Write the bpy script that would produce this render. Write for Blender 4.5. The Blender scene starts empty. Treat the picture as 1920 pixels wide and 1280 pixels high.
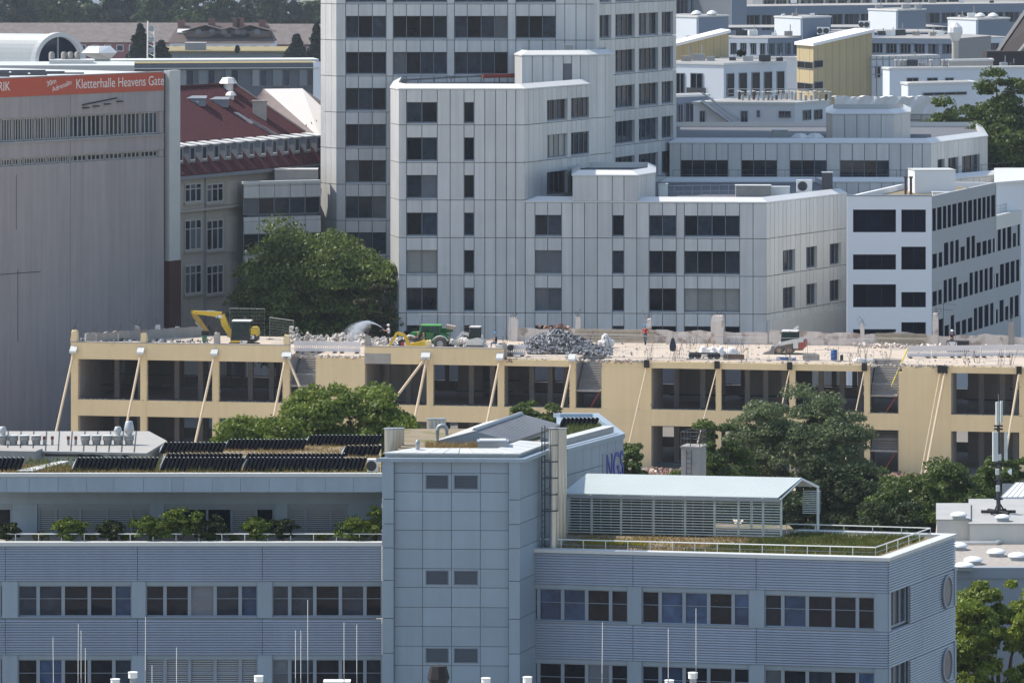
import bpy, bmesh, math, random
import numpy as np
from mathutils import Vector, Matrix
random.seed(7)
R = math.radians
scene = bpy.context.scene
COL = scene.collection
# ------------------------------------------------------------------ camera, sky, sun, exposure
F, YH, HC = 9000.0, -160.0, 48.0        # focal length and horizon row in photo pixels, camera height in metres
cam_d = bpy.data.cameras.new('camera'); cam = bpy.data.objects.new('camera', cam_d); COL.objects.link(cam)
cam.location = (0, 0, HC); cam.rotation_euler = (R(90), 0, 0)
cam_d.sensor_width = 36; cam_d.lens = F/1920*36; cam_d.shift_y = -(640-YH)/1920
cam_d.clip_start = 1; cam_d.clip_end = 9000
scene.camera = cam
SUN_AZ, SUN_EL = 106.0, 52.0             # azimuth measured from the camera side round to the left of the view
sdir = Vector((-math.sin(R(SUN_AZ))*math.cos(R(SUN_EL)), -math.cos(R(SUN_AZ))*math.cos(R(SUN_EL)), math.sin(R(SUN_EL))))
world = bpy.data.worlds.new('World'); scene.world = world; world.use_nodes = True
wn = world.node_tree.nodes; wl = world.node_tree.links
sky = wn.new('ShaderNodeTexSky'); sky.sky_type = 'NISHITA'; sky.sun_disc = False
sky.sun_elevation = R(SUN_EL); sky.sun_rotation = math.atan2(sdir.x, sdir.y)
sky.air_density = 1.3; sky.dust_density = 1.2; sky.ozone_density = 1.0
bg = wn['Background']; bg.inputs['Strength'].default_value = 0.145
wl.new(sky.outputs[0], bg.inputs['Color'])
sun_d = bpy.data.lights.new('sun', 'SUN'); sun_d.energy = 3.9; sun_d.angle = R(0.6); sun_d.color = (1.0, 0.93, 0.82)
sun = bpy.data.objects.new('sun', sun_d); COL.objects.link(sun)
sun.rotation_euler = sdir.to_track_quat('Z', 'Y').to_euler()
vs = scene.view_settings
vs.view_transform = 'Standard'; vs.look = 'None'; vs.gamma = 1; vs.exposure = 0.45; vs.use_curve_mapping = False
scene.render.engine = 'CYCLES'

# ------------------------------------------------------------------ helpers: pixels to places
def P(x, y, d): return Vector(((x-960)*d/F, d, HC-(y-YH)*d/F))
def RP(x, y, z):
    d = F*(HC-z)/(y-YH); return Vector(((x-960)*d/F, d))
def XD(x, d): return Vector(((x-960)*d/F, d))
def ZD(y, d): return HC-(y-YH)*d/F
def lin(h, k=1.0):
    c = [int(h[i:i+2], 16)/255 for i in (0, 2, 4)]
    return tuple(k*(v/12.92 if v <= .04045 else ((v+.055)/1.055)**2.4) for v in c)
# ------------------------------------------------------------------ helpers: materials
MATS = {}
def M(name, col, rough=.75, var=.10, nscale=.5, rnd=.05, metal=0.0, spec=.4, streak=0.0, bump=0.0, bscale=8.0, stripes=None, island=0.0, sep=None):
    if name in MATS: return MATS[name]
    m = bpy.data.materials.new(name); m.use_nodes = True
    nt = m.node_tree; n = nt.nodes; l = nt.links; b = n['Principled BSDF']
    b.inputs['Roughness'].default_value = rough; b.inputs['Metallic'].default_value = metal
    b.inputs['Specular IOR Level'].default_value = spec
    geo = n.new('ShaderNodeNewGeometry')
    noi = n.new('ShaderNodeTexNoise'); noi.inputs['Scale'].default_value = nscale; noi.inputs['Detail'].default_value = 6; noi.inputs['Roughness'].default_value = .62
    l.new(geo.outputs['Position'], noi.inputs['Vector'])
    def math_(op, a, c):
        x = n.new('ShaderNodeMath'); x.operation = op
        for i, v in enumerate((a, c)):
            if isinstance(v, (int, float)): x.inputs[i].default_value = v
            else: l.new(v, x.inputs[i])
        return x.outputs[0]
    f = math_('ADD', math_('MULTIPLY', math_('SUBTRACT', noi.outputs['Fac'], .5), 2.6*var), 1.0)
    if rnd:
        oi = n.new('ShaderNodeObjectInfo')
        f = math_('MULTIPLY', f, math_('ADD', math_('MULTIPLY', math_('SUBTRACT', oi.outputs['Random'], .5), 2*rnd), 1.0))
    if island:
        f = math_('MULTIPLY', f, math_('ADD', math_('MULTIPLY', math_('SUBTRACT', geo.outputs['Random Per Island'], .5), 2*island), 1.0))
    if streak:
        mp = n.new('ShaderNodeMapping'); mp.inputs['Scale'].default_value = (2.2, 2.2, .09)
        l.new(geo.outputs['Position'], mp.inputs['Vector'])
        n2 = n.new('ShaderNodeTexNoise'); n2.inputs['Scale'].default_value = 1.0; n2.inputs['Detail'].default_value = 5
        l.new(mp.outputs[0], n2.inputs['Vector'])
        f = math_('MULTIPLY', f, math_('ADD', math_('MULTIPLY', math_('SUBTRACT', n2.outputs['Fac'], .5), 2.6*streak), 1.0))
    if stripes:                       # (axis, pitch in metres, dark share, factor)
        ax, pitch, share, fac = stripes
        se = n.new('ShaderNodeSeparateXYZ'); l.new(geo.outputs['Position'], se.inputs[0])
        fr = math_('FRACT', math_('DIVIDE', se.outputs[ax], pitch), 0)
        g = math_('LESS_THAN', fr, share)
        f = math_('MULTIPLY', f, math_('ADD', math_('MULTIPLY', g, fac-1), 1.0))
    mx = n.new('ShaderNodeVectorMath'); mx.operation = 'SCALE'; mx.inputs[0].default_value = col[:3]
    l.new(f, mx.inputs['Scale'])
    out = mx.outputs[0]
    if sep:                           # second colour in patches: (colour, scale, threshold)
        c2, sc, th = sep
        n3 = n.new('ShaderNodeTexNoise'); n3.inputs['Scale'].default_value = sc; n3.inputs['Detail'].default_value = 5
        l.new(geo.outputs['Position'], n3.inputs['Vector'])
        mr = n.new('ShaderNodeMapRange'); mr.inputs[1].default_value = th-.05; mr.inputs[2].default_value = th+.05
        l.new(n3.outputs['Fac'], mr.inputs[0])
        mm = n.new('ShaderNodeMix'); mm.data_type = 'RGBA'; mm.inputs[7].default_value = (*c2[:3], 1)
        l.new(mr.outputs[0], mm.inputs[0]); l.new(out, mm.inputs[6]); out = mm.outputs[2]
    l.new(out, b.inputs['Base Color'])
    if bump:
        nb = n.new('ShaderNodeTexNoise'); nb.inputs['Scale'].default_value = bscale; nb.inputs['Detail'].default_value = 4
        l.new(geo.outputs['Position'], nb.inputs['Vector'])
        bp = n.new('ShaderNodeBump'); bp.inputs['Strength'].default_value = bump; bp.inputs['Distance'].default_value = .05
        l.new(nb.outputs['Fac'], bp.inputs['Height']); l.new(bp.outputs[0], b.inputs['Normal'])
    MATS[name] = m; return m
def leafmat(name, c1, c2, trans=.4):
    if name in MATS: return MATS[name]
    m = bpy.data.materials.new(name); m.use_nodes = True
    nt = m.node_tree; n = nt.nodes; l = nt.links; b = n['Principled BSDF']
    geo = n.new('ShaderNodeNewGeometry'); noi = n.new('ShaderNodeTexNoise'); noi.inputs['Scale'].default_value = .55; noi.inputs['Detail'].default_value = 3
    l.new(geo.outputs['Position'], noi.inputs['Vector'])
    ad = n.new('ShaderNodeMath'); ad.operation = 'MULTIPLY_ADD'; ad.inputs[1].default_value = .55; l.new(geo.outputs['Random Per Island'], ad.inputs[0])
    sb = n.new('ShaderNodeMath'); sb.operation = 'MULTIPLY_ADD'; sb.inputs[1].default_value = 1.5; sb.inputs[2].default_value = -.52
    l.new(noi.outputs['Fac'], sb.inputs[0]); l.new(sb.outputs[0], ad.inputs[2])
    mm = n.new('ShaderNodeMix'); mm.data_type = 'RGBA'; mm.clamp_factor = True; mm.inputs[6].default_value = (*c1, 1); mm.inputs[7].default_value = (*c2, 1)
    l.new(ad.outputs[0], mm.inputs[0]); l.new(mm.outputs[2], b.inputs['Base Color'])
    b.inputs['Roughness'].default_value = .5; b.inputs['Specular IOR Level'].default_value = .35
    tr = n.new('ShaderNodeBsdfTranslucent'); l.new(mm.outputs[2], tr.inputs['Color'])
    mix = n.new('ShaderNodeMixShader'); mix.inputs[0].default_value = trans
    out = n['Material Output']; l.new(b.outputs[0], mix.inputs[1]); l.new(tr.outputs[0], mix.inputs[2]); l.new(mix.outputs[0], out.inputs[0])
    MATS[name] = m; return m
def glassmat(name, col, rough=.06, inner=None, pitch=None, spec=.5, wob=.25, amp=1.3):
    """Window glass seen from outside: a dark room, a drawn blind, a painted reflection (inner) or a slatted blind (pitch) behind a glossy wavy pane."""
    if name in MATS: return MATS[name]
    m = bpy.data.materials.new(name); m.use_nodes = True
    nt = m.node_tree; n = nt.nodes; l = nt.links; b = n['Principled BSDF']
    geo = n.new('ShaderNodeNewGeometry'); oi = n.new('ShaderNodeObjectInfo')
    noi = n.new('ShaderNodeTexNoise'); noi.inputs['Scale'].default_value = 1.1; noi.inputs['Detail'].default_value = 4; noi.inputs['Distortion'].default_value = 1.2
    l.new(geo.outputs['Position'], noi.inputs['Vector'])
    k = n.new('ShaderNodeMath'); k.operation = 'MULTIPLY_ADD'; k.inputs[1].default_value = amp; k.inputs[2].default_value = .75-amp*.5
    l.new(noi.outputs['Fac'], k.inputs[0])
    k2 = n.new('ShaderNodeMath'); k2.operation = 'MULTIPLY_ADD'; k2.inputs[1].default_value = .7; k2.inputs[2].default_value = .6
    l.new(oi.outputs['Random'], k2.inputs[0])
    k3 = n.new('ShaderNodeMath'); k3.operation = 'MULTIPLY'; l.new(k.outputs[0], k3.inputs[0]); l.new(k2.outputs[0], k3.inputs[1])
    fac = k3.outputs[0]
    if pitch:
        se = n.new('ShaderNodeSeparateXYZ'); l.new(geo.outputs['Position'], se.inputs[0])
        dv = n.new('ShaderNodeMath'); dv.operation = 'DIVIDE'; dv.inputs[1].default_value = pitch; l.new(se.outputs[2], dv.inputs[0])
        fr = n.new('ShaderNodeMath'); fr.operation = 'FRACT'; l.new(dv.outputs[0], fr.inputs[0])
        lt = n.new('ShaderNodeMath'); lt.operation = 'GREATER_THAN'; lt.inputs[1].default_value = .38; l.new(fr.outputs[0], lt.inputs[0])
        ma = n.new('ShaderNodeMath'); ma.operation = 'MULTIPLY_ADD'; ma.inputs[1].default_value = .88; ma.inputs[2].default_value = .12; l.new(lt.outputs[0], ma.inputs[0])
        fac = ma.outputs[0]
    mx = n.new('ShaderNodeVectorMath'); mx.operation = 'SCALE'; mx.inputs[0].default_value = col; l.new(fac, mx.inputs['Scale'])
    l.new(mx.outputs[0], b.inputs['Base Color'])
    b.inputs['Roughness'].default_value = rough; b.inputs['Specular IOR Level'].default_value = spec
    nb = n.new('ShaderNodeTexNoise'); nb.inputs['Scale'].default_value = .9; nb.inputs['Detail'].default_value = 1
    l.new(geo.outputs['Position'], nb.inputs['Vector'])
    bp = n.new('ShaderNodeBump'); bp.inputs['Strength'].default_value = wob; bp.inputs['Distance'].default_value = .05
    l.new(nb.outputs['Fac'], bp.inputs['Height']); l.new(bp.outputs[0], b.inputs['Normal'])
    MATS[name] = m; return m
# ------------------------------------------------------------------ helpers: meshes
class MB:
    def __init__(s): s.v = []; s.f = []
    def add(s, vs, fs):
        o = len(s.v); s.v += [tuple(v) for v in vs]; s.f += [tuple(i+o for i in f) for f in fs]
    def hexa(s, b, t):          # 4 bottom, 4 top points
        s.add(list(b)+list(t), [(3,2,1,0),(4,5,6,7),(0,1,5,4),(1,2,6,5),(2,3,7,6),(3,0,4,7)])
    def box(s, x0, x1, y0, y1, z0, z1):
        s.hexa([(x0,y0,z0),(x1,y0,z0),(x1,y1,z0),(x0,y1,z0)], [(x0,y0,z1),(x1,y0,z1),(x1,y1,z1),(x0,y1,z1)])
    def obox(s, c, size, rz=0, ry=0, rx=0):
        m = Matrix.Translation(c) @ Matrix.Rotation(rz,4,'Z') @ Matrix.Rotation(ry,4,'Y') @ Matrix.Rotation(rx,4,'X')
        a, b, h = (k/2 for k in size)
        p = [m @ Vector(q) for q in ((-a,-b,-h),(a,-b,-h),(a,b,-h),(-a,b,-h),(-a,-b,h),(a,-b,h),(a,b,h),(-a,b,h))]
        s.hexa(p[:4], p[4:])
    def prism(s, poly, z0, z1):
        n = len(poly); z0 = z0 if hasattr(z0, '__len__') else [z0]*n; z1 = z1 if hasattr(z1, '__len__') else [z1]*n
        s.add([(p[0],p[1],z0[i]) for i, p in enumerate(poly)]+[(p[0],p[1],z1[i]) for i, p in enumerate(poly)],
              [tuple(range(n-1,-1,-1)), tuple(range(n,2*n))]+[(i,(i+1)%n,n+(i+1)%n,n+i) for i in range(n)])
    def side(s, prof, y0, y1):  # profile in x-z, extruded along y
        n = len(prof)
        s.add([(p[0],y0,p[1]) for p in prof]+[(p[0],y1,p[1]) for p in prof],
              [tuple(range(n)), tuple(range(2*n-1,n-1,-1))]+[(i,n+i,n+(i+1)%n,(i+1)%n) for i in range(n)])
    def tube(s, pts, r, n=6, cap=True):
        pts = [Vector(p) for p in pts]; rr = r if hasattr(r, '__len__') else [r]*len(pts); rings = []
        for i, p in enumerate(pts):
            t = (pts[min(i+1,len(pts)-1)]-pts[max(i-1,0)]).normalized()
            a = t.cross(Vector((0,0,1)));  a = Vector((1,0,0)) if a.length < 1e-3 else a.normalized(); b = t.cross(a)
            rings.append([p+rr[i]*(a*math.cos(2*math.pi*k/n)+b*math.sin(2*math.pi*k/n)) for k in range(n)])
        o = len(s.v); s.v += [tuple(q) for rg in rings for q in rg]
        for i in range(len(rings)-1):
            for k in range(n):
                s.f.append((o+i*n+k, o+i*n+(k+1)%n, o+(i+1)*n+(k+1)%n, o+(i+1)*n+k))
        if cap: s.f.append(tuple(o+k for k in range(n-1,-1,-1))); s.f.append(tuple(o+(len(rings)-1)*n+k for k in range(n)))
    def lathe(s, prof, c=(0,0,0), n=16, axis='z'):   # prof: (r, h)
        o = len(s.v)
        for r, h in prof:
            for k in range(n):
                a = 2*math.pi*k/n; q = (r*math.cos(a), r*math.sin(a), h)
                if axis == 'y': q = (q[0], q[2], q[1])
                if axis == 'x': q = (q[2], q[0], q[1])
                s.v.append((q[0]+c[0], q[1]+c[1], q[2]+c[2]))
        m = len(prof)
        for i in range(m-1):
            for k in range(n): s.f.append((o+i*n+k, o+i*n+(k+1)%n, o+(i+1)*n+(k+1)%n, o+(i+1)*n+k))
        s.f.append(tuple(o+k for k in range(n-1,-1,-1))); s.f.append(tuple(o+(m-1)*n+k for k in range(n)))
    def chunk(s, c, r, rnd):    # an irregular lump
        q = [(-1,-1,-1),(1,-1,-1),(1,1,-1),(-1,1,-1),(-1,-1,1),(1,-1,1),(1,1,1),(-1,1,1)]
        rot = Matrix.Rotation(rnd.uniform(0,6.3),3,'Z') @ Matrix.Rotation(rnd.uniform(-1,1),3,'X') @ Matrix.Rotation(rnd.uniform(-1,1),3,'Y')
        sc = Vector((rnd.uniform(.5,1.4), rnd.uniform(.4,1.1), rnd.uniform(.2,.8)))*r
        p = [Vector(c)+rot @ Vector([a*b*rnd.uniform(.6,1.1) for a, b in zip(v, sc)]) for v in q]
        s.hexa(p[:4], p[4:])
    def build(s, name, mat, parent=None, smooth=False, local=False, bevel=0):
        me = bpy.data.meshes.new(name)
        off = Vector((0,0,0)) if (parent is None or local) else root_loc(parent)
        me.from_pydata([(v[0]-off[0], v[1]-off[1], v[2]-off[2]) for v in s.v], [], s.f); me.update()
        bm = bmesh.new(); bm.from_mesh(me); bmesh.ops.recalc_face_normals(bm, faces=bm.faces)
        if bevel: bmesh.ops.bevel(bm, geom=[e for e in bm.edges if len(e.link_faces) == 2 and e.calc_face_angle(0) > .5], offset=bevel, segments=2, affect='EDGES', profile=.6)
        bm.to_mesh(me); bm.free()
        if smooth:
            for p in me.polygons: p.use_smooth = True
            me.set_sharp_from_angle(angle=R(40))
        me.materials.append(mat)
        o = bpy.data.objects.new(name, me); COL.objects.link(o); o.parent = parent
        return o
def root_loc(o):
    v = Vector((0,0,0))
    while o is not None: v += o.location; o = o.parent
    return v
def tag(o, label=None, cat=None, group=None, kind=None):
    if label: o['label'] = label
    if cat: o['category'] = cat
    if group: o['group'] = group
    if kind: o['kind'] = kind
    return o
def thing(name, label, cat, loc=(0,0,0), rz=0, group=None):
    o = bpy.data.objects.new(name, None); COL.objects.link(o); o.empty_display_size = .3
    o.location = loc; o.rotation_euler = (0,0,rz)
    return tag(o, label, cat, group)
UNIT = {}
def unit(mat):
    if mat.name not in UNIT:
        mb = MB(); mb.box(-.5,.5,-.5,.5,-.5,.5)
        me = bpy.data.meshes.new('block_'+mat.name); me.from_pydata(mb.v, [], mb.f); me.materials.append(mat); UNIT[mat.name] = me
    return UNIT[mat.name]
def block(name, mat, parent, c, size, rz=0, ry=0, local=False):
    o = bpy.data.objects.new(name, unit(mat)); COL.objects.link(o); o.parent = parent
    o.location = Vector(c) - (Vector((0,0,0)) if local else root_loc(parent)); o.scale = size; o.rotation_euler = (0,ry,rz)
    return o
def copy_tree(o, parent=None):
    c = o.copy(); COL.objects.link(c); c.parent = parent
    for ch in list(o.children): copy_tree(ch, c)
    return c
def inset(poly, w):
    n = len(poly); out = []; P2 = [Vector((p[0],p[1])) for p in poly]
    for i in range(n):
        a, b, c = P2[i-1], P2[i], P2[(i+1)%n]
        u1 = (b-a).normalized(); u2 = (c-b).normalized()
        n1 = Vector((-u1.y,u1.x)); n2 = Vector((-u2.y,u2.x))
        den = 1+n1.dot(n2)
        out.append(b+(n1+n2)*(w/max(den,.15)))
    return out
class Fac:
    """A vertical wall plane from ground point A to B (left to right as seen from outside)."""
    def __init__(s, A, B):
        s.A = Vector((A[0],A[1])); s.B = Vector((B[0],B[1])); d = s.B-s.A; s.L = d.length; s.u = d/s.L
        s.n = Vector((s.u.y,-s.u.x)); s.rz = math.atan2(s.u.y, s.u.x)
    def px(s, x, y):
        dr = Vector(((x-960)/F, 1.0)); t = s.A.dot(s.n)/dr.dot(s.n); q = dr*t
        return (q-s.A).dot(s.u), HC-(y-YH)/F*t
    def ux(s, x, y=500): return s.px(x, y)[0]
    def pos(s, u, v, w=0):
        q = s.A+s.u*u+s.n*w; return Vector((q.x,q.y,v))
    def box(s, name, mat, parent, u0, u1, v0, v1, w0, w1):
        return block(name, mat, parent, s.pos((u0+u1)/2,(v0+v1)/2,(w0+w1)/2), (abs(u1-u0),abs(w1-w0),abs(v1-v0)), s.rz)
    def add(s, mb, u0, u1, v0, v1, w0, w1):
        mb.hexa([s.pos(u0,v0,w1),s.pos(u1,v0,w1),s.pos(u1,v0,w0),s.pos(u0,v0,w0)], [s.pos(u0,v1,w1),s.pos(u1,v1,w1),s.pos(u1,v1,w0),s.pos(u0,v1,w0)])
    def window(s, parent, us, v0, v1, w, fmat, gl, fw=.06, vs=(), name='window', fd=.08, ew=None, tw=None):
        """us: left edge, mullions, right edge. Frame bars are one mesh, each pane a sub-part."""
        mb = MB(); vv = [v0]+list(vs)+[v1]; ew = ew or fw; tw = tw or fw/3
        s.add(mb, us[0], us[-1], v0, v0+ew, w-.04, w+fd); s.add(mb, us[0], us[-1], v1-ew, v1, w-.04, w+fd)
        for i, u in enumerate(us):
            a, b = (u, u+ew) if i == 0 else ((u-ew, u) if i == len(us)-1 else (u-fw/2, u+fw/2))
            s.add(mb, a, b, v0+ew, v1-ew, w-.04, w+fd-.002)
        for v in vs: s.add(mb, us[0], us[-1], v-tw, v+tw, w-.03, w+fd*.6)
        fr = mb.build(name, fmat, parent)
        for i in range(len(us)-1):
            for j in range(len(vv)-1):
                g = gl(i, j) if callable(gl) else gl
                s.box('pane', g, fr, us[i], us[i+1], vv[j], vv[j+1], w-.03, w)
        return fr
def ring(parent, name, poly, edges, w_out, w_in, z0, zo, zi, mat):
    """Coping or fascia along some edges of a footprint: outer top at zo, inner top at zi."""
    a = inset(poly, -w_out); b = inset(poly, w_in); n = len(poly)
    for i in edges:
        j = (i+1)%n; mb = MB()
        mb.hexa([(*a[i],z0),(*a[j],z0),(*b[j],z0),(*b[i],z0)], [(*a[i],zo),(*a[j],zo),(*b[j],zi),(*b[i],zi)])
        mb.build(name, mat, parent)
def core(parent, name, poly, z0, z1, w, mat):
    mb = MB(); mb.prism(inset(poly, w), z0, z1); return mb.build(name, mat, parent)
def grid(th, fac, cols, vj, pan, fmat, gl, sill=.18, head=.9, t=.38, g=.03, skip=(), sillmat=None, fw=.07, lowest=None):
    """Cladding of panels with windows. cols: (u, 'p'|'w'|'g'); vj: joint heights from below; each storey one row."""
    for k in range(len(vj)-1):
        v0, v1 = vj[k]+g, vj[k+1]-g; i = 0; gi = 0
        while i < len(cols)-1:
            if cols[i][1] == 'p':
                fac.box('panel', pan, th, cols[i][0]+g, cols[i+1][0]-g, v0, v1, -t, 0); i += 1; continue
            us = [cols[i][0]]; i += 1
            while cols[i][1] == 'm': us.append(cols[i][0]); i += 1
            us.append(cols[i][0])
            wt = v0 if (k, gi) in skip else v1-head
            for a, b in zip(us[:-1], us[1:]):
                fac.box('panel', pan, th, a+g, b-g, wt, v1, -t, 0)
            if wt > v0:
                mb = MB(); q = fac.pos
                mb.hexa([q(us[0],v0,-.01),q(us[-1],v0,-.01),q(us[-1],v0,-t),q(us[0],v0,-t)],
                        [q(us[0],v0+.06,-.01),q(us[-1],v0+.06,-.01),q(us[-1],v0+sill,-t),q(us[0],v0+sill,-t)])
                mb.build('window_sill', sillmat or pan, th)
                fac.window(th, us, v0+sill, wt, -t+.02, fmat, gl(k, gi), fw=fw)
            gi += 1
def cols_px(fac, spec, y=500):
    """spec: 'p603 p630 w650 m700 ...' photo columns of the joints."""
    return [(fac.ux(float(c[1:]), y), {'e': None}.get(c[0], c[0])) for c in spec.split()]
def cyl(name, mat, parent, c, r, z0, z1, n=14, local=False, r1=None):
    mb = MB(); mb.lathe([(r, z0), (r if r1 is None else r1, z1)], (c[0], c[1], 0), n); return mb.build(name, mat, parent, smooth=True, local=local)
# ------------------------------------------------------------------ shared materials
m_ground = M('ground_mat', (.20,.185,.165), .95, .25, .05, 0, bump=.3, bscale=2)
m_blue = M('blue_grey_metal', (.27,.335,.40), .5, .09, .4, .06, spec=.5, streak=.09)
m_corr = M('corrugated_metal', (.33,.365,.43), .42, .10, .3, .05, metal=.2, streak=.08)
m_bframe = M('window_frame_grey', (.26,.30,.35), .5, .05, 1, 0)
m_white = M('white_paint', (.78,.78,.76), .6, .06, .7, .03)
m_coping = M('pale_coping', (.54,.55,.54), .5, .07, .6, .05)
m_silver = M('brushed_steel', (.55,.54,.51), .32, .05, .8, .05, metal=.75)
m_dark = M('dark_metal', (.045,.05,.06), .55, .1, 1, .1)
m_black = M('black_rubber', (.018,.018,.02), .8, .1, 2, .1)
m_galv = M('galvanised_metal', (.34,.36,.38), .45, .12, 1.2, .08, metal=.4)
m_conc = M('raw_concrete', (.32,.30,.28), .9, .2, .9, .08, streak=.12, bump=.3)
m_soil = M('roof_soil', (.24,.19,.13), .95, .3, .8, 0, sep=((.16,.15,.06), .9, .55), bump=.4)
m_gravel = M('roof_gravel', (.34,.31,.28), .95, .35, 3.0, 0, bump=.5, bscale=14)
g_dark = glassmat('glass_dark', (.011,.017,.029), spec=.28)
g_mid = glassmat('glass_mid', (.036,.052,.078), spec=.32)
g_blue_refl = glassmat('glass_blue_reflection', (.07,.115,.22), inner=1, spec=.25)  # blue reflection painted into the pane colour
g_pale = glassmat('glass_pale', (.16,.185,.22), amp=.35)
g_room = glassmat('glass_room', (.026,.028,.034), wob=.5, spec=.2)
g_slat = glassmat('glass_slatted_blind', (.33,.36,.40), .35, pitch=.105)
g_cur = glassmat('glass_curtain', (.36,.36,.35), .3, amp=.2)
def rgl(seed, weights):
    rn = random.Random(seed); ms, ws = zip(*weights)
    return lambda i, j=0: rn.choices(ms, ws)[0]
# ------------------------------------------------------------------ ground
mb = MB(); mb.add([(-1500,-600,0),(1500,-600,0),(1500,4200,0),(-1500,4200,0)], [(0,1,2,3)])
tag(mb.build('ground', m_ground), kind='structure')
mb = MB(); mb.prism([XD(-700,325), XD(2900,325), XD(2900,404), XD(1980,404), XD(-300,424), XD(-700,424)], .004, .03)
tag(mb.build('bounce_sheet', M('bounce_ground', (.52,.44,.35), .95, .2, .3, 0)), 'pale ground sheet added to bounce sunlight onto the yellow shell', 'bounce_sheet', None, 'structure')  # pale sheet added to throw warm bounce light onto the yellow shell
# ------------------------------------------------------------------ office building in front: left wing
def corr(fac, th, u0, u1, v0, v1, pitch=.122, dep=.07, w=0):
    mb = MB(); n = max(1, round((v1-v0)/pitch)); p = (v1-v0)/n
    for k in range(n):
        a = v0+k*p
        mb.hexa([fac.pos(u0,a,w+dep),fac.pos(u1,a,w+dep),fac.pos(u1,a,w-.05),fac.pos(u0,a,w-.05)],
                [fac.pos(u0,a+p*.6,w+dep*.45),fac.pos(u1,a+p*.6,w+dep*.45),fac.pos(u1,a+p*.62,w-.05),fac.pos(u0,a+p*.62,w-.05)])
    fac.add(mb, u0, u1, v0, v1, w-.1, w-.055)
    return mb.build('corrugated_panel', m_corr, th)
def colgl(gl):
    memo = {}
    def f(i, j=0):
        if i not in memo: memo[i] = gl(i, 0) if callable(gl) else gl
        return memo[i]
    return f
def office_windows(fac, th, us_px, y0, y1, yref, gl, pillars, rec=-.22):
    v0 = fac.px(yref, y1)[1]; v1 = fac.px(yref, y0)[1]
    for us in us_px:
        u = [fac.ux(x, y0) for x in us]
        head = (v1-v0)*.12
        fac.box('lintel', m_blue, th, u[0], u[-1], v1-head, v1-.01, rec-.05, rec+.16)
        fac.window(th, u, v0, v1-head, rec, m_bframe, colgl(gl), fw=.17, vs=(v0+(v1-v0)*.5,), fd=.1, ew=.06, tw=.012)
        fac.box('window_sill', m_bframe, th, u[0], u[-1], v0-.06, v0-.001, rec-.05, .06)
    for a, b in pillars:
        fac.box('pillar', m_blue, th, fac.ux(a, y0), fac.ux(b, y0), v0-.06, v1, rec-.1, .03)
OFG = [(g_dark, 5), (g_mid, 3), (g_blue_refl, 2.4), (g_room, 1.2), (g_pale, .7)]
ZT = 17.1
WL = [XD(-60,236.5), XD(716,236.5), XD(716,253), XD(306,253), XD(301,243.2), XD(-60,243.2)]
th = thing('office_wing', 'blue grey office wing with ribbed bands and planted roof terrace beside the stair tower', 'building', (*((WL[0]+WL[1])/2), 0))
fl = Fac(WL[0], WL[1])
core(th, 'wall', WL, 0, 16.9, .3, m_bframe)
v = lambda y: fl.px(0, y)[1]
jx = [-60, 10, 258, 492, 716]
for y0, y1 in ((1023, 1088), (1160, 1226), (1300, 1366)):
    for a, b in zip(jx[:-1], jx[1:]): corr(fl, th, fl.ux(a)+.012, fl.ux(b)-.012, v(y1), v(y0))
wins = ([-60,-30,0,4], [33,71,118,167,213,247], [273,309,355,403,450,483], [510,543,590,638,684,716])
pil = ((4,33), (247,273), (483,510))
office_windows(fl, th, wins, 1089, 1156, 0, rgl(3, OFG), pil)
office_windows(fl, th, (wins[0], wins[1], wins[3]), 1227, 1297, 0, rgl(5, OFG), pil)
office_windows(fl, th, (wins[2],), 1227, 1297, 0, g_slat, ())
core(th, 'lower_wall', WL, 0, v(1366), .02, m_blue)
fl.box('coping', m_coping, th, 0, fl.L, v(1023), v(1016), -.45, .1)
# set-back top storey under a deep eaves fascia
WU = [XD(-60,240.5), XD(716,240.5), XD(716,253), XD(306,253), XD(301,243.2), XD(-60,243.2)]
fu = Fac(WU[0], WU[1])
core(th, 'upper_wall', WU, 16.9, 19.4, .3, m_bframe)
vu = lambda y: fu.px(300, y)[1]
uw = ([-60,-20,23], [70,104,150,200,246,281], [308,341,388,434,480,515], [540,573,620,652])
for us, gl in zip(uw, (g_dark, g_slat, rgl(9, [(g_dark,3),(g_mid,2),(g_slat,2)]), g_slat)):
    u = [fu.ux(x) for x in us]
    fu.window(th, u, 16.92, vu(951), -.2, m_bframe, gl, fw=.12)
    fu.box('lintel', m_bframe, th, u[0], u[-1], vu(951)+.002, vu(944), -.25, -.04)
for a, b in ((23,70), (281,308), (515,540), (652,716)):
    fu.box('wall_panel', m_blue, th, fu.ux(a)+.01, fu.ux(b)-.01, 16.91, vu(944), -.29, 0)
fu.box('wall_panel', m_blue, th, 0, fu.L, vu(944)+.005, 19.39, -.29, .01)
WR = [XD(-60,238), XD(717,238), XD(717,253.6), XD(306,253.6), XD(301,243.8), XD(-60,243.8)]
fr = Fac(WR[0], WR[1])
mb = MB(); mb.prism(inset(WR, .06), 19.42, 20.06); mb.build('roof', m_soil, th)
fx = [-60, 12, 55, 109, 162, 214, 269, 322, 345, 398, 451, 505, 557, 610, 663, 717]
for a, b in zip(fx[:-1], fx[1:]):
    fr.box('fascia_panel', m_blue, th, fr.ux(a)+.006, fr.ux(b)-.006, fr.px(300, 922)[1], fr.px(300, 894)[1], -.055, .02)
fr.box('coping', m_coping, th, 0, fr.L, fr.px(300,893.5)[1], fr.px(300, 887)[1], -.3, .06)
# terrace floor
mb = MB(); mb.prism([WL[0]+Vector((0,.46)), WL[1]+Vector((0,.46)), WU[1], WU[0]], 16.9, 16.93); mb.build('terrace_floor', m_gravel, th)
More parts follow.
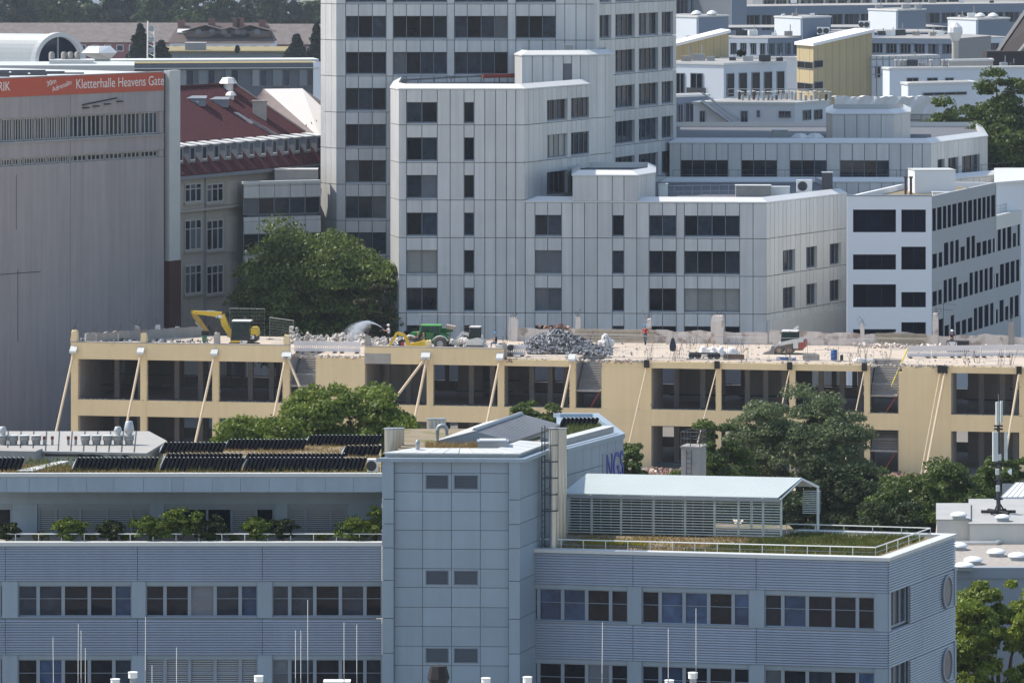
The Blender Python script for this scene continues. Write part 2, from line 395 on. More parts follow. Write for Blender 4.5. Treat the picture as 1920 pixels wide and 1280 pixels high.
# ------------------------------------------------------------------ railings
def railing(label, pts, h, n_posts, mats=m_white, r=.03, mid=1, z=16.93):
    t = thing('roof_railing', label, 'railing', (*pts[0], z)); pts = [Vector(p) for p in pts]
    for a, b, n in zip(pts[:-1], pts[1:], n_posts):
        mb = MB(); mb.tube([(*a, z+h), (*b, z+h)], r); mb.build('top_rail', mats, t)
        for k in range(mid):
            mb = MB(); mb.tube([(*a, z+h*(k+1)/(mid+1)), (*b, z+h*(k+1)/(mid+1))], r*.45, 4); mb.build('wire', m_galv, t)
        for k in range(n+1):
            p = a.lerp(b, k/n); mb = MB(); mb.tube([(*p, z), (*p, z+h-.01)], r*.8, 5); mb.build('post', mats, t)
    return t
railing('white tube railing along the planted terrace with shrubs', [fl.A+Vector((0,.75)), fl.B+Vector((0,.75))], .48, [18], mid=0)
# ------------------------------------------------------------------ stair tower
WT = [XD(717,232), XD(975,231.7), XD(1032,236.6), XD(1032,246), XD(717,246)]
st = thing('stair_tower', 'blue grey panelled stair tower with louvred vents between the two office wings', 'building', (*((WT[0]+WT[1])/2), 0))
f1 = Fac(WT[0], WT[1]); f2 = Fac(WT[1], WT[2])
core(st, 'wall', WT, 0, 21.5, .14, m_bframe)
v = lambda y: f1.px(850, y)[1]
cx = [739, 792.5, 846.6, 900.6, 954]; ry = [864, 886.8, 921.7, 957.9, 993.6, 1029, 1065.5, 1101, 1138, 1174, 1211, 1247, 1284, 1320]
def louvre(fac, th, u0, u1, v0, v1, w):
    mb = MB(); n = 9; p = (v1-v0-.06)/n
    for a, b, c, d in ((u0,u1,v0,v0+.04), (u0,u1,v1-.04,v1), (u0,u0+.05,v0,v1), (u1-.05,u1,v0,v1)): fac.add(mb, a, b, c, d, w, w+.03)
    for k in range(n):
        a = v0+.03+k*p
        mb.hexa([fac.pos(u0+.05,a,w+.02),fac.pos(u1-.05,a,w+.02),fac.pos(u1-.05,a+.01,w+.018),fac.pos(u0+.05,a+.01,w+.018)],
                [fac.pos(u0+.05,a+p*.75,w-.06),fac.pos(u1-.05,a+p*.75,w-.06),fac.pos(u1-.05,a+p*.75+.01,w-.06),fac.pos(u0+.05,a+p*.75+.01,w-.06)])
    return mb.build('louvre', M('louvre_grey', (.15,.17,.195), .5, .05, 1, .05), th)
for r in range(len(ry)-1):
    for c in range(4):
        u0, u1, v0, v1 = f1.ux(cx[c])+.012, f1.ux(cx[c+1])-.012, v(ry[r+1])+.012, v(ry[r])-.012
        if r in (1, 6, 10) and c in (1, 2):
            e = .13 if c == 1 else .1
            for a, b, p, q in ((u0,u1,v0,v0+.12), (u0,u1,v1-.08,v1), (u0,u0+e,v0+.121,v1-.081), (u1-e,u1,v0+.121,v1-.081)):
                f1.box('panel', m_blue, st, a, b, p, q, -.12, 0)
            f1.box('duct_opening', m_black, st, u0+e, u1-e, v0+.12, v1-.08, -.13, -.08)
            louvre(f1, st, u0+e, u1-e, v0+.12, v1-.08, -.02)
        else: f1.box('panel', m_blue, st, u0, u1, v0, v1, -.12, 0)
py = [864, 935, 981, 1026, 1087, 1158, 1223, 1320]
for a, b in zip(py[:-1], py[1:]):
    f1.box('pilaster', m_blue, st, 0, f1.ux(738.5), v(b)+.015, v(a)-.015, -.12, .22)
    f1.box('pilaster', m_blue, st, f1.ux(954.5), f1.L, v(b)+.015, v(a)-.015, -.12, .22)
    for c0, c1 in ((.0, .45), (.45, .72), (.72, 1)):
        f2.box('panel', m_blue, st, f2.L*c0+.012, f2.L*c1-.012, v(b)+.012, v(a)-.012, -.12, 0)
ring(st, 'cornice', WT, [0, 1], .3, .2, v(865), v(858), v(858), m_blue)
ring(st, 'parapet', WT, [0, 1], -.12, .6, v(857.5), v(852), v(852), m_galv)
a = inset(WT, .02); b = inset(WT, 1.5)
for i, n in ((0, 9), (1, 4)):
    j = (i+1) % 5
    for k in range(n):
        p = [Vector(q) for q in (a[i].lerp(a[j],(k+.03)/n), a[i].lerp(a[j],(k+.97)/n), b[i].lerp(b[j],(k+.97)/n), b[i].lerp(b[j],(k+.03)/n))]
        mb = MB(); mb.prism(p, v(851.5), [v(851.5)+.06, v(851.5)+.06, v(851.5)+.14, v(851.5)+.14]); mb.build('coping_sheet', m_coping, st)
mb = MB(); mb.prism(inset(WT, .5), 21.5, 21.72); mb.build('roof', m_soil, st)
# ------------------------------------------------------------------ right wing
WG = [XD(976,234.2), XD(1665,230.8), XD(1790,239.7), XD(1505,241.5), XD(1490,244.6), XD(1062,247), XD(976,250)]
rw = thing('office_wing', 'blue grey office wing with ribbed bands, round side windows and grassy roof terrace', 'building', (*((WG[0]+WG[1])/2), 0))
f3 = Fac(WG[0], WG[1]); f4 = Fac(WG[1], WG[2])
core(rw, 'wall', WG, 0, 16.9, .3, m_bframe)
v = lambda y: f3.px(976, y)[1]
jx = [976, 1187, 1418, 1665]
for y0, y1 in ((1034, 1092), (1165, 1231), (1305, 1370)):
    for a, b in zip(jx[:-1], jx[1:]): corr(f3, rw, f3.ux(a)+.012, f3.ux(b)-.012, v(y1), v(y0))
    for a, b in ((0,.5), (.5,1)): corr(f4, rw, f4.L*a+.012, f4.L*b-.012, v(y1), v(y0))
wins = ([977,1009,1054,1099,1144,1177], [1203,1237,1282,1328,1374,1405], [1433,1467,1513,1562,1607,1640])
pil = ((1177,1203), (1405,1433), (1640,1665))
office_windows(f3, rw, wins, 1093, 1162, 976, rgl(14, OFG), pil)
office_windows(f3, rw, wins, 1232, 1302, 976, rgl(22, OFG), pil)
core(rw, 'lower_wall', WG, 0, v(1370), .02, m_blue)
us = [f4.ux(x) for x in (1670, 1682, 1693, 1705)]
for y0, y1 in ((1093, 1162), (1232, 1302)):
    f4.box('pillar', m_blue, rw, .03, us[0], v(y1)-.06, v(y0), -.3, .03)
    f4.window(rw, us, v(y1), v(y0), -.24, m_bframe, g_mid, fw=.1)
    corr(f4, rw, us[-1]+.02, f4.L-.25, v(y1)-.04, v(y0)-.02)
    f4.box('pillar', m_blue, rw, f4.L-.22, f4.L+.02, v(y1)-.06, v(y0), -.3, .09)
    uc = f4.ux(1773); vc = (v(y0)+v(y1))/2-.1; ruu = .62
    mb = MB(); mf = MB()
    o = [f4.pos(uc+math.cos(t*math.pi/14)*ruu, vc+math.sin(t*math.pi/14)*.72, .1) for t in range(28)]
    mb.add(o, [tuple(range(28))])
    rwm = None
    for t in range(28):
        q = [f4.pos(uc+math.cos(s_*math.pi/14)*r_, vc+math.sin(s_*math.pi/14)*r_*1.16, w_) for s_, r_, w_ in ((t,ruu,.08),(t+1,ruu,.08),(t+1,ruu+.1,.08),(t,ruu+.1,.08),(t,ruu,.15),(t+1,ruu,.15),(t+1,ruu+.1,.15),(t,ruu+.1,.15))]
        mf.hexa(q[:4], q[4:])
    w_ = mf.build('round_window', m_bframe, rw); mb.build('pane', g_pale, w_)
ring(rw, 'coping', WG, [0, 1, 2], .1, .5, v(1034), v(1027.5), v(1027.5), m_coping)
mb = MB(); mb.prism(inset(WG, .32), 16.8, 16.95); mb.build('roof', m_soil, rw)
q = inset(WG, .9)
railing('white tube railing round the grassy roof terrace by the pergola', [q[0], q[1], q[2], q[3]], .5, [15, 5, 5], z=16.96)
# pergola: pitched sheet roof on white posts, horizontal white slats in front
pg = thing('pergola', 'long white roof pergola with corrugated sheet roof and horizontal slats on the grassy terrace', 'pergola', (*XD(1280,242), 16.95))
PA, PB = XD(1061,241.0), XD(1466,239.2); fp = Fac(PA, PB); perp = -fp.n
ze, zr, zb = 19.0, 19.75, 18.95
SKW = .42
n = 130
mb = MB()
for k in range(n):
    for (w0, w1, za, zb_) in ((.35, -1.9, ze, zr), (-1.9, -3.6, zr, 19.15)):
        dz = .012*(k % 2); a, b = fp.L*k/n-.02, fp.L*(k+1)/n-.02
        p = [fp.pos(a-w0*SKW,za,w0), fp.pos(b-w0*SKW,za,w0), fp.pos(b-w1*SKW,zb_,w1), fp.pos(a-w1*SKW,zb_,w1)]
        mb.hexa([c-Vector((0,0,.04)) for c in p], [c+Vector((0,0,dz)) for c in p])
mb.build('sheet_roof', M('white_sheet', (.50,.55,.54), .5, .06, .5, 0), pg)
fp.box('gutter', m_galv, pg, -.05, fp.L+.02, ze-.22, ze-.06, .22, .38)
m_louv = M('pale_green_louvre', (.62,.68,.66), .5, .05, 1, .04)
for k in range(13):
    z = 17.05+k*.135
    fp.box('slat', m_louv, pg, .0, fp.L+.0, z, z+.035, .18, .30)
for k in range(13):
    z = 17.9+k*.09
    if z < 19.0: block('slat', m_louv, pg, fp.pos(fp.L+1.2, z, -2.6-.02*k), (.9, .06, .03), fp.rz)
for x in (1064, 1110, 1165, 1226, 1285, 1340, 1385, 1431, 1465):
    u = fp.ux(x, 950); fp.box('post', m_white, pg, u-.05, u+.05, 16.95, 18.95, .02, .12)
    mb = MB(); mb.tube([fp.pos(u,18.55,.08), fp.pos(u,18.95,.36)], .035, 5); mb.build('bracket', m_white, pg)
for x in (1110, 1226, 1340, 1466):
    u = fp.ux(x, 950)
    mb = MB(); mb.tube([fp.pos(u,ze-.06,.1), fp.pos(u+1.9*SKW,zr-.08,-1.9), fp.pos(u+3.5*SKW,19.08,-3.5)], .05, 5); mb.build('rafter', m_white, pg)
    fp.box('post', m_white, pg, u+1.45-.06, u+1.45+.06, 16.95, 19.05, -3.5, -3.38)
gh = fp
m_ghg = glassmat('pergola_glass', (.05,.08,.075))
for k in range(14):
    u0, u1 = gh.ux(1062)+k*.52, gh.ux(1062)+(k+1)*.52
    gh.box('glass_panel', m_ghg, pg, u0+.02, u1-.02, 16.96, 18.7, -1.32, -1.29)
    gh.box('post', m_galv, pg, u0-.025, u0+.02, 16.95, 18.75, -1.34, -1.25)
# ------------------------------------------------------------------ sign wing behind the stair tower
WS = [XD(1040,244.5), XD(1062,244.6), XD(1169,251.8), XD(1120,262), XD(1040,262)]
sw = thing('office_wing', 'pale grey rear office wing with blue lettered sign behind the pergola', 'building', (*WS[1], 0))
core(sw, 'wall', WS, 0, 20.6, .1, m_blue)
f5 = Fac(WS[1], WS[2])
for k in range(7):
    a, b = f5.L*k/7, f5.L*(k+1)/7
    f5.box('panel', m_blue, sw, a+.01, b-.01, 19.45, 20.55, -.09, 0)
    if k < 5: f5.box('panel', m_blue, sw, a+.01, b-.01, 17.0, 19.42, -.09, 0)
ring(sw, 'coping', WS, [0, 1, 2, 3], .08, .3, 20.56, 20.8, 20.8, m_blue)
ring(sw, 'upstand', WS, [1], -.5, .8, 20.81, 21.12, 21.14, m_galv); ring(sw, 'upstand_sheet', WS, [1], -.45, 1.0, 21.145, 21.18, 21.2, m_coping)
f5.box('sign_board', m_bframe, sw, f5.ux(1129.5,870), f5.ux(1164,870), 17.0, f5.px(1130,851)[1], -.05, .03)
m_sign = M('sign_blue', (.02,.05,.33), .4, .03, 1, 0)
def text(name, s_, parent, fac, u, v_, w, size, mat, xs=1.0, sp=1.0, shear=0, ext=.02, rot=0):
    c = bpy.data.curves.new(name, 'FONT'); c.body = s_; c.size = size; c.extrude = ext; c.space_character = sp; c.shear = shear
    fo = bpy.data.objects.new('font_cage', c); COL.objects.link(fo); bpy.context.view_layer.update()
    me = bpy.data.meshes.new_from_object(fo.evaluated_get(bpy.context.evaluated_depsgraph_get())); bpy.data.objects.remove(fo); me.materials.clear(); me.materials.append(mat)
    o = bpy.data.objects.new(name, me); COL.objects.link(o); o.parent = parent
    o.location = fac.pos(u, v_, w)-root_loc(parent); o.scale = (xs,1,1)
    o.rotation_mode = 'QUATERNION'
    o.rotation_quaternion = (Matrix.Rotation(fac.rz,3,'Z') @ Matrix.Rotation(R(90),3,'X') @ Matrix.Rotation(rot,3,'Z')).to_quaternion()
    return o
text('sign_lettering', 'NGS', sw, f5, f5.ux(1135,870), f5.px(1135,902)[1], .05, (f5.px(1135,850)[1]-f5.px(1135,902)[1])/.72, m_sign, .62)
# ------------------------------------------------------------------ penthouse on the stair tower
m_deck = M('metal_deck', (.14,.135,.135), .5, .1, .6, 0)
m_pent = M('pent_wall', (.36,.38,.40), .6, .06, .5, 0)
ph = thing('roof_penthouse', 'low plant house with dark ribbed metal roof on top of the stair tower', 'plant house', (*XD(890,240), 21.72))
q0, q1, q2, q3 = XD(818,237.2), XD(962,237.0), XD(1050,244.5), XD(905,245.2)
rf, rb = q0.lerp(q1,.5), q3.lerp(q2,.5)
mb = MB(); mb.prism([q0.lerp(q2,.05), q1.lerp(q3,.05), q2.lerp(q0,.05), q3.lerp(q1,.05)], 20.9, 22.0); mb.build('wall', m_pent, ph)
def slope(name, a, b, c, d, mat, th, rib=0, ribmat=None):
    """A roof plane a-b (eave) to c-d (ridge) as a slab 0.08 thick; ribs run from eave to ridge."""
    a, b, c, d = map(Vector, (a, b, c, d)); mb = MB(); dn = Vector((0,0,.1))
    mb.hexa([a-dn,b-dn,c-dn,d-dn], [a,b,c,d])
    o = mb.build(name, mat, th)
    if rib:
        mb = MB()
        for k in range(rib+1):
            t = k/rib; p, q = a.lerp(b,t), d.lerp(c,t); mb.tube([p+Vector((0,0,.01)), q+Vector((0,0,.01))], .035, 4)
        r_ = mb.build('rib_seams', ribmat or mat, o); r_['kind'] = 'stuff'
    return o
slope('roof_slope', (*q1,22.0), (*q2,22.0), (*rb,22.5), (*rf,22.5), m_deck, ph, 20, m_galv)
slope('roof_slope', (*q3,22.0), (*q0,22.0), (*rf,22.5), (*rb,22.5), m_deck, ph, 20, m_galv)
mb = MB(); mb.tube([(*rf,22.55), (*rb,22.55)], .12, 6); mb.build('ridge_cap', m_galv, ph)
fq = Fac(q1, q2); fq0 = Fac(q0, q1)
mb = MB(); mb.add([fq0.pos(0,21.85,.02), fq0.pos(fq0.L,21.85,.02), fq0.pos(fq0.L,22.02,.02), fq0.pos(fq0.L/2,22.52,.02), fq0.pos(0,22.02,.02)]+[fq0.pos(0,21.85,-.2), fq0.pos(fq0.L,21.85,-.2), fq0.pos(fq0.L,22.02,-.2), fq0.pos(fq0.L/2,22.52,-.2), fq0.pos(0,22.02,-.2)],
    [(0,1,2,3,4),(9,8,7,6,5)]+[(i,(i+1)%5,5+(i+1)%5,5+i) for i in range(5)]); mb.build('gable_board', m_bframe, ph)
for k in range(3):
    louvre(fq, ph, .5+k*1.0, 1.3+k*1.0, 21.3, 21.8, -.28)
# duct clusters
def pipes(label, xs, ds, ytop, zb, r=.25):
    t = thing('duct_cluster', label, 'ventilation duct', (*XD(xs[0],ds[0]), zb))
    for x, d in zip(xs, ds):
        c = XD(x, d); cyl('duct_pipe', m_silver, t, c, r, zb, ZD(ytop, d), 18)
        cyl('duct_rim', m_galv, t, c, r+.03, ZD(ytop, d)+.002, ZD(ytop, d)+.05, 18)
pipes('short bright steel duct pipes at the corner of the stair tower roof', [730,737,743,749], [234.6,235.7,236.8,237.9], 804, 21.72, .24)
pipes('bright steel duct pipes standing behind the curved vent pipe', [808,815,822,828], [246.5,247.8,249.1,250.4], 786, 20.0, .22)
pipes('tall bright steel duct pipes running up beside the caged ladder', [1037,1043,1049,1055], [234.6,235.6,236.6,237.6], 804, 16.96, .2)
# caged ladder
cl = thing('caged_ladder', 'dark steel caged ladder on the side wall of the stair tower', 'ladder', (*f2.pos(f2.L*.62,16.96,.3).xy, 16.96))
uc = f2.L*.62
for du in (-.25,.25):
    mb = MB(); mb.tube([f2.pos(uc+du,16.96,.22), f2.pos(uc+du,23.0,.22)], .03, 5); mb.build('stringer', m_dark, cl)
for k in range(20):
    mb = MB(); mb.tube([f2.pos(uc-.25,17.2+k*.29,.22), f2.pos(uc+.25,17.2+k*.29,.22)], .016, 4); mb.build('rung', m_dark, cl)
for k in range(6):
    z = 18.9+k*.8; mb = MB(); mb.tube([f2.pos(uc+.36*math.cos(a),z,.22+.75*math.sin(a)) for a in [i*math.pi/8 for i in range(9)]], .022, 4); mb.build('cage_hoop', m_dark, cl)
for a in (.6, 1.57, 2.5):
    mb = MB(); mb.tube([f2.pos(uc+.36*math.cos(a),18.9,.22+.75*math.sin(a)), f2.pos(uc+.36*math.cos(a),22.9,.22+.75*math.sin(a))], .016, 4); mb.build('cage_bar', m_dark, cl)
# roof fittings on the stair tower
hv = thing('roof_hatch', 'white box vent with grey lid on the stair tower roof', 'roof vent', (*XD(924,234.4), 21.9))
c = XD(924,234.4); block('box', m_pent, hv, (*c,22.0), (1.45,1.0,.55)); block('lid', m_bframe, hv, (*c,22.31), (1.55,1.1,.07)); block('lid_sheet', m_coping, hv, (*c,22.37), (1.3,.9,.04))
sv = thing('vent_stub', 'short round steel vent stub on the coping of the stair tower', 'roof vent', (*XD(783,232.9), 22.0))
c = XD(783,232.9); cyl('pipe', m_galv, sv, c, .1, 21.9, 22.3); mb = MB(); mb.lathe([(.12,22.3),(.13,22.42),(.06,22.52),(.01,22.54)], (*c,0), 12); mb.build('cap', m_galv, sv, smooth=True)
gp = thing('gooseneck_pipe', 'bent galvanised vent pipe curving over beside the plant house', 'vent pipe', (*XD(822,236.6), 21.72))
c = P(829, 806, 236.8); mb = MB()
mb.tube([c+Vector((-.23,0,-1.0))]+[c+Vector((-.23*math.cos(a),0,.23*math.sin(a))) for a in [i*math.pi/8 for i in range(9)]]+[c+Vector((.23,0,-.25))], .1, 10); mb.build('pipe', m_galv, gp, smooth=True)
mb = MB(); mb.lathe([(.12,0),(.12,.04)], c+Vector((-.23,0,-.6)), 10); mb.build('flange', m_dark, gp)
def ac_unit(label, x, d, z, sx=.9, sy=.35, sz=.8, rz=0, group=None, m=m_white):
    c = XD(x, d); t = thing('air_conditioner', label, 'air conditioner', (*c, z), rz, group)
    mb = MB(); mb.box(-sx/2,sx/2,-sy/2,sy/2,.08,sz); mb.build('casing', m, t, local=True, bevel=.02)
    mb = MB(); mb.lathe([(sz*.36,-sy/2-.03),(sz*.36,-sy/2-.001)], (-sx*.12,0,sz*.53), 16, 'y'); mb.build('fan_grille', m_dark, t, local=True)
    for k in (-1,1): block('foot', m_dark, t, (k*sx*.35,0,.04), (.08,sy,.08), local=True)
    return t
ac_unit('small white air conditioner box on dry grass by the solar collectors', 699, 240.3, 20.06, .55, .4, .72)
# ------------------------------------------------------------------ trees, shrubs, grass
def leaves_mesh(name, mat, parent, loc, rx, ry, h, ncl, nleaf, leaf, seed, shape='round', cr=.26, droop=0.0):
    return _leaves(name, mat, parent, loc, rx, ry, h, int(ncl*1.9), int(nleaf*(4.2 if nleaf > 2300 else 1.8)), leaf*(.62 if nleaf > 2300 else 1.0), seed, shape, cr*.86, droop)
def _leaves(name, mat, parent, loc, rx, ry, h, ncl, nleaf, leaf, seed, shape='round', cr=.26, droop=0.0):
    g = np.random.default_rng(seed)
    # clump centres through the crown's volume, more of them towards the outside
    v = g.normal(size=(ncl,3)); v /= np.linalg.norm(v, axis=1)[:,None]
    r = g.uniform(.08,1,size=ncl)**.45
    c = v*r[:,None]
    if shape == 'cone':
        t = g.uniform(0,1,ncl)**1.35; a = g.uniform(0,6.283,ncl); rad = (1-t)*.95*np.sqrt(g.uniform(.15,1,ncl))
        c = np.stack([rad*np.cos(a), rad*np.sin(a), t*2-1], 1)
    elif shape == 'wide':
        c = np.sign(c)*np.abs(c)**.68
    c += g.normal(size=c.shape)*.05
    crad = cr*rx*g.uniform(.55,1.25,ncl)
    if shape == 'cone': crad *= (1.15-(c[:,2]+1)/2)*.9+.12
    idx = g.integers(0, ncl, nleaf)
    nv = g.normal(size=(nleaf,3)); nv[:,2] = np.abs(nv[:,2])*.8+nv[:,2]*.35; nv /= np.linalg.norm(nv, axis=1)[:,None]
    p = np.empty((nleaf,3)); cc = c[idx]
    rr = crad[idx]*g.uniform(.55,1.08,nleaf)
    p[:,0] = cc[:,0]*rx+nv[:,0]*rr; p[:,1] = cc[:,1]*ry+nv[:,1]*rr
    p[:,2] = (cc[:,2]+1)/2*h+nv[:,2]*rr*.75
    if droop: p[:,2] -= droop*rr*g.uniform(0,1,nleaf)
    nn = nv+g.normal(size=(nleaf,3))*.75; nn /= np.linalg.norm(nn, axis=1)[:,None]
    t1 = np.cross(nn, g.normal(size=(nleaf,3))); t1 /= np.linalg.norm(t1, axis=1)[:,None]; t2 = np.cross(nn, t1)
    s = leaf*g.uniform(.6,1.35,nleaf)[:,None]
    q = np.stack([p-t1*s, p-t2*s*.55+nn*s*.12, p+t1*s, p+t2*s*.55+nn*s*.12], 1).reshape(-1,3)
    me = bpy.data.meshes.new(name); me.vertices.add(4*nleaf); me.vertices.foreach_set('co', q.astype(np.float32).ravel())
    me.loops.add(4*nleaf); me.loops.foreach_set('vertex_index', np.arange(4*nleaf, dtype=np.int32))
    me.polygons.add(nleaf); me.polygons.foreach_set('loop_start', np.arange(0, 4*nleaf, 4, dtype=np.int32)); me.update(calc_edges=True)
    me.materials.append(mat); o = bpy.data.objects.new(name, me); COL.objects.link(o); o.parent = parent; o.location = loc
    return o, c
m_bark = M('bark', (.10,.075,.055), .95, .3, 3, .1)
def tree(name, label, x, d, ytop, w_px, mat, zb=3.0, nleaf=9000, ncl=70, leaf=.26, seed=1, depth=.8, shape='round', group=None, cat='tree', cr=.26, droop=0, base=0.0):
    c = XD(x, d); top = ZD(ytop, d); rx = w_px*d/F/2
    t = thing(name, label, cat, (*c, base), 0, group); h = top-base
    _, cc = leaves_mesh('crown', mat, t, (0,0,zb), rx*.88, rx*depth*.88, (h-zb)*.93, ncl, nleaf, leaf, seed, shape, cr, droop)
    mb = MB(); r0 = max(.03, h*.017); k = zb+(h-zb)*.45
    mb.tube([(0,0,-.05), (r0*.3,0,zb*.6), (0,r0*.4,k)], [r0*1.3, r0, r0*.45], 7)
    for q in cc[:9]:
        mb.tube([(0,0,zb*.8+.3*(h-zb)*random.random()*.5), (q[0]*rx*.4,q[1]*rx*depth*.4,zb+(q[2]+1)/2*(h-zb)*.7), (q[0]*rx*.8,q[1]*rx*depth*.8,zb+(q[2]+1)/2*(h-zb)*.9)], [r0*.5,r0*.3,r0*.1], 5)
    mb.build('trunk', m_bark, t, local=True)
    return t
l_bright = leafmat('leaf_bright', (.05,.09,.012), (.23,.29,.045))
l_fresh = leafmat('leaf_fresh', (.07,.115,.012), (.30,.36,.05))
l_mid = leafmat('leaf_mid', (.03,.06,.013), (.14,.19,.04))
l_dark = leafmat('leaf_dark', (.018,.034,.012), (.065,.09,.028))
l_grey = leafmat('leaf_greygreen', (.042,.070,.030), (.21,.25,.115))
l_chest = leafmat('leaf_chestnut', (.036,.070,.018), (.20,.25,.055))
l_brown = leafmat('leaf_brownish', (.028,.034,.015), (.095,.085,.036))
l_far = leafmat('leaf_far', (.018,.045,.018), (.07,.12,.035))
l_fard = leafmat('leaf_far_dark', (.009,.022,.016), (.028,.05,.03))
l_yel = leafmat('leaf_yellowgreen', (.06,.08,.012), (.22,.22,.03))
T = tree
T('leafy_tree', 'bright green spreading tree in front of the yellow shell beside the collector roof', 655, 300, 722, 300, l_bright, 11, 15000, 90, .22, 11, .8, 'wide')
T('leafy_tree', 'lower light green weeping tree next to the vent shed', 480, 296, 768, 250, l_bright, 11.5, 11000, 70, .2, 12, .8, 'wide', droop=.9)
T('leafy_tree', 'small rounded green tree top just above the plant house roof', 1006, 300, 738, 112, l_mid, 12, 5000, 60, .18, 13, .8, 'wide', cr=.36)
T('leafy_tree', 'narrow dark green tree behind the wing with blue letters', 1172, 300, 816, 84, l_mid, 8, 5000, 60, .18, 14, .8, 'wide', cr=.36)
T('willow_tree', 'large grey green tree with fine leaves in front of the yellow shell', 1497, 322, 728, 300, l_grey, 5, 19000, 95, .19, 15, .75, 'wide')
T('leafy_tree', 'deep green tree standing between the concrete chimney and the grey green tree', 1345, 312, 772, 185, l_mid, 5, 11000, 60, .2, 16, .8)
T('leafy_tree', 'dark shaded tree under the grey green one above the pergola end', 1565, 308, 850, 220, l_dark, 4, 10000, 70, .2, 17, .7, 'wide')
T('leafy_tree', 'bushy dark green tree left of the antenna mast below the shored facade', 1750, 297, 866, 270, l_mid, 5, 13000, 85, .19, 18, .6, 'wide')
T('leafy_tree', 'green tree rising behind the antenna mast', 1895, 303, 836, 170, l_mid, 5, 9000, 60, .2, 19, .6, 'wide')
T('leafy_tree', 'low dark bush tree between the pergola and the skylight roof', 1655, 291, 908, 190, l_dark, 4, 8000, 60, .18, 20, .6, 'wide')
T('leafy_tree', 'bright feathery tree beside the corner with round windows', 1872, 252, 1070, 225, l_fresh, 4, 17000, 120, .2, 21, .9, 'wide', droop=.4)
T('leafy_tree', 'smaller mid green tree below the domed skylights', 1832, 257.5, 1066, 80, l_mid, 3, 4500, 35, .17, 22, .7)
T('chestnut_tree', 'big dark chestnut tree between the yellow shell and the grey tower', 594, 459, 412, 325, l_chest, 3, 21000, 150, .32, 29, .6, 'round', cr=.3)
T('leafy_tree', 'brownish leaved tree touching the corner of the panelled grey block', 705, 449, 505, 95, l_brown, 3, 6000, 45, .28, 24, .55)
T('leafy_tree', 'small brownish tree at the foot of the panelled grey block', 772, 447, 585, 48, l_brown, 2, 2500, 25, .24, 25, .55)
T('poplar_tree', 'tall dense poplar with two pointed tops beside the white slab roofs', 1872, 545, 100, 170, l_mid, 8, 15000, 170, .34, 26, .9, 'round', cr=.34)
T('poplar_tree', 'shorter poplar in front of the plastic wrapped scaffold', 1776, 538, 148, 135, l_mid, 8, 9000, 120, .34, 27, .9, 'round', cr=.36)
T('leafy_tree', 'dark broad tree filling the gap at the end of the curved wing', 1895, 530, 205, 210, l_mid, 4, 12000, 120, .36, 28, .7, 'round', cr=.32)
for i, (x, d, yt, w, lb) in enumerate(((1632,338,872,150,'broad green tree between the grey green tree and the two parallel struts'), (1712,334,884,150,'broad green tree at the foot of the two parallel struts'), (1800,336,878,150,'broad green tree behind the mast at the foot of the shell'), (1880,332,872,140,'broad green tree behind the black plant screen'), (1400,330,860,160,'green tree filling in below the deep green one by the chimney'))):
    T('leafy_tree', lb, x, d, yt, w, (l_mid, l_mid, l_bright, l_mid, l_mid)[i], 2.5, 8000, 80, .2, 80+i, .7, 'wide', cr=.3)
# shrubs on the planted terrace
def shrub(label, x, d, ytop, w, mat, n, seed, z=16.93, leaf=.075, shape='round'):
    c = XD(x, d); h = ZD(ytop, d)-z; rx = w*d/F/2
    t = thing('terrace_shrub', label, 'shrub', (*c, z), 0, 'shrubs along the planted terrace')
    _, cc = leaves_mesh('foliage', mat, t, (0,0,h*.1), rx*.85, min(rx*.5,.45), h*.85, 26, n, leaf, seed, shape, .34)
    mb = MB()
    for q in cc[:6]: mb.tube([(0,0,-.02), (q[0]*rx*.6,q[1]*rx*.4,h*.1+(q[2]+1)/2*h*.7)], [.025,.008], 4)
    mb.build('stem', m_bark, t, local=True)
for i, (x, yt, w, m, lb) in enumerate(((14,984,42,l_dark,'low dark shrub by the unblinded terrace window'), (129,977,62,l_bright,'light green loose shrub before the slatted blinds'),
    (208,979,48,l_dark,'round dark shrub before the slatted blinds'), (283,975,72,l_bright,'broad light green shrub beside the taller spiky one'), (338,961,78,l_bright,'tallest spiky light green shrub on the terrace'),
    (392,972,60,l_dark,'dark shrub next to the tallest spiky shrub'), (484,977,58,l_bright,'pale loose shrub paired with a dark one'), (533,976,46,l_dark,'dark shrub paired with a pale loose one'),
    (668,982,76,l_bright,'low spreading shrub near the stair tower'), (705,952,34,l_bright,'upright green shrub against the stair tower wall'))):
    shrub(lb, x, 237.5 if x != 705 else 237.7, yt-8, w*1.25, m, 2200, 40+i)
for i, (x, yt, w) in enumerate(((75,996,40), (168,996,30), (240,998,34), (435,996,40), (600,998,50))):
    shrub('thin low tuft of weeds behind the terrace railing', x, 237.6, yt, w, l_yel, 220, 60+i, leaf=.06)
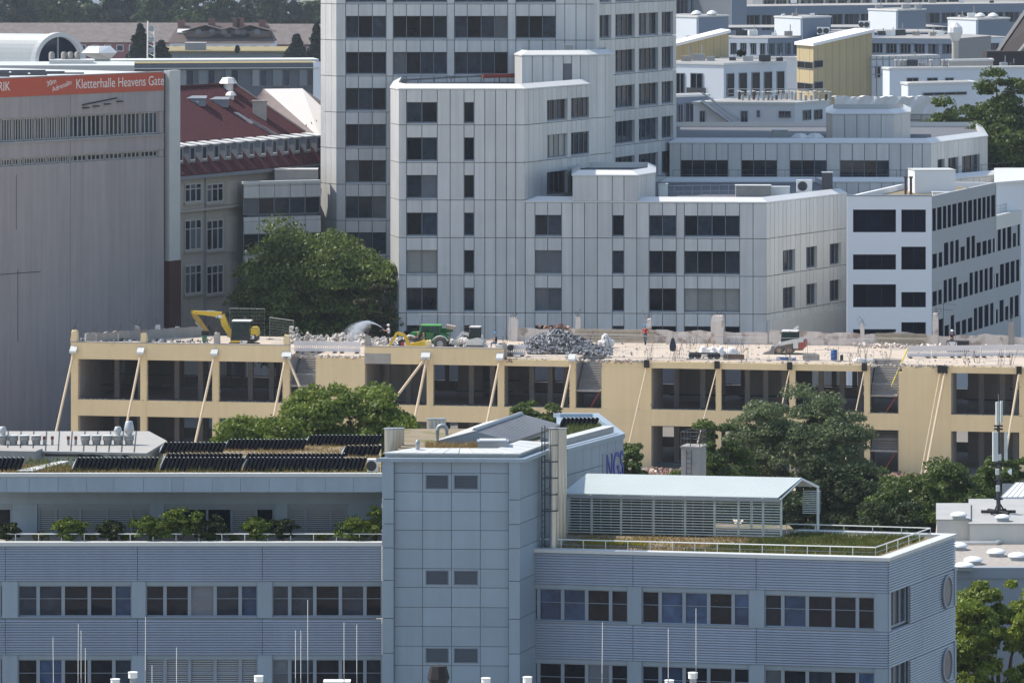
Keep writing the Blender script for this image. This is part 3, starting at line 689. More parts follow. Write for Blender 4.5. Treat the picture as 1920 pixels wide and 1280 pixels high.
def grass(label, poly, z, n, h, mat, seed, name='grass', zf=None):
    g = np.random.default_rng(seed); P2 = np.array([[p[0],p[1]] for p in poly]); a, b, c, d = P2[:4]
    s, t = g.uniform(0,1,n)[:,None], g.uniform(0,1,n)[:,None]
    p = (a*(1-s)+b*s)*(1-t)+(d*(1-s)+c*s)*t
    dens = np.sin(p[:,0]*1.7+seed)*np.cos(p[:,1]*1.3)+g.normal(size=n)*.6; keep = dens > -.35; p = p[keep]; n = len(p)
    hh = h*g.uniform(.4,1.4,n); ang = g.uniform(0,6.283,n); w = .018+.02*g.uniform(0,1,n)
    q = np.zeros((n,3,3)); q[:,:,:2] = p[:,None,:]; q[:,:,2] = z
    q[:,0,0] -= np.cos(ang)*w; q[:,0,1] -= np.sin(ang)*w; q[:,1,0] += np.cos(ang)*w; q[:,1,1] += np.sin(ang)*w
    q[:,2,2] += hh; q[:,2,0] += g.normal(size=n)*.35*hh; q[:,2,1] += g.normal(size=n)*.35*hh
    me = bpy.data.meshes.new(name); me.vertices.add(3*n); me.vertices.foreach_set('co', q.astype(np.float32).ravel())
    me.loops.add(3*n); me.loops.foreach_set('vertex_index', np.arange(3*n, dtype=np.int32)); me.polygons.add(n)
    me.polygons.foreach_set('loop_start', np.arange(0, 3*n, 3, dtype=np.int32)); me.update(calc_edges=True); me.materials.append(mat)
    o = bpy.data.objects.new(name, me); COL.objects.link(o); return tag(o, label, 'grass', None, 'stuff')
l_dry = leafmat('dry_grass', (.20,.13,.05), (.42,.31,.14), .3)
l_gr = leafmat('green_grass', (.045,.065,.015), (.17,.19,.04), .3)
l_sedum = leafmat('yellow_sedum', (.16,.15,.02), (.45,.40,.04), .3)
grass('dry straw coloured grass on the collector roof', [XD(306,240.3), XD(712,240.3), XD(712,253), XD(312,253)], 20.05, 13000, .15, l_dry, 1)
grass('dry straw coloured grass strip before the vent shed', [XD(-40,240.3), XD(306,240.3), XD(298,243.4), XD(-40,243.4)], 20.05, 6000, .16, l_dry, 9)
grass('green weeds among the solar collectors', [XD(20,240.3), XD(700,240.3), XD(690,246), XD(20,246)], 20.05, 5000, .26, l_gr, 2)
grass('tall dry grass on the stair tower roof', [XD(800,234.4), XD(900,234.4), XD(900,237), XD(800,237)], 21.72, 5000, .3, l_dry, 3)
q = inset(WG, 1.1)
grass('green meadow grass on the pergola terrace', [q[0].lerp(q[1],.42), q[1], q[2], XD(1500,240.6)], 16.95, 26000, .2, l_gr, 4)
grass('reddish dry grass on the pergola terrace', [q[0], q[1], q[2], XD(1100,239.5)], 16.95, 12000, .13, l_dry, 5)
grass('yellow green sedum patch by the terrace rail', [XD(1085,236), XD(1215,235.6), XD(1215,237.2), XD(1085,237.4)], 16.95, 3500, .22, l_sedum, 6)
grass('green grass around the rear solar collector', [XD(1060,252), XD(1130,253), XD(1122,258), XD(1062,258)], 20.6, 2500, .3, l_gr, 7)
# ------------------------------------------------------------------ solar tube collectors on the planted roof
m_tube = M('collector_tube', (.006,.007,.011), .8, .2, 2, .1, spec=.04)
def collector(label, x0, x1, d, h, z=20.06, skew=.35):
    a, b = XD(x0, d), XD(x1, d); t = thing('solar_collector', label, 'solar collector', (*a.lerp(b,.5), z), 0, 'tube collector banks on the planted roof')
    n = max(3, int((b-a).length/.21)); u = (b-a)/n
    mb = MB(); mt = MB()
    for k in range(n):
        p = a+u*(k+.5)
        mb.tube([(p.x-skew*.6,p.y,z+.05), (p.x,p.y+h*.7,z+h)], .085, 6)
        mt.obox((p.x+.02,p.y+h*.72,z+h+.03), (.07,.09,.05))
    mb.build('collector_tubes', m_tube, t)['kind'] = 'stuff'; mt.build('header_clips', m_white, t)['kind'] = 'stuff'
    mb = MB(); mb.hexa([(a.x-skew*.6,a.y+.1,z),(b.x-skew*.6,b.y+.1,z),(b.x-skew*.6,b.y+.16,z),(a.x-skew*.6,a.y+.16,z)], [(a.x,a.y+h*.75,z+h-.02),(b.x,b.y+h*.75,z+h-.02),(b.x,b.y+h*.8,z+h-.02),(a.x,a.y+h*.8,z+h-.02)]); mb.build('back_sheet', m_dark, t)
    mb = MB(); mb.prism([a+Vector((-skew*.6-.02,-.02)), a+Vector((-skew*.6,h*.8)), a+Vector((-.02,h*.8))], z, [z+.04,z+h*.5,z+h]); mb.build('end_bracket', m_bframe, t)
for x0, x1, d, h, lb in ((-40,45,240.9,.62,'dark tube collector bank by the pale roof walkway'), (143,297,240.9,.62,'dark tube collector bank beside the walkway in dry grass'), (307,458,240.9,.62,'middle dark tube collector bank of the front row'),
    (463,688,240.9,.62,'longest dark tube collector bank of the front row near the steel ducts'), (463,648,244.0,.5,'second row collector bank behind the longest one'), (312,455,244.0,.5,'second row collector bank behind the middle one'), (648,716,247.6,.5,'short collector bank behind the steel ducts'),
    (307,424,249.0,.5,'rear row collector bank by the white vent shed'), (428,576,250.5,.5,'rear row collector bank under the green trees'), (580,716,252.5,.5,'rear row collector bank under the spreading tree')):
    collector(lb, x0, x1, d, h)
collector('dark tube collector bank on the wing with blue letters', 1055, 1124, 256, .5, 20.62)
mb = MB(); a, b = RP(30,884,20.1), RP(112,866,20.1)
mb.prism([a, a+Vector((.9,0)), b+Vector((.5,0)), b], 20.07, 20.16); tag(mb.build('roof_walkway', m_coping), 'pale sheet metal walkway strip across the collector roof', 'walkway')
# ------------------------------------------------------------------ white shed with roof fans
m_shed = M('shed_render', (.62,.60,.56), .8, .1, .6, 0, streak=.1)
WV = [XD(-40,249.5), XD(268,248), XD(304,253.5), XD(272,258), XD(-40,258)]; ZV = ZD(848,248)
vsx = thing('vent_shed', 'white rendered plant building with a row of roof fans behind the collectors', 'building', (*XD(130,252), 0))
core(vsx, 'wall', WV, 0, ZV-.12, 0, m_shed)
mb = MB(); mb.prism(inset(WV, -.25), ZV-.11, ZV); mb.build('roof', M('shed_roof', (.36,.345,.32), .7, .12, .6, 0), vsx)
fv = Fac(WV[0], WV[1])
for x in (152, 174, 213, 235):
    u, vv = fv.px(x, 854); fv.window(vsx, [u-.2, u+.2], vv-.16, vv+.16, .0, m_galv, g_mid, fw=.05)
mb = MB(); fv.add(mb, fv.ux(-40), fv.ux(80), 15.5, ZD(848,247), .02, 1.4); mb.build('lean_to', m_conc, vsx)
mb = MB(); mb.tube([fv.pos(fv.ux(85),ZV-.22,.08), fv.pos(fv.ux(190),ZV-.22,.08), fv.pos(fv.ux(196),ZV-.35,.08), fv.pos(fv.ux(196),ZV-.9,.08)], .05, 6); mb.build('drain_pipe', m_dark, vsx)
for k in range(13):
    a, b = WV[0].lerp(WV[1], (k+.3)/13), WV[4].lerp(WV[3], (k+.3)/13); mb = MB(); mb.tube([(*a,ZV+.02), (*b,ZV+.02)], .03, 4); mb.build('roof_seam', m_dark, vsx)
m_fan = M('fan_housing', (.30,.30,.30), .5, .1, 1, .05, metal=.3)
for x, cowl in ((5,1), (25,0), (46,0), (68,0), (160,0), (181,0), (202,0), (221,1), (242,2)):
    d = 251.6; c = XD(x, d); t = thing('roof_fan', ('round roof fan with tall pale cowl on the vent shed' if cowl else 'round flat topped roof fan on the vent shed'), 'roof fan', (*c, ZV), 0, 'fans on the vent shed')
    mb = MB(); mb.lathe([(.2,0),(.22,.22),(.26,.25),(.26,.44),(.22,.47)], (0,0,0), 14); mb.build('housing', m_fan, t, smooth=True, local=True)
    mb = MB(); mb.lathe([(.29,.472),(.29,.51)], (0,0,0), 14); mb.build('cover_plate', m_coping, t, local=True)
    if cowl:
        k = 1.1 if cowl == 2 else .85
        mb = MB(); mb.lathe([(.13,.515),(.24*k,.75),(.25*k,.78),(.17*k,1.1*k),(.15*k,1.12*k)], (0,0,0), 16); mb.build('cowl', M('cowl_metal', (.46,.48,.50), .4, .06, 1, 0, metal=.3), t, smooth=True, local=True)
for x in (83, 98, 128, 142):
    c = XD(x, 251.5); t = thing('vent_pipe', 'short red topped vent pipe between the roof fans', 'vent pipe', (*c, ZV), 0, 'red topped pipes on the vent shed')
    cyl('pipe', m_fan, t, (0,0), .07, 0, .3, 10, True); cyl('collar', M('red_oxide', (.16,.05,.04), .7, .1, 2, 0), t, (0,0), .085, .3, .46, 10, True)
# ------------------------------------------------------------------ skylight roof, antenna mast
m_lime = M('pale_render', (.60,.58,.53), .8, .08, .5, 0, streak=.06)
WK = [XD(1748,262), XD(2010,262), XD(2010,284), XD(1757,284)]
sk = thing('skylight_hall', 'low hall with gravel roof and domed skylights beside the feathery tree', 'building', (*XD(1880,270), 0))
zk = ZD(1066,262)
core(sk, 'wall', WK, 0, zk-.1, 0, m_bframe); mb = MB(); mb.prism(WK, zk-.09, zk); mb.build('roof', m_gravel, sk)
mb = MB(); mb.box(WK[0].x, WK[1].x, 261.9, 262.3, zk-.5, zk+.08); mb.build('parapet', m_bframe, sk)
for x0, x1, d0, d1, y, nm in ((1757,1818,273.5,281,973,'roof_block'), (1818,2000,272.5,284,981,'roof_block')):
    q = [XD(x0,d0), XD(x1,d0), XD(x1,d1), XD(x0,d1)]; z1 = ZD(y, d0)
    mb = MB(); mb.prism(q, zk, z1-.06); o = mb.build(nm, m_lime, sk); mb = MB(); mb.prism(inset(q,-.06), z1-.055, z1); mb.build('cover_sheet', M('felt_cover', (.36,.36,.35), .8, .15, .8, 0), o)
mb = MB(); mb.tube([(*XD(1790,272.0),zk+.12), (*XD(1868,272.0),zk+.12), (*XD(1960,277),zk+.6)], .1, 6); mb.build('roof_kerb', m_coping, sk)
def dome(x, y, z, rx, lb='white domed skylight on the gravel roof'):
    c = RP(x, y, z); t = thing('skylight_dome', lb, 'skylight', (*c, z), 0, 'domed skylights')
    mb = MB(); mb.lathe([(rx*1.05,0),(rx*1.02,.2)], (0,0,0), 4); o = mb.build('kerb', m_galv, t, local=True); o.rotation_euler = (0,0,.785)
    mb = MB(); mb.lathe([(rx*math.cos(a)*.98, .2+rx*.42*math.sin(a)) for a in [i*math.pi/12 for i in range(6)]]+[(.03,.2+rx*.42)], (0,0,0), 18); mb.build('dome', M('dome_acrylic', (.80,.82,.83), .3, .03, 1, 0), t, smooth=True, local=True)
for x, y in ((1868,1042), (1908,1049), (1825,1057), (1808,1067.5), (1797,1030)): dome(x, y, zk, .56)
dome(1798, 972, ZD(973,273.5)+.01, .5, 'domed skylight on the small pale roof block')
dome(1880, 976, ZD(981,272.5)+.01, .45, 'domed skylight under the antenna mast')
ms = thing('antenna_mast', 'mobile phone mast with tall panel antennas on a black steel base', 'antenna mast', (*XD(1872,277), ZD(981,272.5)))
zb = ZD(981,272.5); c = XD(1872,277)
mb = MB(); mb.tube([(*c,zb), (*c,ZD(745,277)-.3)], [.13,.07], 10); mb.build('pole', m_dark, ms, smooth=True)
mb = MB(); mb.tube([(*c,ZD(770,277)), (*c,ZD(739,277))], .018, 5); mb.build('rod', m_galv, ms)
m_ant = M('antenna_casing', (.56,.60,.59), .45, .04, 1, 0)
for x, y0, y1, dd, w in ((1870,752,795,-.35,.17), (1877.5,752,792,.1,.12), (1866,808,863,-.35,.3), (1886,810,862,-.1,.16)):
    p = XD(x, 277+dd); block('panel_antenna', m_ant, ms, (*p,(ZD(y0,277)+ZD(y1,277))/2), (w,.14,ZD(y0,277)-ZD(y1,277)), .3)
for y in (798, 804, 868, 900, 935): block('clamp', m_black, ms, (*c,ZD(y,277)), (.5,.2,.08))
for x, y in ((1874,856), (1870,883), (1871,914)): block('radio_unit', m_ant, ms, (*XD(x,276.7),ZD(y,277)), (.2,.2,.33))
mb = MB(); mb.lathe([(.02,0),(.14,.1),(.19,.22)], XD(1889,276.6).to_3d()+Vector((0,-.1,ZD(882,277))), 12, 'x'); mb.build('dish', m_white, ms, smooth=True)
for a in (0, 1.05, 2.1):
    mb = MB(); e = Vector((math.cos(a), math.sin(a)))*1.0; mb.tube([(*(c-e),zb+.12), (*(c+e),zb+.12)], .09, 4); mb.build('base_beam', m_black, ms)
    mb = MB(); mb.tube([(*(c+e*.35),zb+.15), (*c,zb+.7)], .05, 4); mb.build('brace', m_black, ms)
# dark louvred plant screen with pale lean-to roof
ps = thing('plant_screen', 'black plant screen with pale slanting roof behind the antenna mast', 'plant house', (*XD(1925,288), 0))
q = [XD(1879,286), XD(2000,286), XD(2000,293), XD(1879,293)]
mb = MB(); mb.prism(q, 0, ZD(932,286)); mb.build('wall', m_dark, ps)
slope('roof_slope', (*XD(1877,285.7),ZD(930,286)), (*XD(2000,285.7),ZD(930,286)), (*XD(2000,293),ZD(904,293)), (*XD(1905,293),ZD(904,293)), m_white, ps, 12, m_coping)
# concrete chimney with cage
ch = thing('concrete_chimney', 'square concrete chimney with ladder and railed top beside the green trees', 'chimney', (*XD(1300,286), 0))
q = [XD(1277,285), XD(1312,284.6), XD(1324,286), XD(1289,286.4)]; zt = ZD(836,285)
mb = MB(); mb.prism(q, 0, zt-.1); mb.build('shaft', m_conc, ch); mb = MB(); mb.prism(inset(q,-.06), zt-.1, zt); mb.build('cap_slab', m_conc, ch)
fc = Fac(q[0], q[1])
mb = MB()
for du in (.35,.65): mb.tube([fc.pos(du,zt-3,.06), fc.pos(du,zt-.2,.06)], .02, 4)
for k in range(9): mb.tube([fc.pos(.35,zt-2.8+k*.3,.06), fc.pos(.65,zt-2.8+k*.3,.06)], .015, 4)
mb.build('ladder', m_dark, ch)
for z in (zt+.45, zt+.85):
    mb = MB(); mb.tube([(*p,z) for p in q+[q[0]]], .025, 4); mb.build('guard_rail', m_dark, ch)
for i in range(4):
    for tt in (0,.5):
        p = q[i].lerp(q[(i+1)%4], tt); mb = MB(); mb.tube([(*p,zt), (*p,zt+.85)], .025, 4); mb.build('post', m_dark, ch)
# ------------------------------------------------------------------ near roof with flues and rods (its roof lies below the picture)
WN = [XD(-100,196), XD(2000,196), XD(2000,220), XD(-100,220)]
nr = thing('flue_roof_building', 'flat roofed building carrying the thin rods and round flue caps', 'building', (*XD(900,208), 0))
mb = MB(); mb.prism(WN, 0, 11.2); mb.build('wall', m_conc, nr); mb = MB(); mb.prism(WN, 11.21, 11.3); mb.build('roof', m_gravel, nr)
for x, y in ((216,1272), (249,1259), (485,1266), (911,1270), (989,1268), (1255,1274), (1299,1260)):
    c = XD(x, 212); z = ZD(y, 212); k = 1.0
    t = thing('chimney_flue', 'white round flue cap standing before the ribbed office facade', 'flue', (*c, 11.3), 0, 'flue caps along the near roof')
    cyl('flue', m_galv, t, (0,0), .13, 0, z-11.3-.25, 12, True); cyl('cap', m_white, t, (0,0), .2, z-11.3-.26, z-11.3-.02, 14, True); cyl('lid', m_white, t, (0,0), .22, z-11.3-.018, z-11.3, 14, True)
for x, y, dx in ((101,1194,-2), (146,1169,1), (152,1181,0), (160,1214,0), (272,1156,1), (331,1213,0), (285,1246,0), (554,1181,0), (564,1181,0), (577,1124,0), (645,1166,0), (669,1170,0), (1128,1166,2), (1253,1178,0), (1305,1140,0)):
    c = XD(x, 211); z = ZD(y, 211); t = thing('lightning_rod', 'thin pale upright rod rising before the ribbed office facade', 'lightning rod', (*c, 11.3), 0, 'rods along the near roof')
    mb = MB(); mb.tube([(0,0,0), (dx*.01,0,(z-11.3)*.6)], .022, 5); mb.build('mast', m_galv, t, local=True)
    mb = MB(); mb.tube([(dx*.01,0,(z-11.3)*.6), (dx*.02,0,z-11.3)], .012, 4); mb.build('tip', m_white, t, local=True)
t = thing('black_cowl', 'black faceted chimney cowl before the stair tower', 'chimney cowl', (*XD(822,212), 11.3)); z = ZD(1247,212)-11.3
cyl('flue', m_black, t, (0,0), .2, 0, z-1.05, 8, True); mb = MB(); mb.lathe([(.26,z-1.1),(.5,z-.55),(.38,z-.08),(.36,z)], (0,0,0), 8); mb.build('cowl', m_black, t, local=True)
t = thing('roof_box', 'white box with turquoise edge just above the picture edge', 'roof vent', (*XD(632,212), 11.3)); z = ZD(1277,212)-11.3
mb = MB(); mb.box(-.55,.55,-.3,.3,0,z); mb.build('box', m_white, t, local=True); mb = MB(); mb.box(-.6,.6,-.35,.35,z+.001,z+.05); mb.build('lid', m_white, t, local=True)
# ------------------------------------------------------------------ yellow concrete shell under demolition
m_yel = M('yellow_render', (.69,.55,.335), .85, .07, .35, .03, streak=.07, bump=.25, bscale=5, sep=((.50,.40,.26), .5, .71))
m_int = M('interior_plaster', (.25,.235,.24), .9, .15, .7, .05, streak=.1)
m_slab = M('roof_slab', (.50,.42,.34), .92, .18, .35, 0, sep=((.36,.32,.28), .45, .60), bump=.4, bscale=3)
m_spall = M('broken_concrete', (.34,.31,.28), .95, .35, 2, .1, bump=.6, bscale=6)
m_brick = M('broken_brick', (.31,.19,.145), .95, .3, 3, .1, island=.4)
m_teal = M('teal_rail', (.03,.06,.085), .6, .1, 1, 0)
m_rub = M('rubble', (.42,.39,.36), .95, .2, 2, 0, island=.55)
m_rubd = M('rubble_dark', (.14,.145,.16), .6, .2, 2, 0, island=.95, sep=((.70,.70,.72), 3.2, .64))
m_wood = M('strut_timber', (.62,.50,.36), .75, .08, 1, .05)
m_rust = M('rebar', (.09,.06,.05), .9, .1, 2, 0)
YA = XD(133,421.6); _b = XD(1800,408.5); YU = (_b-YA).normalized(); YB = YA+YU*92; YN = Vector((YU.y,-YU.x)); YD = 18.0
fy = Fac(YA, YB)
ZS, ZO, Z2T, Z2B, ZU = 9.6, 9.0, 5.46, 4.05, 10.45
yb = thing('demolition_shell', 'yellow two storey concrete shell building being demolished and propped with timber struts', 'building', (*YA, 0))
ux = lambda x: fy.ux(x, 700)
YC = [(133,146), (263,275), (398,410), (530,543), (800,812), (933,945), (1068,1079), (1342,1352), (1480,1491), (1620,1631), (1911,1923), (2040,2052)]
WALL = [(592,684), (1128,1221), (1685,1783)]
for a, b in YC:
    for z0, z1 in ((.0, Z2B), (Z2T, ZO)): fy.box('column', m_yel, yb, ux(a), ux(b), z0+.002, z1-.002, -.5, 0)
for a, b in WALL:
    for z0, z1 in ((.0, Z2B), (Z2T, ZO)): fy.box('wall_panel', m_yel, yb, ux(a), ux(b), z0+.002, z1-.002, -.45, .01)
edges = [133, 275, 410, 543, 684, 812, 945, 1079, 1221, 1352, 1491, 1631, 1783, 1923, 2052]
for i, (a, b) in enumerate(zip(edges[:-1], edges[1:])):
    fy.box('spandrel_beam', m_yel, yb, ux(a)+.004, ux(b)-.004, Z2B, Z2T, -.42, .02)
    up = b <= 543 or a in (684, 812)
    zt = ZU if up else ZS-.04
    if a == 543 or a == 1079 or a == 1631:
        fy.box('edge_beam', m_yel, yb, ux(b-92)+.004, ux(b)-.004, ZO, ZS-.12, -.42, .02)
    else: fy.box('edge_beam', m_yel, yb, ux(a)+.004, ux(b)-.004, ZO, zt, -.42, .02)
    if up: fy.box('coping', m_conc, yb, ux(a)+.004, ux(b)-.004, zt+.001, zt+.07, -.5, .06)
# floors, roof slab, end wall, inside columns and cross walls
def yslab(name, z0, z1, mat, w0=-.43, w1=-YD, u0=.0, u1=None):
    mb = MB(); fy.add(mb, u0, fy.L if u1 is None else u1, z0, z1, w0, w1); return mb.build(name, mat, yb)
stairs_x = [(543,592), (1079,1128), (1631,1685)]
cut = [0]; [cut.extend((ux(a), ux(b))) for a, b in stairs_x]; cut.append(fy.L)
for i in range(0, len(cut), 2):
    yslab('roof_slab', 9.22, ZS, m_slab, u0=cut[i], u1=cut[i+1]); yslab('floor_slab', 4.7, 5.0, m_int, u0=cut[i], u1=cut[i+1])
for i in range(1, len(cut)-1, 2):
    yslab('roof_slab', 9.22, ZS, m_slab, -5.4, u0=cut[i], u1=cut[i+1]); yslab('floor_slab', 4.7, 5.0, m_int, -5.4, u0=cut[i], u1=cut[i+1])
yslab('ground_slab', .02, .3, m_conc, -.43)
m_spd = M('soffit_edge', (.30,.26,.21), .95, .3, 1.2, .1, bump=.6, bscale=6)
rn = random.Random(4)
mb = MB()
for k in range(260):
    u = rn.uniform(ux(945), fy.L-1); mb.chunk(fy.pos(u, ZS-.02, rn.uniform(-.5,.0)), rn.uniform(.03,.13), rn)
for k in range(120):
    u = rn.choice([rn.uniform(ux(545),ux(682)), rn.uniform(ux(1079),ux(1215)), rn.uniform(ux(1630),ux(1780))]); mb.chunk(fy.pos(u, ZS-.08, rn.uniform(-.45,.08)), rn.uniform(.08,.22), rn)
for k in range(900):
    u = rn.uniform(.5, fy.L-1); mb.chunk(fy.pos(u, Z2T+.0, rn.uniform(-.4,.0)), rn.uniform(.02,.09), rn)
for a, b in YC+WALL:
    for x in (a, b):
        for k in range(14): mb.chunk(fy.pos(ux(x)+rn.uniform(-.03,.03), rn.uniform(5.5,9.0), rn.uniform(-.35,-.02)), rn.uniform(.03,.1), rn)
mb.build('broken_edge', m_spall, yb)['kind'] = 'stuff'
mb = MB()
for k in range(40): mb.chunk(fy.pos(rn.choice([ux(545)+rn.uniform(-.3,.4), ux(1140)+rn.uniform(-.5,2), ux(948)+rn.uniform(0,.5)]), ZS-.1+rn.uniform(-.2,.1), -.05), .13, rn)
mb.build('broken_brickwork', m_brick, yb)['kind'] = 'stuff'
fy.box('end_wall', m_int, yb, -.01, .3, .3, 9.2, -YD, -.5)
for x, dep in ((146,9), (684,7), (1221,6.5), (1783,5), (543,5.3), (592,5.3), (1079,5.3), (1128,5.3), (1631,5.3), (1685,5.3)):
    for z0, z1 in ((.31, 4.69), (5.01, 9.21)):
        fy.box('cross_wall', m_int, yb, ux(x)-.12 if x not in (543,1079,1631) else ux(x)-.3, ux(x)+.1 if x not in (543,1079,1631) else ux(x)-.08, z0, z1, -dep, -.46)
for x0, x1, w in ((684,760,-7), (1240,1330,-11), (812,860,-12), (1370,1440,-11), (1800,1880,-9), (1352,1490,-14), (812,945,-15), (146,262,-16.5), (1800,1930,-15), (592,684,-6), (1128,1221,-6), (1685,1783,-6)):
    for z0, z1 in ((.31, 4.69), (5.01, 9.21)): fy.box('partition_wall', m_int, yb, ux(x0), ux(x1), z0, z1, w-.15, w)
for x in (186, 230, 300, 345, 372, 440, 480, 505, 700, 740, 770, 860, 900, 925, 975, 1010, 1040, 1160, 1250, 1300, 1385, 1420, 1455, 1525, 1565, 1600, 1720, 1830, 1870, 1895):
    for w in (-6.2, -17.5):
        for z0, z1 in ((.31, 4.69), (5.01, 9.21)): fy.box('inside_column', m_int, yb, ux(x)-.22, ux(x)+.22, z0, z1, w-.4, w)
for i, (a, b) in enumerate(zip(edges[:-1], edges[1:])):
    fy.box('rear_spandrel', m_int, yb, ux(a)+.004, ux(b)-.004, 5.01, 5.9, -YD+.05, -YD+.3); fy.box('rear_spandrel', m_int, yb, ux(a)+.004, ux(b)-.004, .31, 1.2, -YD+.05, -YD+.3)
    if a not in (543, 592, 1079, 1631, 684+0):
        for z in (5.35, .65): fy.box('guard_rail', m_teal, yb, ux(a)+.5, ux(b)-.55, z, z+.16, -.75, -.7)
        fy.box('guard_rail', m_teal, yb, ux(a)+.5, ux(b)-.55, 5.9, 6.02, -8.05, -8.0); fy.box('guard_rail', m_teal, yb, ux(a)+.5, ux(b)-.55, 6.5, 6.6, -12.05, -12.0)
# stair flights in the three stair bays
m_redl = M('red_stringer', (.30,.045,.03), .7, .1, 1, 0)
for a, b in stairs_x:
    for zb, in ((5.0,), (.3,)):
        u0, u1 = ux(a)+.02, ux(b)-.13; zm = zb+2.0
        fy.box('stair_landing', m_conc, yb, u0, u1, zm-.15, zm, -1.5, -.3)
        for k in range(14):
            z = zm+(k+1)*.18; fy.box('stair_step', m_conc, yb, u0, u1, z-.18, z, -1.5-(k+1)*.28, -1.5-k*.28+.02)
        mb = MB(); mb.hexa([fy.pos(u0+.9,zb,-.5),fy.pos(u0+1.0,zb,-.5),fy.pos(u0+1.0,zb,-.6),fy.pos(u0+.9,zb,-.6)], [fy.pos(u1-.2,zm-.2,-.5),fy.pos(u1-.1,zm-.2,-.5),fy.pos(u1-.1,zm-.2,-.6),fy.pos(u1-.2,zm-.2,-.6)]); mb.build('stair_stringer', m_redl, yb)
        if a != 1079 or zb < 1:
            mb = MB(); mb.tube([fy.pos(u0,zm+.95,-.4), fy.pos(u1,zm+.95,-.4)], .025, 4)
            for k in range(13): uu = u0+(u1-u0)*k/12; mb.tube([fy.pos(uu,zm,-.4), fy.pos(uu,zm+.95,-.4)], .014, 4)
            mb.build('stair_railing', m_galv, yb)
# exposed concrete patch on the beam
fy.box('bare_patch', m_conc, yb, ux(683.5), ux(733), 9.0, ZU-.55, .0, .03)
# ------------------------------------------------------------------ timber struts with head blocks
def strut(x1, y1, x2, y2, r, dark, lb):
    h = fy.pos(*fy.px(x1, y1), .2); uf, _v = fy.px(x2, y2); yf = YH+48*F/(fy.pos(uf,0).y-4.0); t_ = (yf-y1)/(y2-y1); xf = x1+(x2-x1)*t_
    f_ = RP(xf, yf, 0)
    t = thing('timber_strut', lb, 'strut', (*f_, 0), 0, 'raking struts along the yellow shell')
    mb = MB(); mb.tube([(*f_,0), h], r, 8); mb.build('shaft', m_wood, t)
    u, v_ = fy.px(x1, y1-6)
    if dark: fy.box('head_block', m_black, t, u-.22, u+.22, v_-.3, v_+.35, .03, .3)
    else:
        mb = MB(); mb.hexa([fy.pos(u-.32,v_-.25,.5),fy.pos(u+.32,v_-.25,.5),fy.pos(u+.32,v_-.25,.04),fy.pos(u-.32,v_-.25,.04)], [fy.pos(u-.3,v_-.05,.5),fy.pos(u+.3,v_-.05,.5),fy.pos(u+.3,v_+.35,.04),fy.pos(u-.3,v_+.35,.04)]); mb.build('head_block', m_coping, t)
for a in ((139,662,103,820,.11,0,'strut at the outer corner of the yellow shell by the big hall'), (265,664,235,810,.11,0,'strut on the second yellow column next to the big hall'), (403,667,365,835,.11,0,'strut on the yellow column below the excavator with breaker'),
    (536,672,512,790,.11,0,'steep strut sharing its head with a leaning one beside the railed stair'), (541,672,576,756,.11,0,'strut leaning across the stair bay beside the light green tree'), (797,673,748,738,.12,0,'strongly slanting strut of the forked pair under the green telehandler'), (801,673,780,775,.12,0,'steep strut of the forked pair under the green telehandler'),
    (938,675,915,785,.11,0,'strut below the seated worker with blue helmet'), (1073,677,1048,790,.11,0,'strut beside the stair bay below the scrap heap'), (1213,688,1180,830,.06,1,'thin strut on the plain wall panel beside the scrap heap stair'), (1345,690,1316,800,.055,1,'thin strut above the concrete chimney'),
    (1481,692,1460,790,.055,1,'thin strut ending in the grey green tree top'), (1621,694,1603,780,.055,1,'thin strut beside the stair bay over the grey green tree'), (1763,698,1726,893,.055,1,'thinner one of two parallel struts on the plain wall panel'), (1772,699,1733,898,.11,1,'thicker one of two parallel struts on the plain wall panel'), (1911,700,1886,850,.1,1,'strut passing behind the antenna mast')):
    strut(*a)
# ------------------------------------------------------------------ on the roof: parapet remains, stubs, rubble, barriers, fences
m_pw = M('old_white_plaster', (.66,.59,.54), .9, .15, .8, .05, streak=.2, sep=((.36,.29,.25), 1.1, .58), bump=.5)
def ragged(name, label, p, q, z, h, th, mat, seed, n=40, cat='wall remnant', jag=.12):
    g = random.Random(seed); p, q = Vector(p), Vector(q); u = (q-p).normalized(); nn = Vector((-u.y,u.x))*th/2
    t = thing(name, label, cat, (*p.lerp(q,.5), z)); mb = MB(); hs = [h*(1+g.uniform(-jag,jag*.5)) for k in range(n+1)]
    for k in range(n):
        a, b = p.lerp(q, k/n), p.lerp(q, (k+1)/n)
        mb.hexa([(*(a-nn),z),(*(b-nn),z),(*(b+nn),z),(*(a+nn),z)], [(*(a-nn),z+hs[k]),(*(b-nn),z+hs[k+1]),(*(b+nn),z+hs[k+1]*.97),(*(a+nn),z+hs[k]*.97)])
    mb.build('masonry', mat, t); return t
bw = lambda x, w=-YD+.3: fy.pos(fy.ux(x, 640), 0, 0)   # helper: unused depth kept explicit below
def on_roof(x, w):
    """Point of the roof under photo column x at distance w behind the facade."""
    f_ = Fac(YA-YN*w, YB-YN*w); u = f_.ux(x, 640); return (f_.A+f_.u*u)
ragged('parapet_remnant', 'broken white plastered parapet behind the scrap heap and the red shirted worker', on_roof(965,17.7), on_roof(1440,17.7), ZS, 1.15, .35, m_pw, 1, 30)
ragged('parapet_remnant', 'broken white plastered parapet behind the barrel and the water barriers', on_roof(1442,17.7), on_roof(1930,17.7), ZS, 1.2, .35, m_pw, 2, 30, jag=.2)
ragged('parapet_remnant', 'low grey concrete upstand between the big hall and the yellow excavator', on_roof(160,9), on_roof(385,17.5), ZS, .9, .3, m_conc, 3, 40)
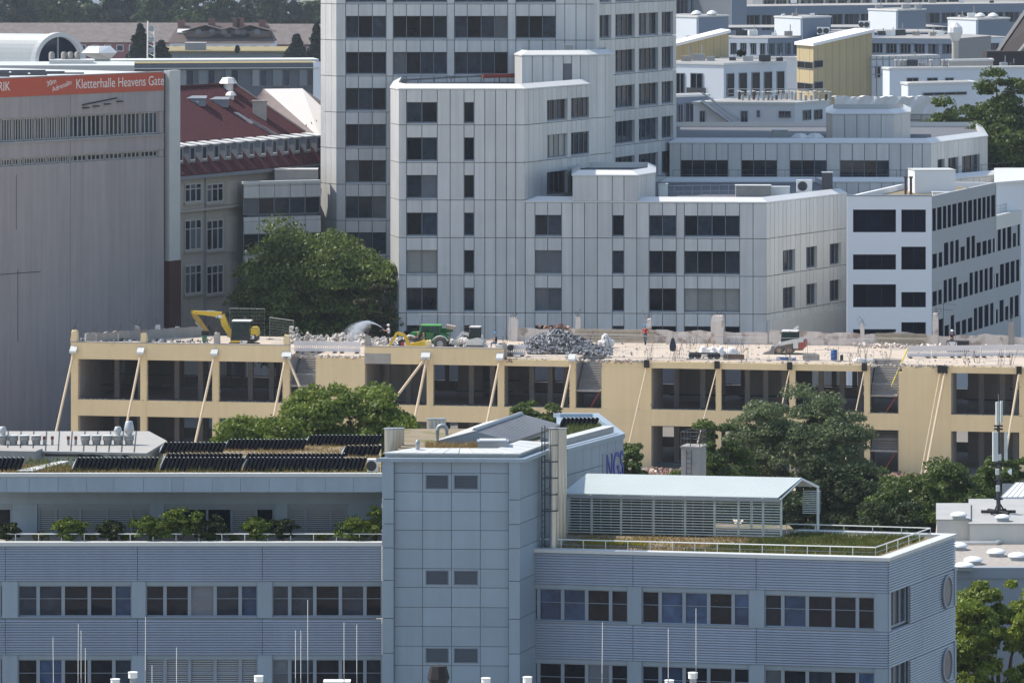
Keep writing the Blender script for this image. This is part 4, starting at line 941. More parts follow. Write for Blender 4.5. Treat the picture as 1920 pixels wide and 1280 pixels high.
for x0, x1, w, lb in ((1075,1230,17.3,'stacked dirty boards leaning at the parapet behind the white bag'), (1640,1740,17.3,'stacked dirty boards at the parapet beside the crate')):
    t = thing('board_stack', lb, 'boards', (*on_roof((x0+x1)/2,w), ZS)); a, b = on_roof(x0,w), on_roof(x1,w); f_ = Fac(a, b)
    for k in range(4): f_.box('board', M('weathered_board', (.42,.36,.28), .9, .3, 2, .25), t, rn.uniform(0,.3), f_.L-rn.uniform(0,.4), ZS+.3*k+.01, ZS+.3*k+.27, -.05-.02*k, .05-.02*k)
def stub(x, w, h, wd, mat, lb, seed, rebar=5, grp='column stubs on the demolition roof'):
    g = random.Random(seed); c = on_roof(x, w); t = thing('column_stub', lb, 'column stub', (*c, ZS), fy.rz, grp)
    mb = MB(); a = wd/2; n = 6; prev = None
    q = lambda z, k: [(-a*k+g.uniform(-.04,.04),-a*k,z),(a*k+g.uniform(-.04,.04),-a*k,z),(a*k,a*k+g.uniform(-.04,.04),z),(-a*k,a*k,z)]
    lv = [q(h*i/5, 1-(.1*(i/5)**3)*g.uniform(.3,1.4)) for i in range(6)]
    lv[5] = [(p[0]*.9,p[1]*.9,p[2]+g.uniform(-.1,.1)) for p in lv[5]]
    for i in range(5): mb.hexa(lv[i], lv[i+1])
    mb.build('concrete', mat, t, local=True)
    mb = MB()
    for k in range(rebar):
        p = Vector((g.uniform(-a,a)*.7, g.uniform(-a,a)*.7, h*.9)); pts = [p]
        for s_ in range(3): p = p+Vector((g.uniform(-.25,.25), g.uniform(-.2,.2), g.uniform(.1,.4))); pts.append(p)
        mb.tube(pts, .014, 4)
    if rebar: mb.build('rebar', m_rust, t, local=True)
S = stub
for i, (x, w, h) in enumerate(((178,9.7,.75), (219,11.3,.75), (257,12.8,1.25), (296,14.3,1.2), (333,15.8,1.0), (371,17.2,.9))): S(x, w, h, .42, m_pw, 'broken white column stub on the grey upstand by the big hall', 30+i, 5)
for x, w, h, wd, m, lb in ((140,.3,1.85,.6,m_yel,'yellow column stub at the outer corner of the shell'), (270,.3,1.75,.55,m_yel,'yellow column stub below the row of white stubs'), (407,.4,1.85,.5,m_conc,'grey column stub beside the hydraulic breaker'), (538,.3,1.7,.5,m_yel,'yellow column stub beside the white perforated barrier'),
    (690,.4,1.75,.5,m_conc,'dark square column stub at the end of the white barrier'), (804,.35,1.45,.45,m_yel,'low pale column stub before the telehandler wheel'), (946,.4,1.3,.4,m_conc,'low column stub beside the seated worker'), (963,17.6,2.1,.8,m_pw,'tall rounded column stub behind the seated worker'), (1084,17.6,2.2,.45,m_pw,'slim leaning column stub behind the scrap heap'),
    (1216,17.9,2.1,.5,m_pw,'column stub right behind the red shirted worker'), (1346,17.6,2.5,1.1,m_pw,'wide torn column stub with ragged top beside the skid loader'), (1617,17.6,1.9,.35,m_pw,'thin torn column stub before the white block'), (1754,17.6,3.0,.5,m_pw,'tall torn column stub at the grey and white block corner'), (1896,17.6,2.3,.5,m_conc,'square column stub behind the perforated barrier')):
    S(x, w, h, wd, m, lb, int(x), 6)
def rubble(name, label, pts, mat, rad, cat='rubble', kind='stuff'):
    g = random.Random(len(pts)); mb = MB()
    for p in pts: mb.chunk(p, g.uniform(*rad), g)
    return tag(mb.build(name, mat), label, cat, None, kind)
g = random.Random(8); pts = []
while len(pts) < 700:
    x, w = g.uniform(545,905), g.uniform(10.5,17.6); p = on_roof(x, w); hh = .35+.35*math.sin(x*.05)+.3*math.sin(x*.013+1); hh *= min(1,(w-10)/4)
    pts.append((*p, ZS+max(.02, g.uniform(0,1)*max(.1,hh))))
rubble('rubble', 'low grey rubble layer behind the white barrier and machines', pts, m_rub, (.08,.26))
pts = []
while len(pts) < 1500:
    a = g.uniform(-1,1); b = g.uniform(-1,1)
    if abs(a)+.0 > 1 or b*b > 1: continue
    prof = max(0, 1-abs(a+.25)**1.2/1.15)*(1-b*b)**.7
    p = on_roof(1066+a*80, 8.0+b*3.4); z = ZS+1.95*prof*(g.uniform(.45,1)**.4)
    pts.append((*p, z))
rubble('scrap_heap', 'heap of dark and bright torn scrap behind the mesh fence', pts, m_rubd, (.09,.24), 'scrap heap')
pts = [(*on_roof(1040+g.gauss(0,14), 10+g.gauss(0,.5)), ZS+1.75+g.uniform(0,.35)) for k in range(24)]
rubble('brick_rubble', 'reddish brick lumps on top of the scrap heap', pts, m_brick, (.1,.25))
pts = [(*on_roof(g.uniform(150,390), g.uniform(3,12)), ZS+g.uniform(.0,.25)) for k in range(220)]
rubble('rubble', 'dark scattered rubble before the grey upstand', pts, m_rubd, (.06,.2))
pts = [(*on_roof(g.uniform(960,1900), g.uniform(2,17)), ZS+g.uniform(.0,.06)) for k in range(420)]
rubble('debris', 'small debris scattered over the bare roof slab', pts, m_rub, (.03,.12))
pts = [(*on_roof(g.uniform(1600,1920), g.uniform(15.5,17.3)), ZS+g.uniform(.0,.3)) for k in range(160)]
rubble('rubble', 'pale rubble along the foot of the far parapet', pts, m_pw, (.06,.22))
pts = [(*(fy.A+fy.u*g.uniform(ux(1190), ux(1740))+fy.n*g.uniform(.5,5)), g.uniform(0,.55)) for k in range(900)]
rubble('brick_rubble', 'reddish brick rubble on the ground before the shell', pts, m_brick, (.08,.28))
rubble('plaster_rubble', 'white plaster lumps on the ground before the shell', [(p[0]+.3,p[1]-.4,p[2]) for p in pts[::4]], m_pw, (.08,.25))
# white perforated barriers
m_pbar = M('white_plastic', (.74,.70,.70), .5, .06, 1, .03)
def barrier(label, x0, x1, w, n, w1=None, h=1.0):
    a, b = on_roof(x0, w), on_roof(x1, w if w1 is None else w1); f_ = Fac(a, b)
    for k in range(n):
        u0, u1 = f_.L*k/n+.02, f_.L*(k+1)/n-.02; c = f_.pos((u0+u1)/2, 0, 0)
        t = thing('plastic_barrier', label, 'barrier', (c.x,c.y,ZS), 0, 'perforated white site barriers')
        mb = MB(); f_.add(mb, u0, u1, ZS+.1, ZS+.38, -.03, .03); f_.add(mb, u0, u1, ZS+.62, ZS+h, -.03, .03)
        m = 12
        for i in range(m):
            uu = u0+(u1-u0)*(i+.1)/m; e = (u1-u0)/m*.55
            mb.hexa([f_.pos(uu,ZS+.38,.025),f_.pos(uu+e,ZS+.38,.025),f_.pos(uu+e,ZS+.38,-.025),f_.pos(uu,ZS+.38,-.025)], [f_.pos(uu+.06,ZS+.62,.025),f_.pos(uu+e+.06,ZS+.62,.025),f_.pos(uu+e+.06,ZS+.62,-.025),f_.pos(uu+.06,ZS+.62,-.025)])
        mb.build('board', m_pbar, t)
        for q in (u0+.3, u1-.3): f_.box('foot', m_black, t, q-.12, q+.12, ZS, ZS+.09, -.35, .35)
barrier('white perforated barrier by the open stair next to the excavator', 551, 676, 3.0, 3)
barrier('white perforated barrier between worker and scrap heap', 940, 986, 2.5, 1)
barrier('white perforated barrier in the long line near the crate', 1700, 1930, 6.5, 5, 9.5, 1.05)
a, b = on_roof(752,6), on_roof(808,6); f_ = Fac(a, b); t = thing('striped_barrier', 'red and white striped barrier board behind the small yellow excavator', 'barrier', (*a, ZS))
m_redp = M('red_paint', (.45,.03,.025), .5, .05, 1, 0)
for k in range(10): f_.box('stripe_board', m_redp if k % 2 == 0 else m_white, t, f_.L*k/10, f_.L*(k+1)/10-.002, ZS+.45, ZS+.75, -.02, .02)
for k in (0, .98): f_.box('leg', m_black, t, f_.L*k, f_.L*k+.05, ZS, ZS+.9, -.07, -.025)
# mesh fence panels
def fence_panel(label, a, b, h=2.0, grp='mesh fence panels on the demolition roof', z=ZS):
    f_ = Fac(a, b); t = thing('mesh_fence', label, 'fence', (*a, z), 0, grp)
    mb = MB(); mb.tube([f_.pos(.04,z+.1,0), f_.pos(.04,z+h,0), f_.pos(f_.L-.04,z+h,0), f_.pos(f_.L-.04,z+.1,0), f_.pos(.04,z+.1,0)], .026, 5); mb.build('frame', m_galv, t)
    mb = MB(); n = int(f_.L/.24)
    for k in range(1, n): mb.tube([f_.pos(f_.L*k/n,z+.12,0), f_.pos(f_.L*k/n,z+h-.02,0)], .0045, 3, False)
    for k in range(1, 8): mb.tube([f_.pos(.05,z+h*k/8,0), f_.pos(f_.L-.05,z+h*k/8,0)], .0045, 3, False)
    mb.build('wire_mesh', m_galv, t)
    f_.box('foot', m_conc, t, -.15, .2, z, z+.1, -.3, .3)
xs = [988, 1062, 1140, 1215, 1290, 1362, 1440, 1512, 1570, 1640]
for i in range(len(xs)-1):
    fence_panel('mesh fence panel of the row between the scrap heap and the skid loader', on_roof(xs[i]+1, 1.7+.25*(i % 3)), on_roof(xs[i+1]-1, 1.7+.25*((i+1) % 3)))
for a in ((786,842), (848,900), (903,958)): fence_panel('tall mesh fence panel behind the telehandler at the rear roof edge', on_roof(a[0],17.0), on_roof(a[1],17.0), 2.35)
fence_panel('mesh fence panel behind the yellow excavator', on_roof(505,15), on_roof(551,12), 2.0)
fence_panel('mesh fence panel between the breaker excavator and the chestnut tree', on_roof(430,17), on_roof(497,17), 2.6)
# loose things on the slab
def lump(name, label, cat, x, w, sx, sy, sz, mat, seed, z=ZS):
    g = np.random.default_rng(seed); bm = bmesh.new(); bmesh.ops.create_icosphere(bm, subdivisions=3, radius=1)
    for v_ in bm.verts:
        n_ = v_.co.normalized(); k = 1+.16*math.sin(n_.x*5+seed)+.14*math.sin(n_.y*7+seed*2)+.10*math.sin(n_.z*9+seed*3)
        v_.co = Vector((n_.x*sx*k, n_.y*sy*k, max(0, (n_.z*.6+.45)*sz*k)))
    me = bpy.data.meshes.new(name); bm.to_mesh(me); bm.free(); me.materials.append(mat)
    for p in me.polygons: p.use_smooth = True
    o = bpy.data.objects.new(name, me); COL.objects.link(o); o.location = (*on_roof(x, w), z); return tag(o, label, cat)
m_bag = M('white_sack', (.76,.74,.72), .7, .08, 2, 0, bump=.4)
lump('bulk_bag', 'slumped white bulk bag beside the scrap heap', 'bag', 1136, 12, .7, .5, .95, m_bag, 2)
lump('bulk_bag', 'white sack bundle behind the trailer wheels', 'bag', 1322, 5.0, .6, .4, .8, m_bag, 3)
lump('bulk_bag', 'pair of white sacks at the middle of the bundles', 'bag', 1345, 4.6, .55, .4, .85, m_bag, 5)
lump('bulk_bag', 'long white sack lying by the brown trough', 'bag', 1368, 5.2, .85, .4, .7, m_bag, 7)
lump('plastic_sheet', 'crumpled white plastic sheet by the stair opening', 'plastic sheet', 1616, 1.7, .85, .4, .35, m_bag, 9)
def bx(name, label, cat, x, w, size, mat, rz=0.0, part='box', extra=None):
    t = thing(name, label, cat, (*on_roof(x, w), ZS), fy.rz+rz)
    mb = MB(); mb.box(-size[0]/2,size[0]/2,-size[1]/2,size[1]/2,0,size[2]); mb.build(part, mat, t, local=True, bevel=.02)
    if extra: mb = MB(); mb.box(-size[0]*.46,size[0]*.46,-size[1]*.42,size[1]*.42,size[2]+.001,size[2]+.05); mb.build('top_edge', extra, t, local=True)
    return t
t = bx('steel_trough', 'rusty brown digging bucket lying in front of the white sacks', 'bucket', 1376, 2.7, (1.8,.6,.38), M('rusty_steel', (.16,.095,.06), .8, .25, 2, 0), .1, 'shell', m_black)
bx('concrete_block', 'grey concrete block on the slab before the skid loader', 'block', 1521, 3.0, (1.4,.4,.48), m_conc, 0, 'block', m_spall)
bx('material_pack', 'blue and white wrapped material pack by the fence', 'pack', 1474, 2.6, (1.7,.5,.3), M('blue_wrap', (.05,.10,.28), .5, .2, 3, 0, sep=((.75,.75,.75), 2.5, .52)), 0, 'wrap', m_bag)
t = thing('plastic_barrel', 'blue plastic barrel standing by the mesh fence', 'barrel', (*on_roof(1564,3.2), ZS)); mb = MB()
mb.lathe([(.26,0),(.29,.05),(.29,.3),(.305,.33),(.29,.36),(.29,.6),(.305,.63),(.29,.66),(.28,.86),(.25,.9)], (0,0,0), 18); mb.build('drum', M('blue_plastic', (.02,.085,.28), .4, .05, 1, 0), t, smooth=True, local=True); cyl('lid', m_teal, t, (0,0), .24, .9, .93, 16, True)
t = thing('fuel_can', 'small black canister next to the blue barrel', 'canister', (*on_roof(1578,3.0), ZS)); mb = MB(); mb.box(-.13,.13,-.16,.16,0,.5); mb.build('body', m_black, t, local=True, bevel=.03); cyl('cap', m_dark, t, (.05,0), .05, .5, .58, 10, True)
t = thing('equipment_crate', 'dark framed crate with white cross braced side near the far parapet', 'crate', (*on_roof(1796,13.5), ZS), fy.rz)
mb = MB(); mb.box(-.95,.95,-.6,.6,.05,.95); mb.build('body', m_black, t, local=True); block('side_panel', m_pbar, t, (-.45,-.62,.5), (.85,.03,.8), local=True)
for s_ in (-1,1): mb = MB(); mb.tube([(-.45-s_*.38,-.645,.9), (-.45,-.645,.15)], .03, 4); mb.build('brace', m_black, t, local=True)
for k in range(4): block('slat', m_dark, t, (.1+k*.25,-.61,.5), (.06,.03,.85), local=True)
t = thing('cart_wheels', 'black wheeled frame of a small trailer before the white sacks', 'trailer', (*on_roof(1325,2.6), ZS), fy.rz)
for x_ in (-1.3,-.75,.35,.9): mb = MB(); mb.lathe([(.22,-.09),(.3,-.06),(.3,.06),(.22,.09)], (x_,0,.3), 14, 'y'); mb.build('wheel', m_black, t, local=True)
mb = MB(); mb.obox((-.2,0,.5), (2.4,.25,.14)); mb.build('frame', m_dark, t, local=True)
# yellow plank leaning out of the stair opening
t = thing('plank', 'bright yellow plank leaning out of the stair opening', 'plank', (*fy.pos(ux(1660),ZS,-1).xy, 7.2))
mb = MB(); mb.tube([fy.pos(fy.ux(1668),7.6,-1.4), fy.pos(fy.ux(1699),10.9,-1.6)], .07, 4); mb.build('board', M('yellow_paint', (.62,.55,.12), .6, .05, 1, 0), t)
# ------------------------------------------------------------------ grey panel-clad office complex
m_pan = M('grey_cladding', (.55,.555,.56), .42, .10, .35, .075, metal=.12, streak=.15)
m_joint = M('joint_dark', (.13,.135,.15), .8, .1, 1, 0)
m_wf = M('dark_window_frame', (.16,.18,.21), .5, .05, 1, 0)
m_cop = M('bright_coping', (.64,.64,.63), .4, .05, .5, .04)
m_roofg = M('grey_roof', (.30,.29,.28), .9, .2, .4, 0)
SG = [(g_dark, 4), (g_mid, 6), (g_room, 1.5), (g_pale, .6)]
def gsel(seed, special=None, W=SG):
    rn = random.Random(seed)
    def f(k, gi):
        if special and (k, gi) in special: return special[(k, gi)]
        return rgl(rn.randint(0,9999), W)
    return f
H = 3.49
def capped(th, poly, edges, z, parapet=.5):
    ring(th, 'coping', poly, edges, .06, .75, z-.42, z-.30, z+.12, m_cop)
    mb = MB(); mb.prism(inset(poly, .76), z-1.2, z-.55); mb.build('roof', m_roofg, th)
    ring(th, 'inner_parapet', poly, range(len(poly)), -.45, .74, z-.9, z-.44, z-.44, m_joint)
# six-storey block
q = [XD(732,461), XD(748,456.8), XD(984,456.8), XD(1107,470.6), XD(1090,492), XD(745,492)]
zg = ZD(160, 457)
b1 = thing('office_block', 'six storey grey panel clad block with chamfered corner in front of the tower', 'building', (*q[1], 0))
core(b1, 'wall', q, 0, zg-.45, .4, m_joint)
fa, fb, fc_ = Fac(q[0], q[1]), Fac(q[1], q[2]), Fac(q[2], q[3])
vj0 = fb.px(850, 445.6)[1]; h1 = (fb.px(850, 234.5)[1]-vj0)/3
vj = [vj0-3*h1+i*h1 for i in range(7)]+[zg-.42]
grid(b1, fa, [(0,'p'), (fa.L,None)], vj, m_pan, m_wf, gsel(1))
sp = {(2,0): g_cur}
grid(b1, fb, cols_px(fb, 'p748 w762 m791 p820 p844 w870 p889 p909 p929.5 p949.5 p967 e984'), vj, m_pan, m_wf, gsel(2, sp), head=1.15)
grid(b1, fc_, cols_px(fc_, 'p984 p991 p1000 p1011 p1018 w1026 m1035 m1044 m1053 p1064 w1071 m1081 m1090 m1099 e1107'), vj, m_pan, m_wf, gsel(3, {(5,0): g_cur, (4,1): g_dark}), head=1.15, skip=[(k,1) for k in (0,1,2,3)]+[(k,0) for k in (0,1,2)])
capped(b1, q, [0,1,2,3,4,5], zg)
gd = thing('gondola_rail', 'dark roof rail with red trolley for the cleaning gondola on the six storey block', 'gondola rail', (*XD(900,466), zg-.55))
for x0, d0, x1, d1, m, r in ((752,461,966,478,m_joint,.1), (905,472,965,474,M('rust_red', (.20,.04,.03), .7, .2, 2, 0),.22)):
    mb = MB(); mb.tube([(*XD(x0,d0),zg+.35), (*XD(x1,d1),zg+.35)], r, 6); mb.build('rail' if r < .2 else 'trolley', m, gd)
for k in range(8):
    p = XD(752,461).lerp(XD(966,478), k/7); mb = MB(); mb.tube([(*p,zg-.55), (*p,zg+.3)], .06, 4); mb.build('post', m_joint, gd)
# lift core on it
q = [XD(965,473.2), XD(979,470.2), XD(1104,471.3), XD(1150,475.5), XD(1150,490), XD(965,490)]
zc = ZD(97, 471)
b2 = thing('lift_core', 'tall windowless grey panel core rising behind the six storey block', 'building', (*q[1], 0))
core(b2, 'wall', q, 0, zc-.45, .3, m_joint)
f_ = Fac(q[1], q[2]); vv = [zg-1.5, zc-.42]
grid(b2, Fac(q[0],q[1]), [(0,'p'), (Fac(q[0],q[1]).L,None)], vv, m_pan, m_wf, gsel(1), t=.28)
grid(b2, f_, cols_px(f_, 'p979 p998 p1018 p1037 p1056 p1072 p1088 e1104'), vv, m_pan, m_wf, gsel(1), t=.28)
u, v0 = f_.px(1064, 150); f_.box('roof_door', m_joint, b2, u-.4, u+.4, v0-.3, v0+1.6, .01, .05)
f_ = Fac(q[2], q[3]); grid(b2, f_, [(f_.L*i/3,'p') for i in range(3)]+[(f_.L,None)], [vj[2]]+vj[3:7]+[zc-.42], m_pan, m_wf, gsel(1), t=.28)
capped(b2, q, range(6), zc)
t = thing('roof_vent', 'small grey vent box on the lift core', 'roof vent', (*XD(1066,474), zc-.55)); block('box', m_galv, t, (*XD(1066,474),zc+.0), (.9,.6,1.1)); block('lid', m_cop, t, (*XD(1066,474),zc+.58), (1.0,.7,.06))
# low block with stair bulkhead
q = [XD(984,456.8), XD(1437,455.2), XD(1587,470.6), XD(1540,492), XD(1110,492), XD(1107,470.8)]
zl = ZD(372, 456)
b3 = thing('office_block', 'low grey panel clad block with flat roof plant beside the six storey block', 'building', (*q[0], 0))
core(b3, 'wall', q, 0, zl-.45, .4, m_joint)
fb, fc_ = Fac(q[0], q[1]), Fac(q[1], q[2])
vjl = vj[:4]+[zl-.42]; vjl[4] = max(vjl[4], vjl[3]+.6)
vjl = vj[:3]+[zl-.42] if zl-.42-vj[3] < 1.5 else vjl
grid(b3, fb, cols_px(fb, 'p985 w1003 m1027 p1053 p1073 p1096 p1120 w1148 p1170 p1194 w1217 m1242 p1268 w1283 m1308 m1335 m1360 p1387 p1412 e1437'), vjl, m_pan, m_wf, gsel(7, {(2,0): g_pale, (1,3): g_cur, (1,0): g_pale}), head=1.15)
cs = [1437, 1449, 1459, 1469]; spec = 'p1437 p1444 p1452 p1460 w1468 m1475 m1483 p1491 p1501 w1512 m1518 m1525 p1532 p1544 w1556 m1563 m1570 p1577 e1587'
m_lite = M('pale_cladding', (.56,.56,.53), .45, .07, .25, .05, streak=.08)
grid(b3, fc_, cols_px(fc_, spec), vjl, m_lite, m_wf, gsel(8), head=1.3, skip=[(k,i) for k in (len(vjl)-2,0) for i in range(3)])
capped(b3, q, [0,1,2,3,4,5], zl)
mb = MB(); fc_.add(mb, .1, fc_.L-.05, 0, vj[1]-.6, .02, .35); mb.build('white_screen', m_lite, b3)
q = [XD(1073,456.4), XD(1195,456.0), XD(1229,461), XD(1229,472), XD(1073,472)]; zk2 = ZD(321, 457)
b4 = thing('stair_bulkhead', 'grey panel stair bulkhead rising from the low block roof', 'building', (*q[0], zl))
mb = MB(); mb.prism(inset(q,.3), zl-.6, zk2-.45); mb.build('wall', m_joint, b4)
f_ = Fac(q[0], q[1]); grid(b4, f_, cols_px(f_, 'p1073 p1120 p1148 p1170 e1195'), [zl-.3, zk2-.42], m_pan, m_wf, gsel(1), t=.28)
f_ = Fac(q[1], q[2]); grid(b4, f_, [(0,'p'),(f_.L/2,'p'),(f_.L,None)], [zl-.3, zk2-.42], m_pan, m_wf, gsel(1), t=.28)
capped(b4, q, range(5), zk2)
def roofbox(label, x, d, z, size, mat=m_white, name='roof_unit', cat='roof unit', lid=m_cop, group=None, rz=0):
    t = thing(name, label, cat, (*XD(x,d), z), rz, group)
    mb = MB(); mb.box(-size[0]/2,size[0]/2,-size[1]/2,size[1]/2,0,size[2]); mb.build('casing', mat, t, local=True, bevel=.02)
    mb = MB(); mb.box(-size[0]/2-.05,size[0]/2+.05,-size[1]/2-.05,size[1]/2+.05,size[2]+.001,size[2]+.07); mb.build('lid', lid, t, local=True)
    return t
roofbox('white tank in a cage on the low block beside the bulkhead', 1243, 463, zl-.55, (.9,.9,1.5))
roofbox('long concrete roof upstand on the low block', 1412, 466, zl-.55, (3.4,1.5,1.2), m_conc)
roofbox('white low roof unit next to the concrete upstand', 1457, 467, zl-.55, (2.4,1.2,1.0))
ac_unit('white air conditioner with dark fan on the low block roof', 1508, 468, zl-.2, 1.5, .5, 1.3)
roofbox('black roof cabinet at the back of the low block', 1551, 470, zl-.2, (1.0,1.0,1.9), m_dark)
railing('thin grey railing around the roof of the low block', [XD(1196,466), XD(1400,468)], 1.1, [12], m_galv, .03, 1, zl-.5)
# tower
q = [XD(601,481.5), XD(631,478.8), XD(1119,478.2), XD(1268,499), XD(1200,530), XD(615,530)]
zt_ = 62.0
tw = thing('office_tower', 'tall grey panel clad office tower rising out of the picture', 'building', (*q[1], 0))
core(tw, 'wall', q, 0, zt_-.5, .4, m_joint)
fa, fb, fc_ = Fac(q[0], q[1]), Fac(q[1], q[2]), Fac(q[2], q[3])
v0 = fb.px(700, 75.5)[1]; h2 = (v0-fb.px(700, 481)[1])/6
vt = [v0-(6-i)*h2 for i in range(-1, 11)]
vt = [x for x in vt if x < 52]+[zt_-.42]
grid(tw, fa, [(fa.L*i/3,'p') for i in range(3)]+[(fa.L,None)], vt, m_pan, m_wf, gsel(1))
grid(tw, fb, cols_px(fb, 'p631 w648 m672 m698 p724 w737 m762 m788 m813 p838 w852 m876 m902 m927 p952 w967 m992 m1017 p1042 p1059 p1080 p1099 e1119'), vt, m_pan, m_wf, gsel(21), head=1.15, sill=.2)
grid(tw, fc_, cols_px(fc_, 'w1124 m1134 p1146 w1154 m1163 m1172 m1181 p1190 w1198 m1207 m1216 m1225 p1234 w1241 m1248 m1255 p1262 e1268'), vt, m_pan, m_wf, gsel(22), head=1.1, sill=.2)
fc_.box('panel', m_pan, tw, 0, fc_.ux(1124), 0, zt_-.5, -.38, 0)
capped(tw, q, range(6), zt_)
# curved rear wing with ledge
q = [XD(1255,496), XD(1745,495), XD(1852,511), XD(1840,535), XD(1255,535)]; zw = ZD(262, 495)
b5 = thing('office_wing', 'grey panel wing with wide dark windows extending beside the tower', 'building', (*q[0], 0))
core(b5, 'wall', q, 0, zw-.45, .4, m_joint)
fb, fc_ = Fac(q[0], q[1]), Fac(q[1], q[2]); vw = [zw-4.3, zw-.42]
grid(b5, fb, cols_px(fb, 'p1255 w1276 m1298 m1321 m1343 p1365 w1390 m1413 m1435 p1457 w1481 m1504 m1527 p1550 w1575 m1598 m1621 m1644 p1667 p1689 p1711 p1729 e1745'), vw, m_pan, m_wf, gsel(31, None, [(g_dark,3),(g_mid,4)]), head=1.7, sill=.1)
grid(b5, fc_, cols_px(fc_, 'p1745 w1758 m1764 p1771 w1778 m1787 p1797 w1804 m1815 m1826 p1837 e1852'), vw, m_pan, m_wf, gsel(32), head=1.7, sill=.1)
capped(b5, q, range(5), zw)
q = [XD(1240,490.6), XD(1718,490.6), XD(1917,508), XD(1930,515), XD(1750,502), XD(1240,496.8)]; zd = zw-3.75
mb = MB(); mb.prism(inset(q,.1), 0, zd-.4); mb.build('ledge_wall', m_joint, b5)
fb, fc_ = Fac(q[0], q[1]), Fac(q[1], q[2])
grid(b5, fb, [(fb.L*i/22,'p') for i in range(22)]+[(fb.L,None)], [zd-3.0, zd-.42], m_pan, m_wf, gsel(1), t=.09)
grid(b5, fc_, [(fc_.L*i/17,'p') for i in range(17)]+[(fc_.L,None)], [zd-3.0, zd-.42], m_lite, m_wf, gsel(1), t=.09)
ring(b5, 'coping', q, [0,1], .06, .7, zd-.42, zd-.30, zd+.1, m_cop)
mb = MB(); mb.prism(inset(q,.6), zd-.39, zd-.3); mb.build('ledge_roof', m_roofg, b5)
railing('thin dark railing along the ledge of the curved wing', [XD(1262,493.5), XD(1716,493.4), XD(1900,509)], 1.0, [26, 12], m_dark, .025, 1, zd-.3)
q = [XD(1549,506), XD(1561,503), XD(1675,503), XD(1707,508), XD(1707,518), XD(1549,518)]; zx = ZD(207, 504)
b6 = thing('stair_bulkhead', 'grey round cornered bulkhead on the roof of the curved wing', 'building', (*q[1], zw-.5))
mb = MB(); mb.prism(inset(q,.28), zw-.7, zx-.45); mb.build('wall', m_joint, b6)
for i, n in ((0,1), (1,5), (2,2)):
    f_ = Fac(q[i], q[i+1]); grid(b6, f_, [(f_.L*k/n,'p') for k in range(n)]+[(f_.L,None)], [zw-.5, zx-.42], m_pan, m_wf, gsel(1), t=.26)
capped(b6, q, range(6), zx)
roofbox('grey louvred roof box on the curved wing', 1462, 506, zw-.5, (1.6,1.2,1.0), m_galv)
for x in (1500, 1528):
    t = thing('skylight', 'small white pyramid skylight on the curved wing', 'skylight', (*XD(x,503), zw-.5), 0, 'pyramid skylights'); mb = MB(); mb.lathe([(1.0,.35),(.5,.75),(.02,.8)], (0,0,0), 4); mb.build('glazing', m_white, t, local=True); mb = MB(); mb.lathe([(.95,0),(.95,.34)], (0,0,0), 4); mb.build('kerb', m_dark, t, local=True)
# ------------------------------------------------------------------ white and grey block at the right
m_wr = M('white_render', (.74,.76,.80), .8, .03, .3, 0)
m_gr = M('grey_render', (.36,.38,.40), .85, .05, .3, .03)
A_, B_, C_, D_ = XD(1588,450), XD(1747,450), XD(1867,473), XD(1712,475)
zw1 = ZD(368, 450)
w1 = thing('office_block', 'white fronted block with big dark windows and grey ribbon windowed side', 'building', (*A_, 0))
f1 = Fac(A_, B_); f2_ = Fac(B_, C_)
mb = MB(); mb.prism(inset([A_,B_,C_,D_],.35), 0, zw1-.7); mb.build('wall', m_gr, w1); mb = MB(); mb.prism(inset([A_,B_,C_,D_],.36), zw1-.69, zw1-.5); mb.build('roof', m_soil, w1)
dv = (f1.px(1650,435.5)[1]-f1.px(1650,576)[1])/2
rows = [(393,435.5), (477,505.5), (533,576), (617,646)]; rows2 = [(393,435.5), (462.5,505.5), (547.5,576), (604,646)]
def punch(fac, th, u0, u1, holes, z0, z1, mat, t=.34):
    """A rendered wall with window openings: strips between the holes; holes: (ua, ub, va, vb) in one column band each."""
    for (ua, ub, hs) in holes:
        z = z0
        for va, vb in sorted(hs): fac.box('wall_strip', mat, th, ua, ub, z, va, -t, 0); z = vb
        fac.box('wall_strip', mat, th, ua, ub, z, z1, -t, 0)
    prev = u0
    for ua, ub, _ in sorted(holes): fac.box('wall_strip', mat, th, prev, ua-.0005, z0, z1, -t, -.0005); prev = ub+.0005
    fac.box('wall_strip', mat, th, prev, u1, z0, z1, -t, -.0005)
vy = lambda y: f1.px(1650, y)[1]
g_dnav = glassmat('glass_navy', (.006,.010,.026), wob=.1, spec=.0, rough=.5)
hA = (f1.ux(1599.5), f1.ux(1680), [(vy(b), vy(a)) for a, b in rows]); hB = (f1.ux(1690), f1.ux(1736), [(vy(b), vy(a)) for a, b in rows2])
punch(f1, w1, 0, f1.L, [hA, hB], 0, zw1, m_wr)
for ua, ub, hs in (hA, hB):
    n = 3 if ub-ua > 3 else 2
    for va, vb in hs: f1.window(w1, [ua+(ub-ua)*i/n for i in range(n+1)], va, vb, -.2, m_black, g_dnav, fw=.05)
f1.box('coping', m_bframe, w1, -.05, f1.L+.02, zw1+.001, zw1+.12, -.4, .06)
f2 = Fac(B_, B_+(C_-B_)*2.2); Lc = (C_-B_).length; zlow = f2.px(1869, 411)[1]
xs2 = [1750.5,1759,1768.5,1771,1780,1781.5,1790]
rn = random.Random(12); vb2 = lambda y: f2.px(1750, y)[1]
bands = [(433.5,391), (504,461), (574.5,531), (645,602)]
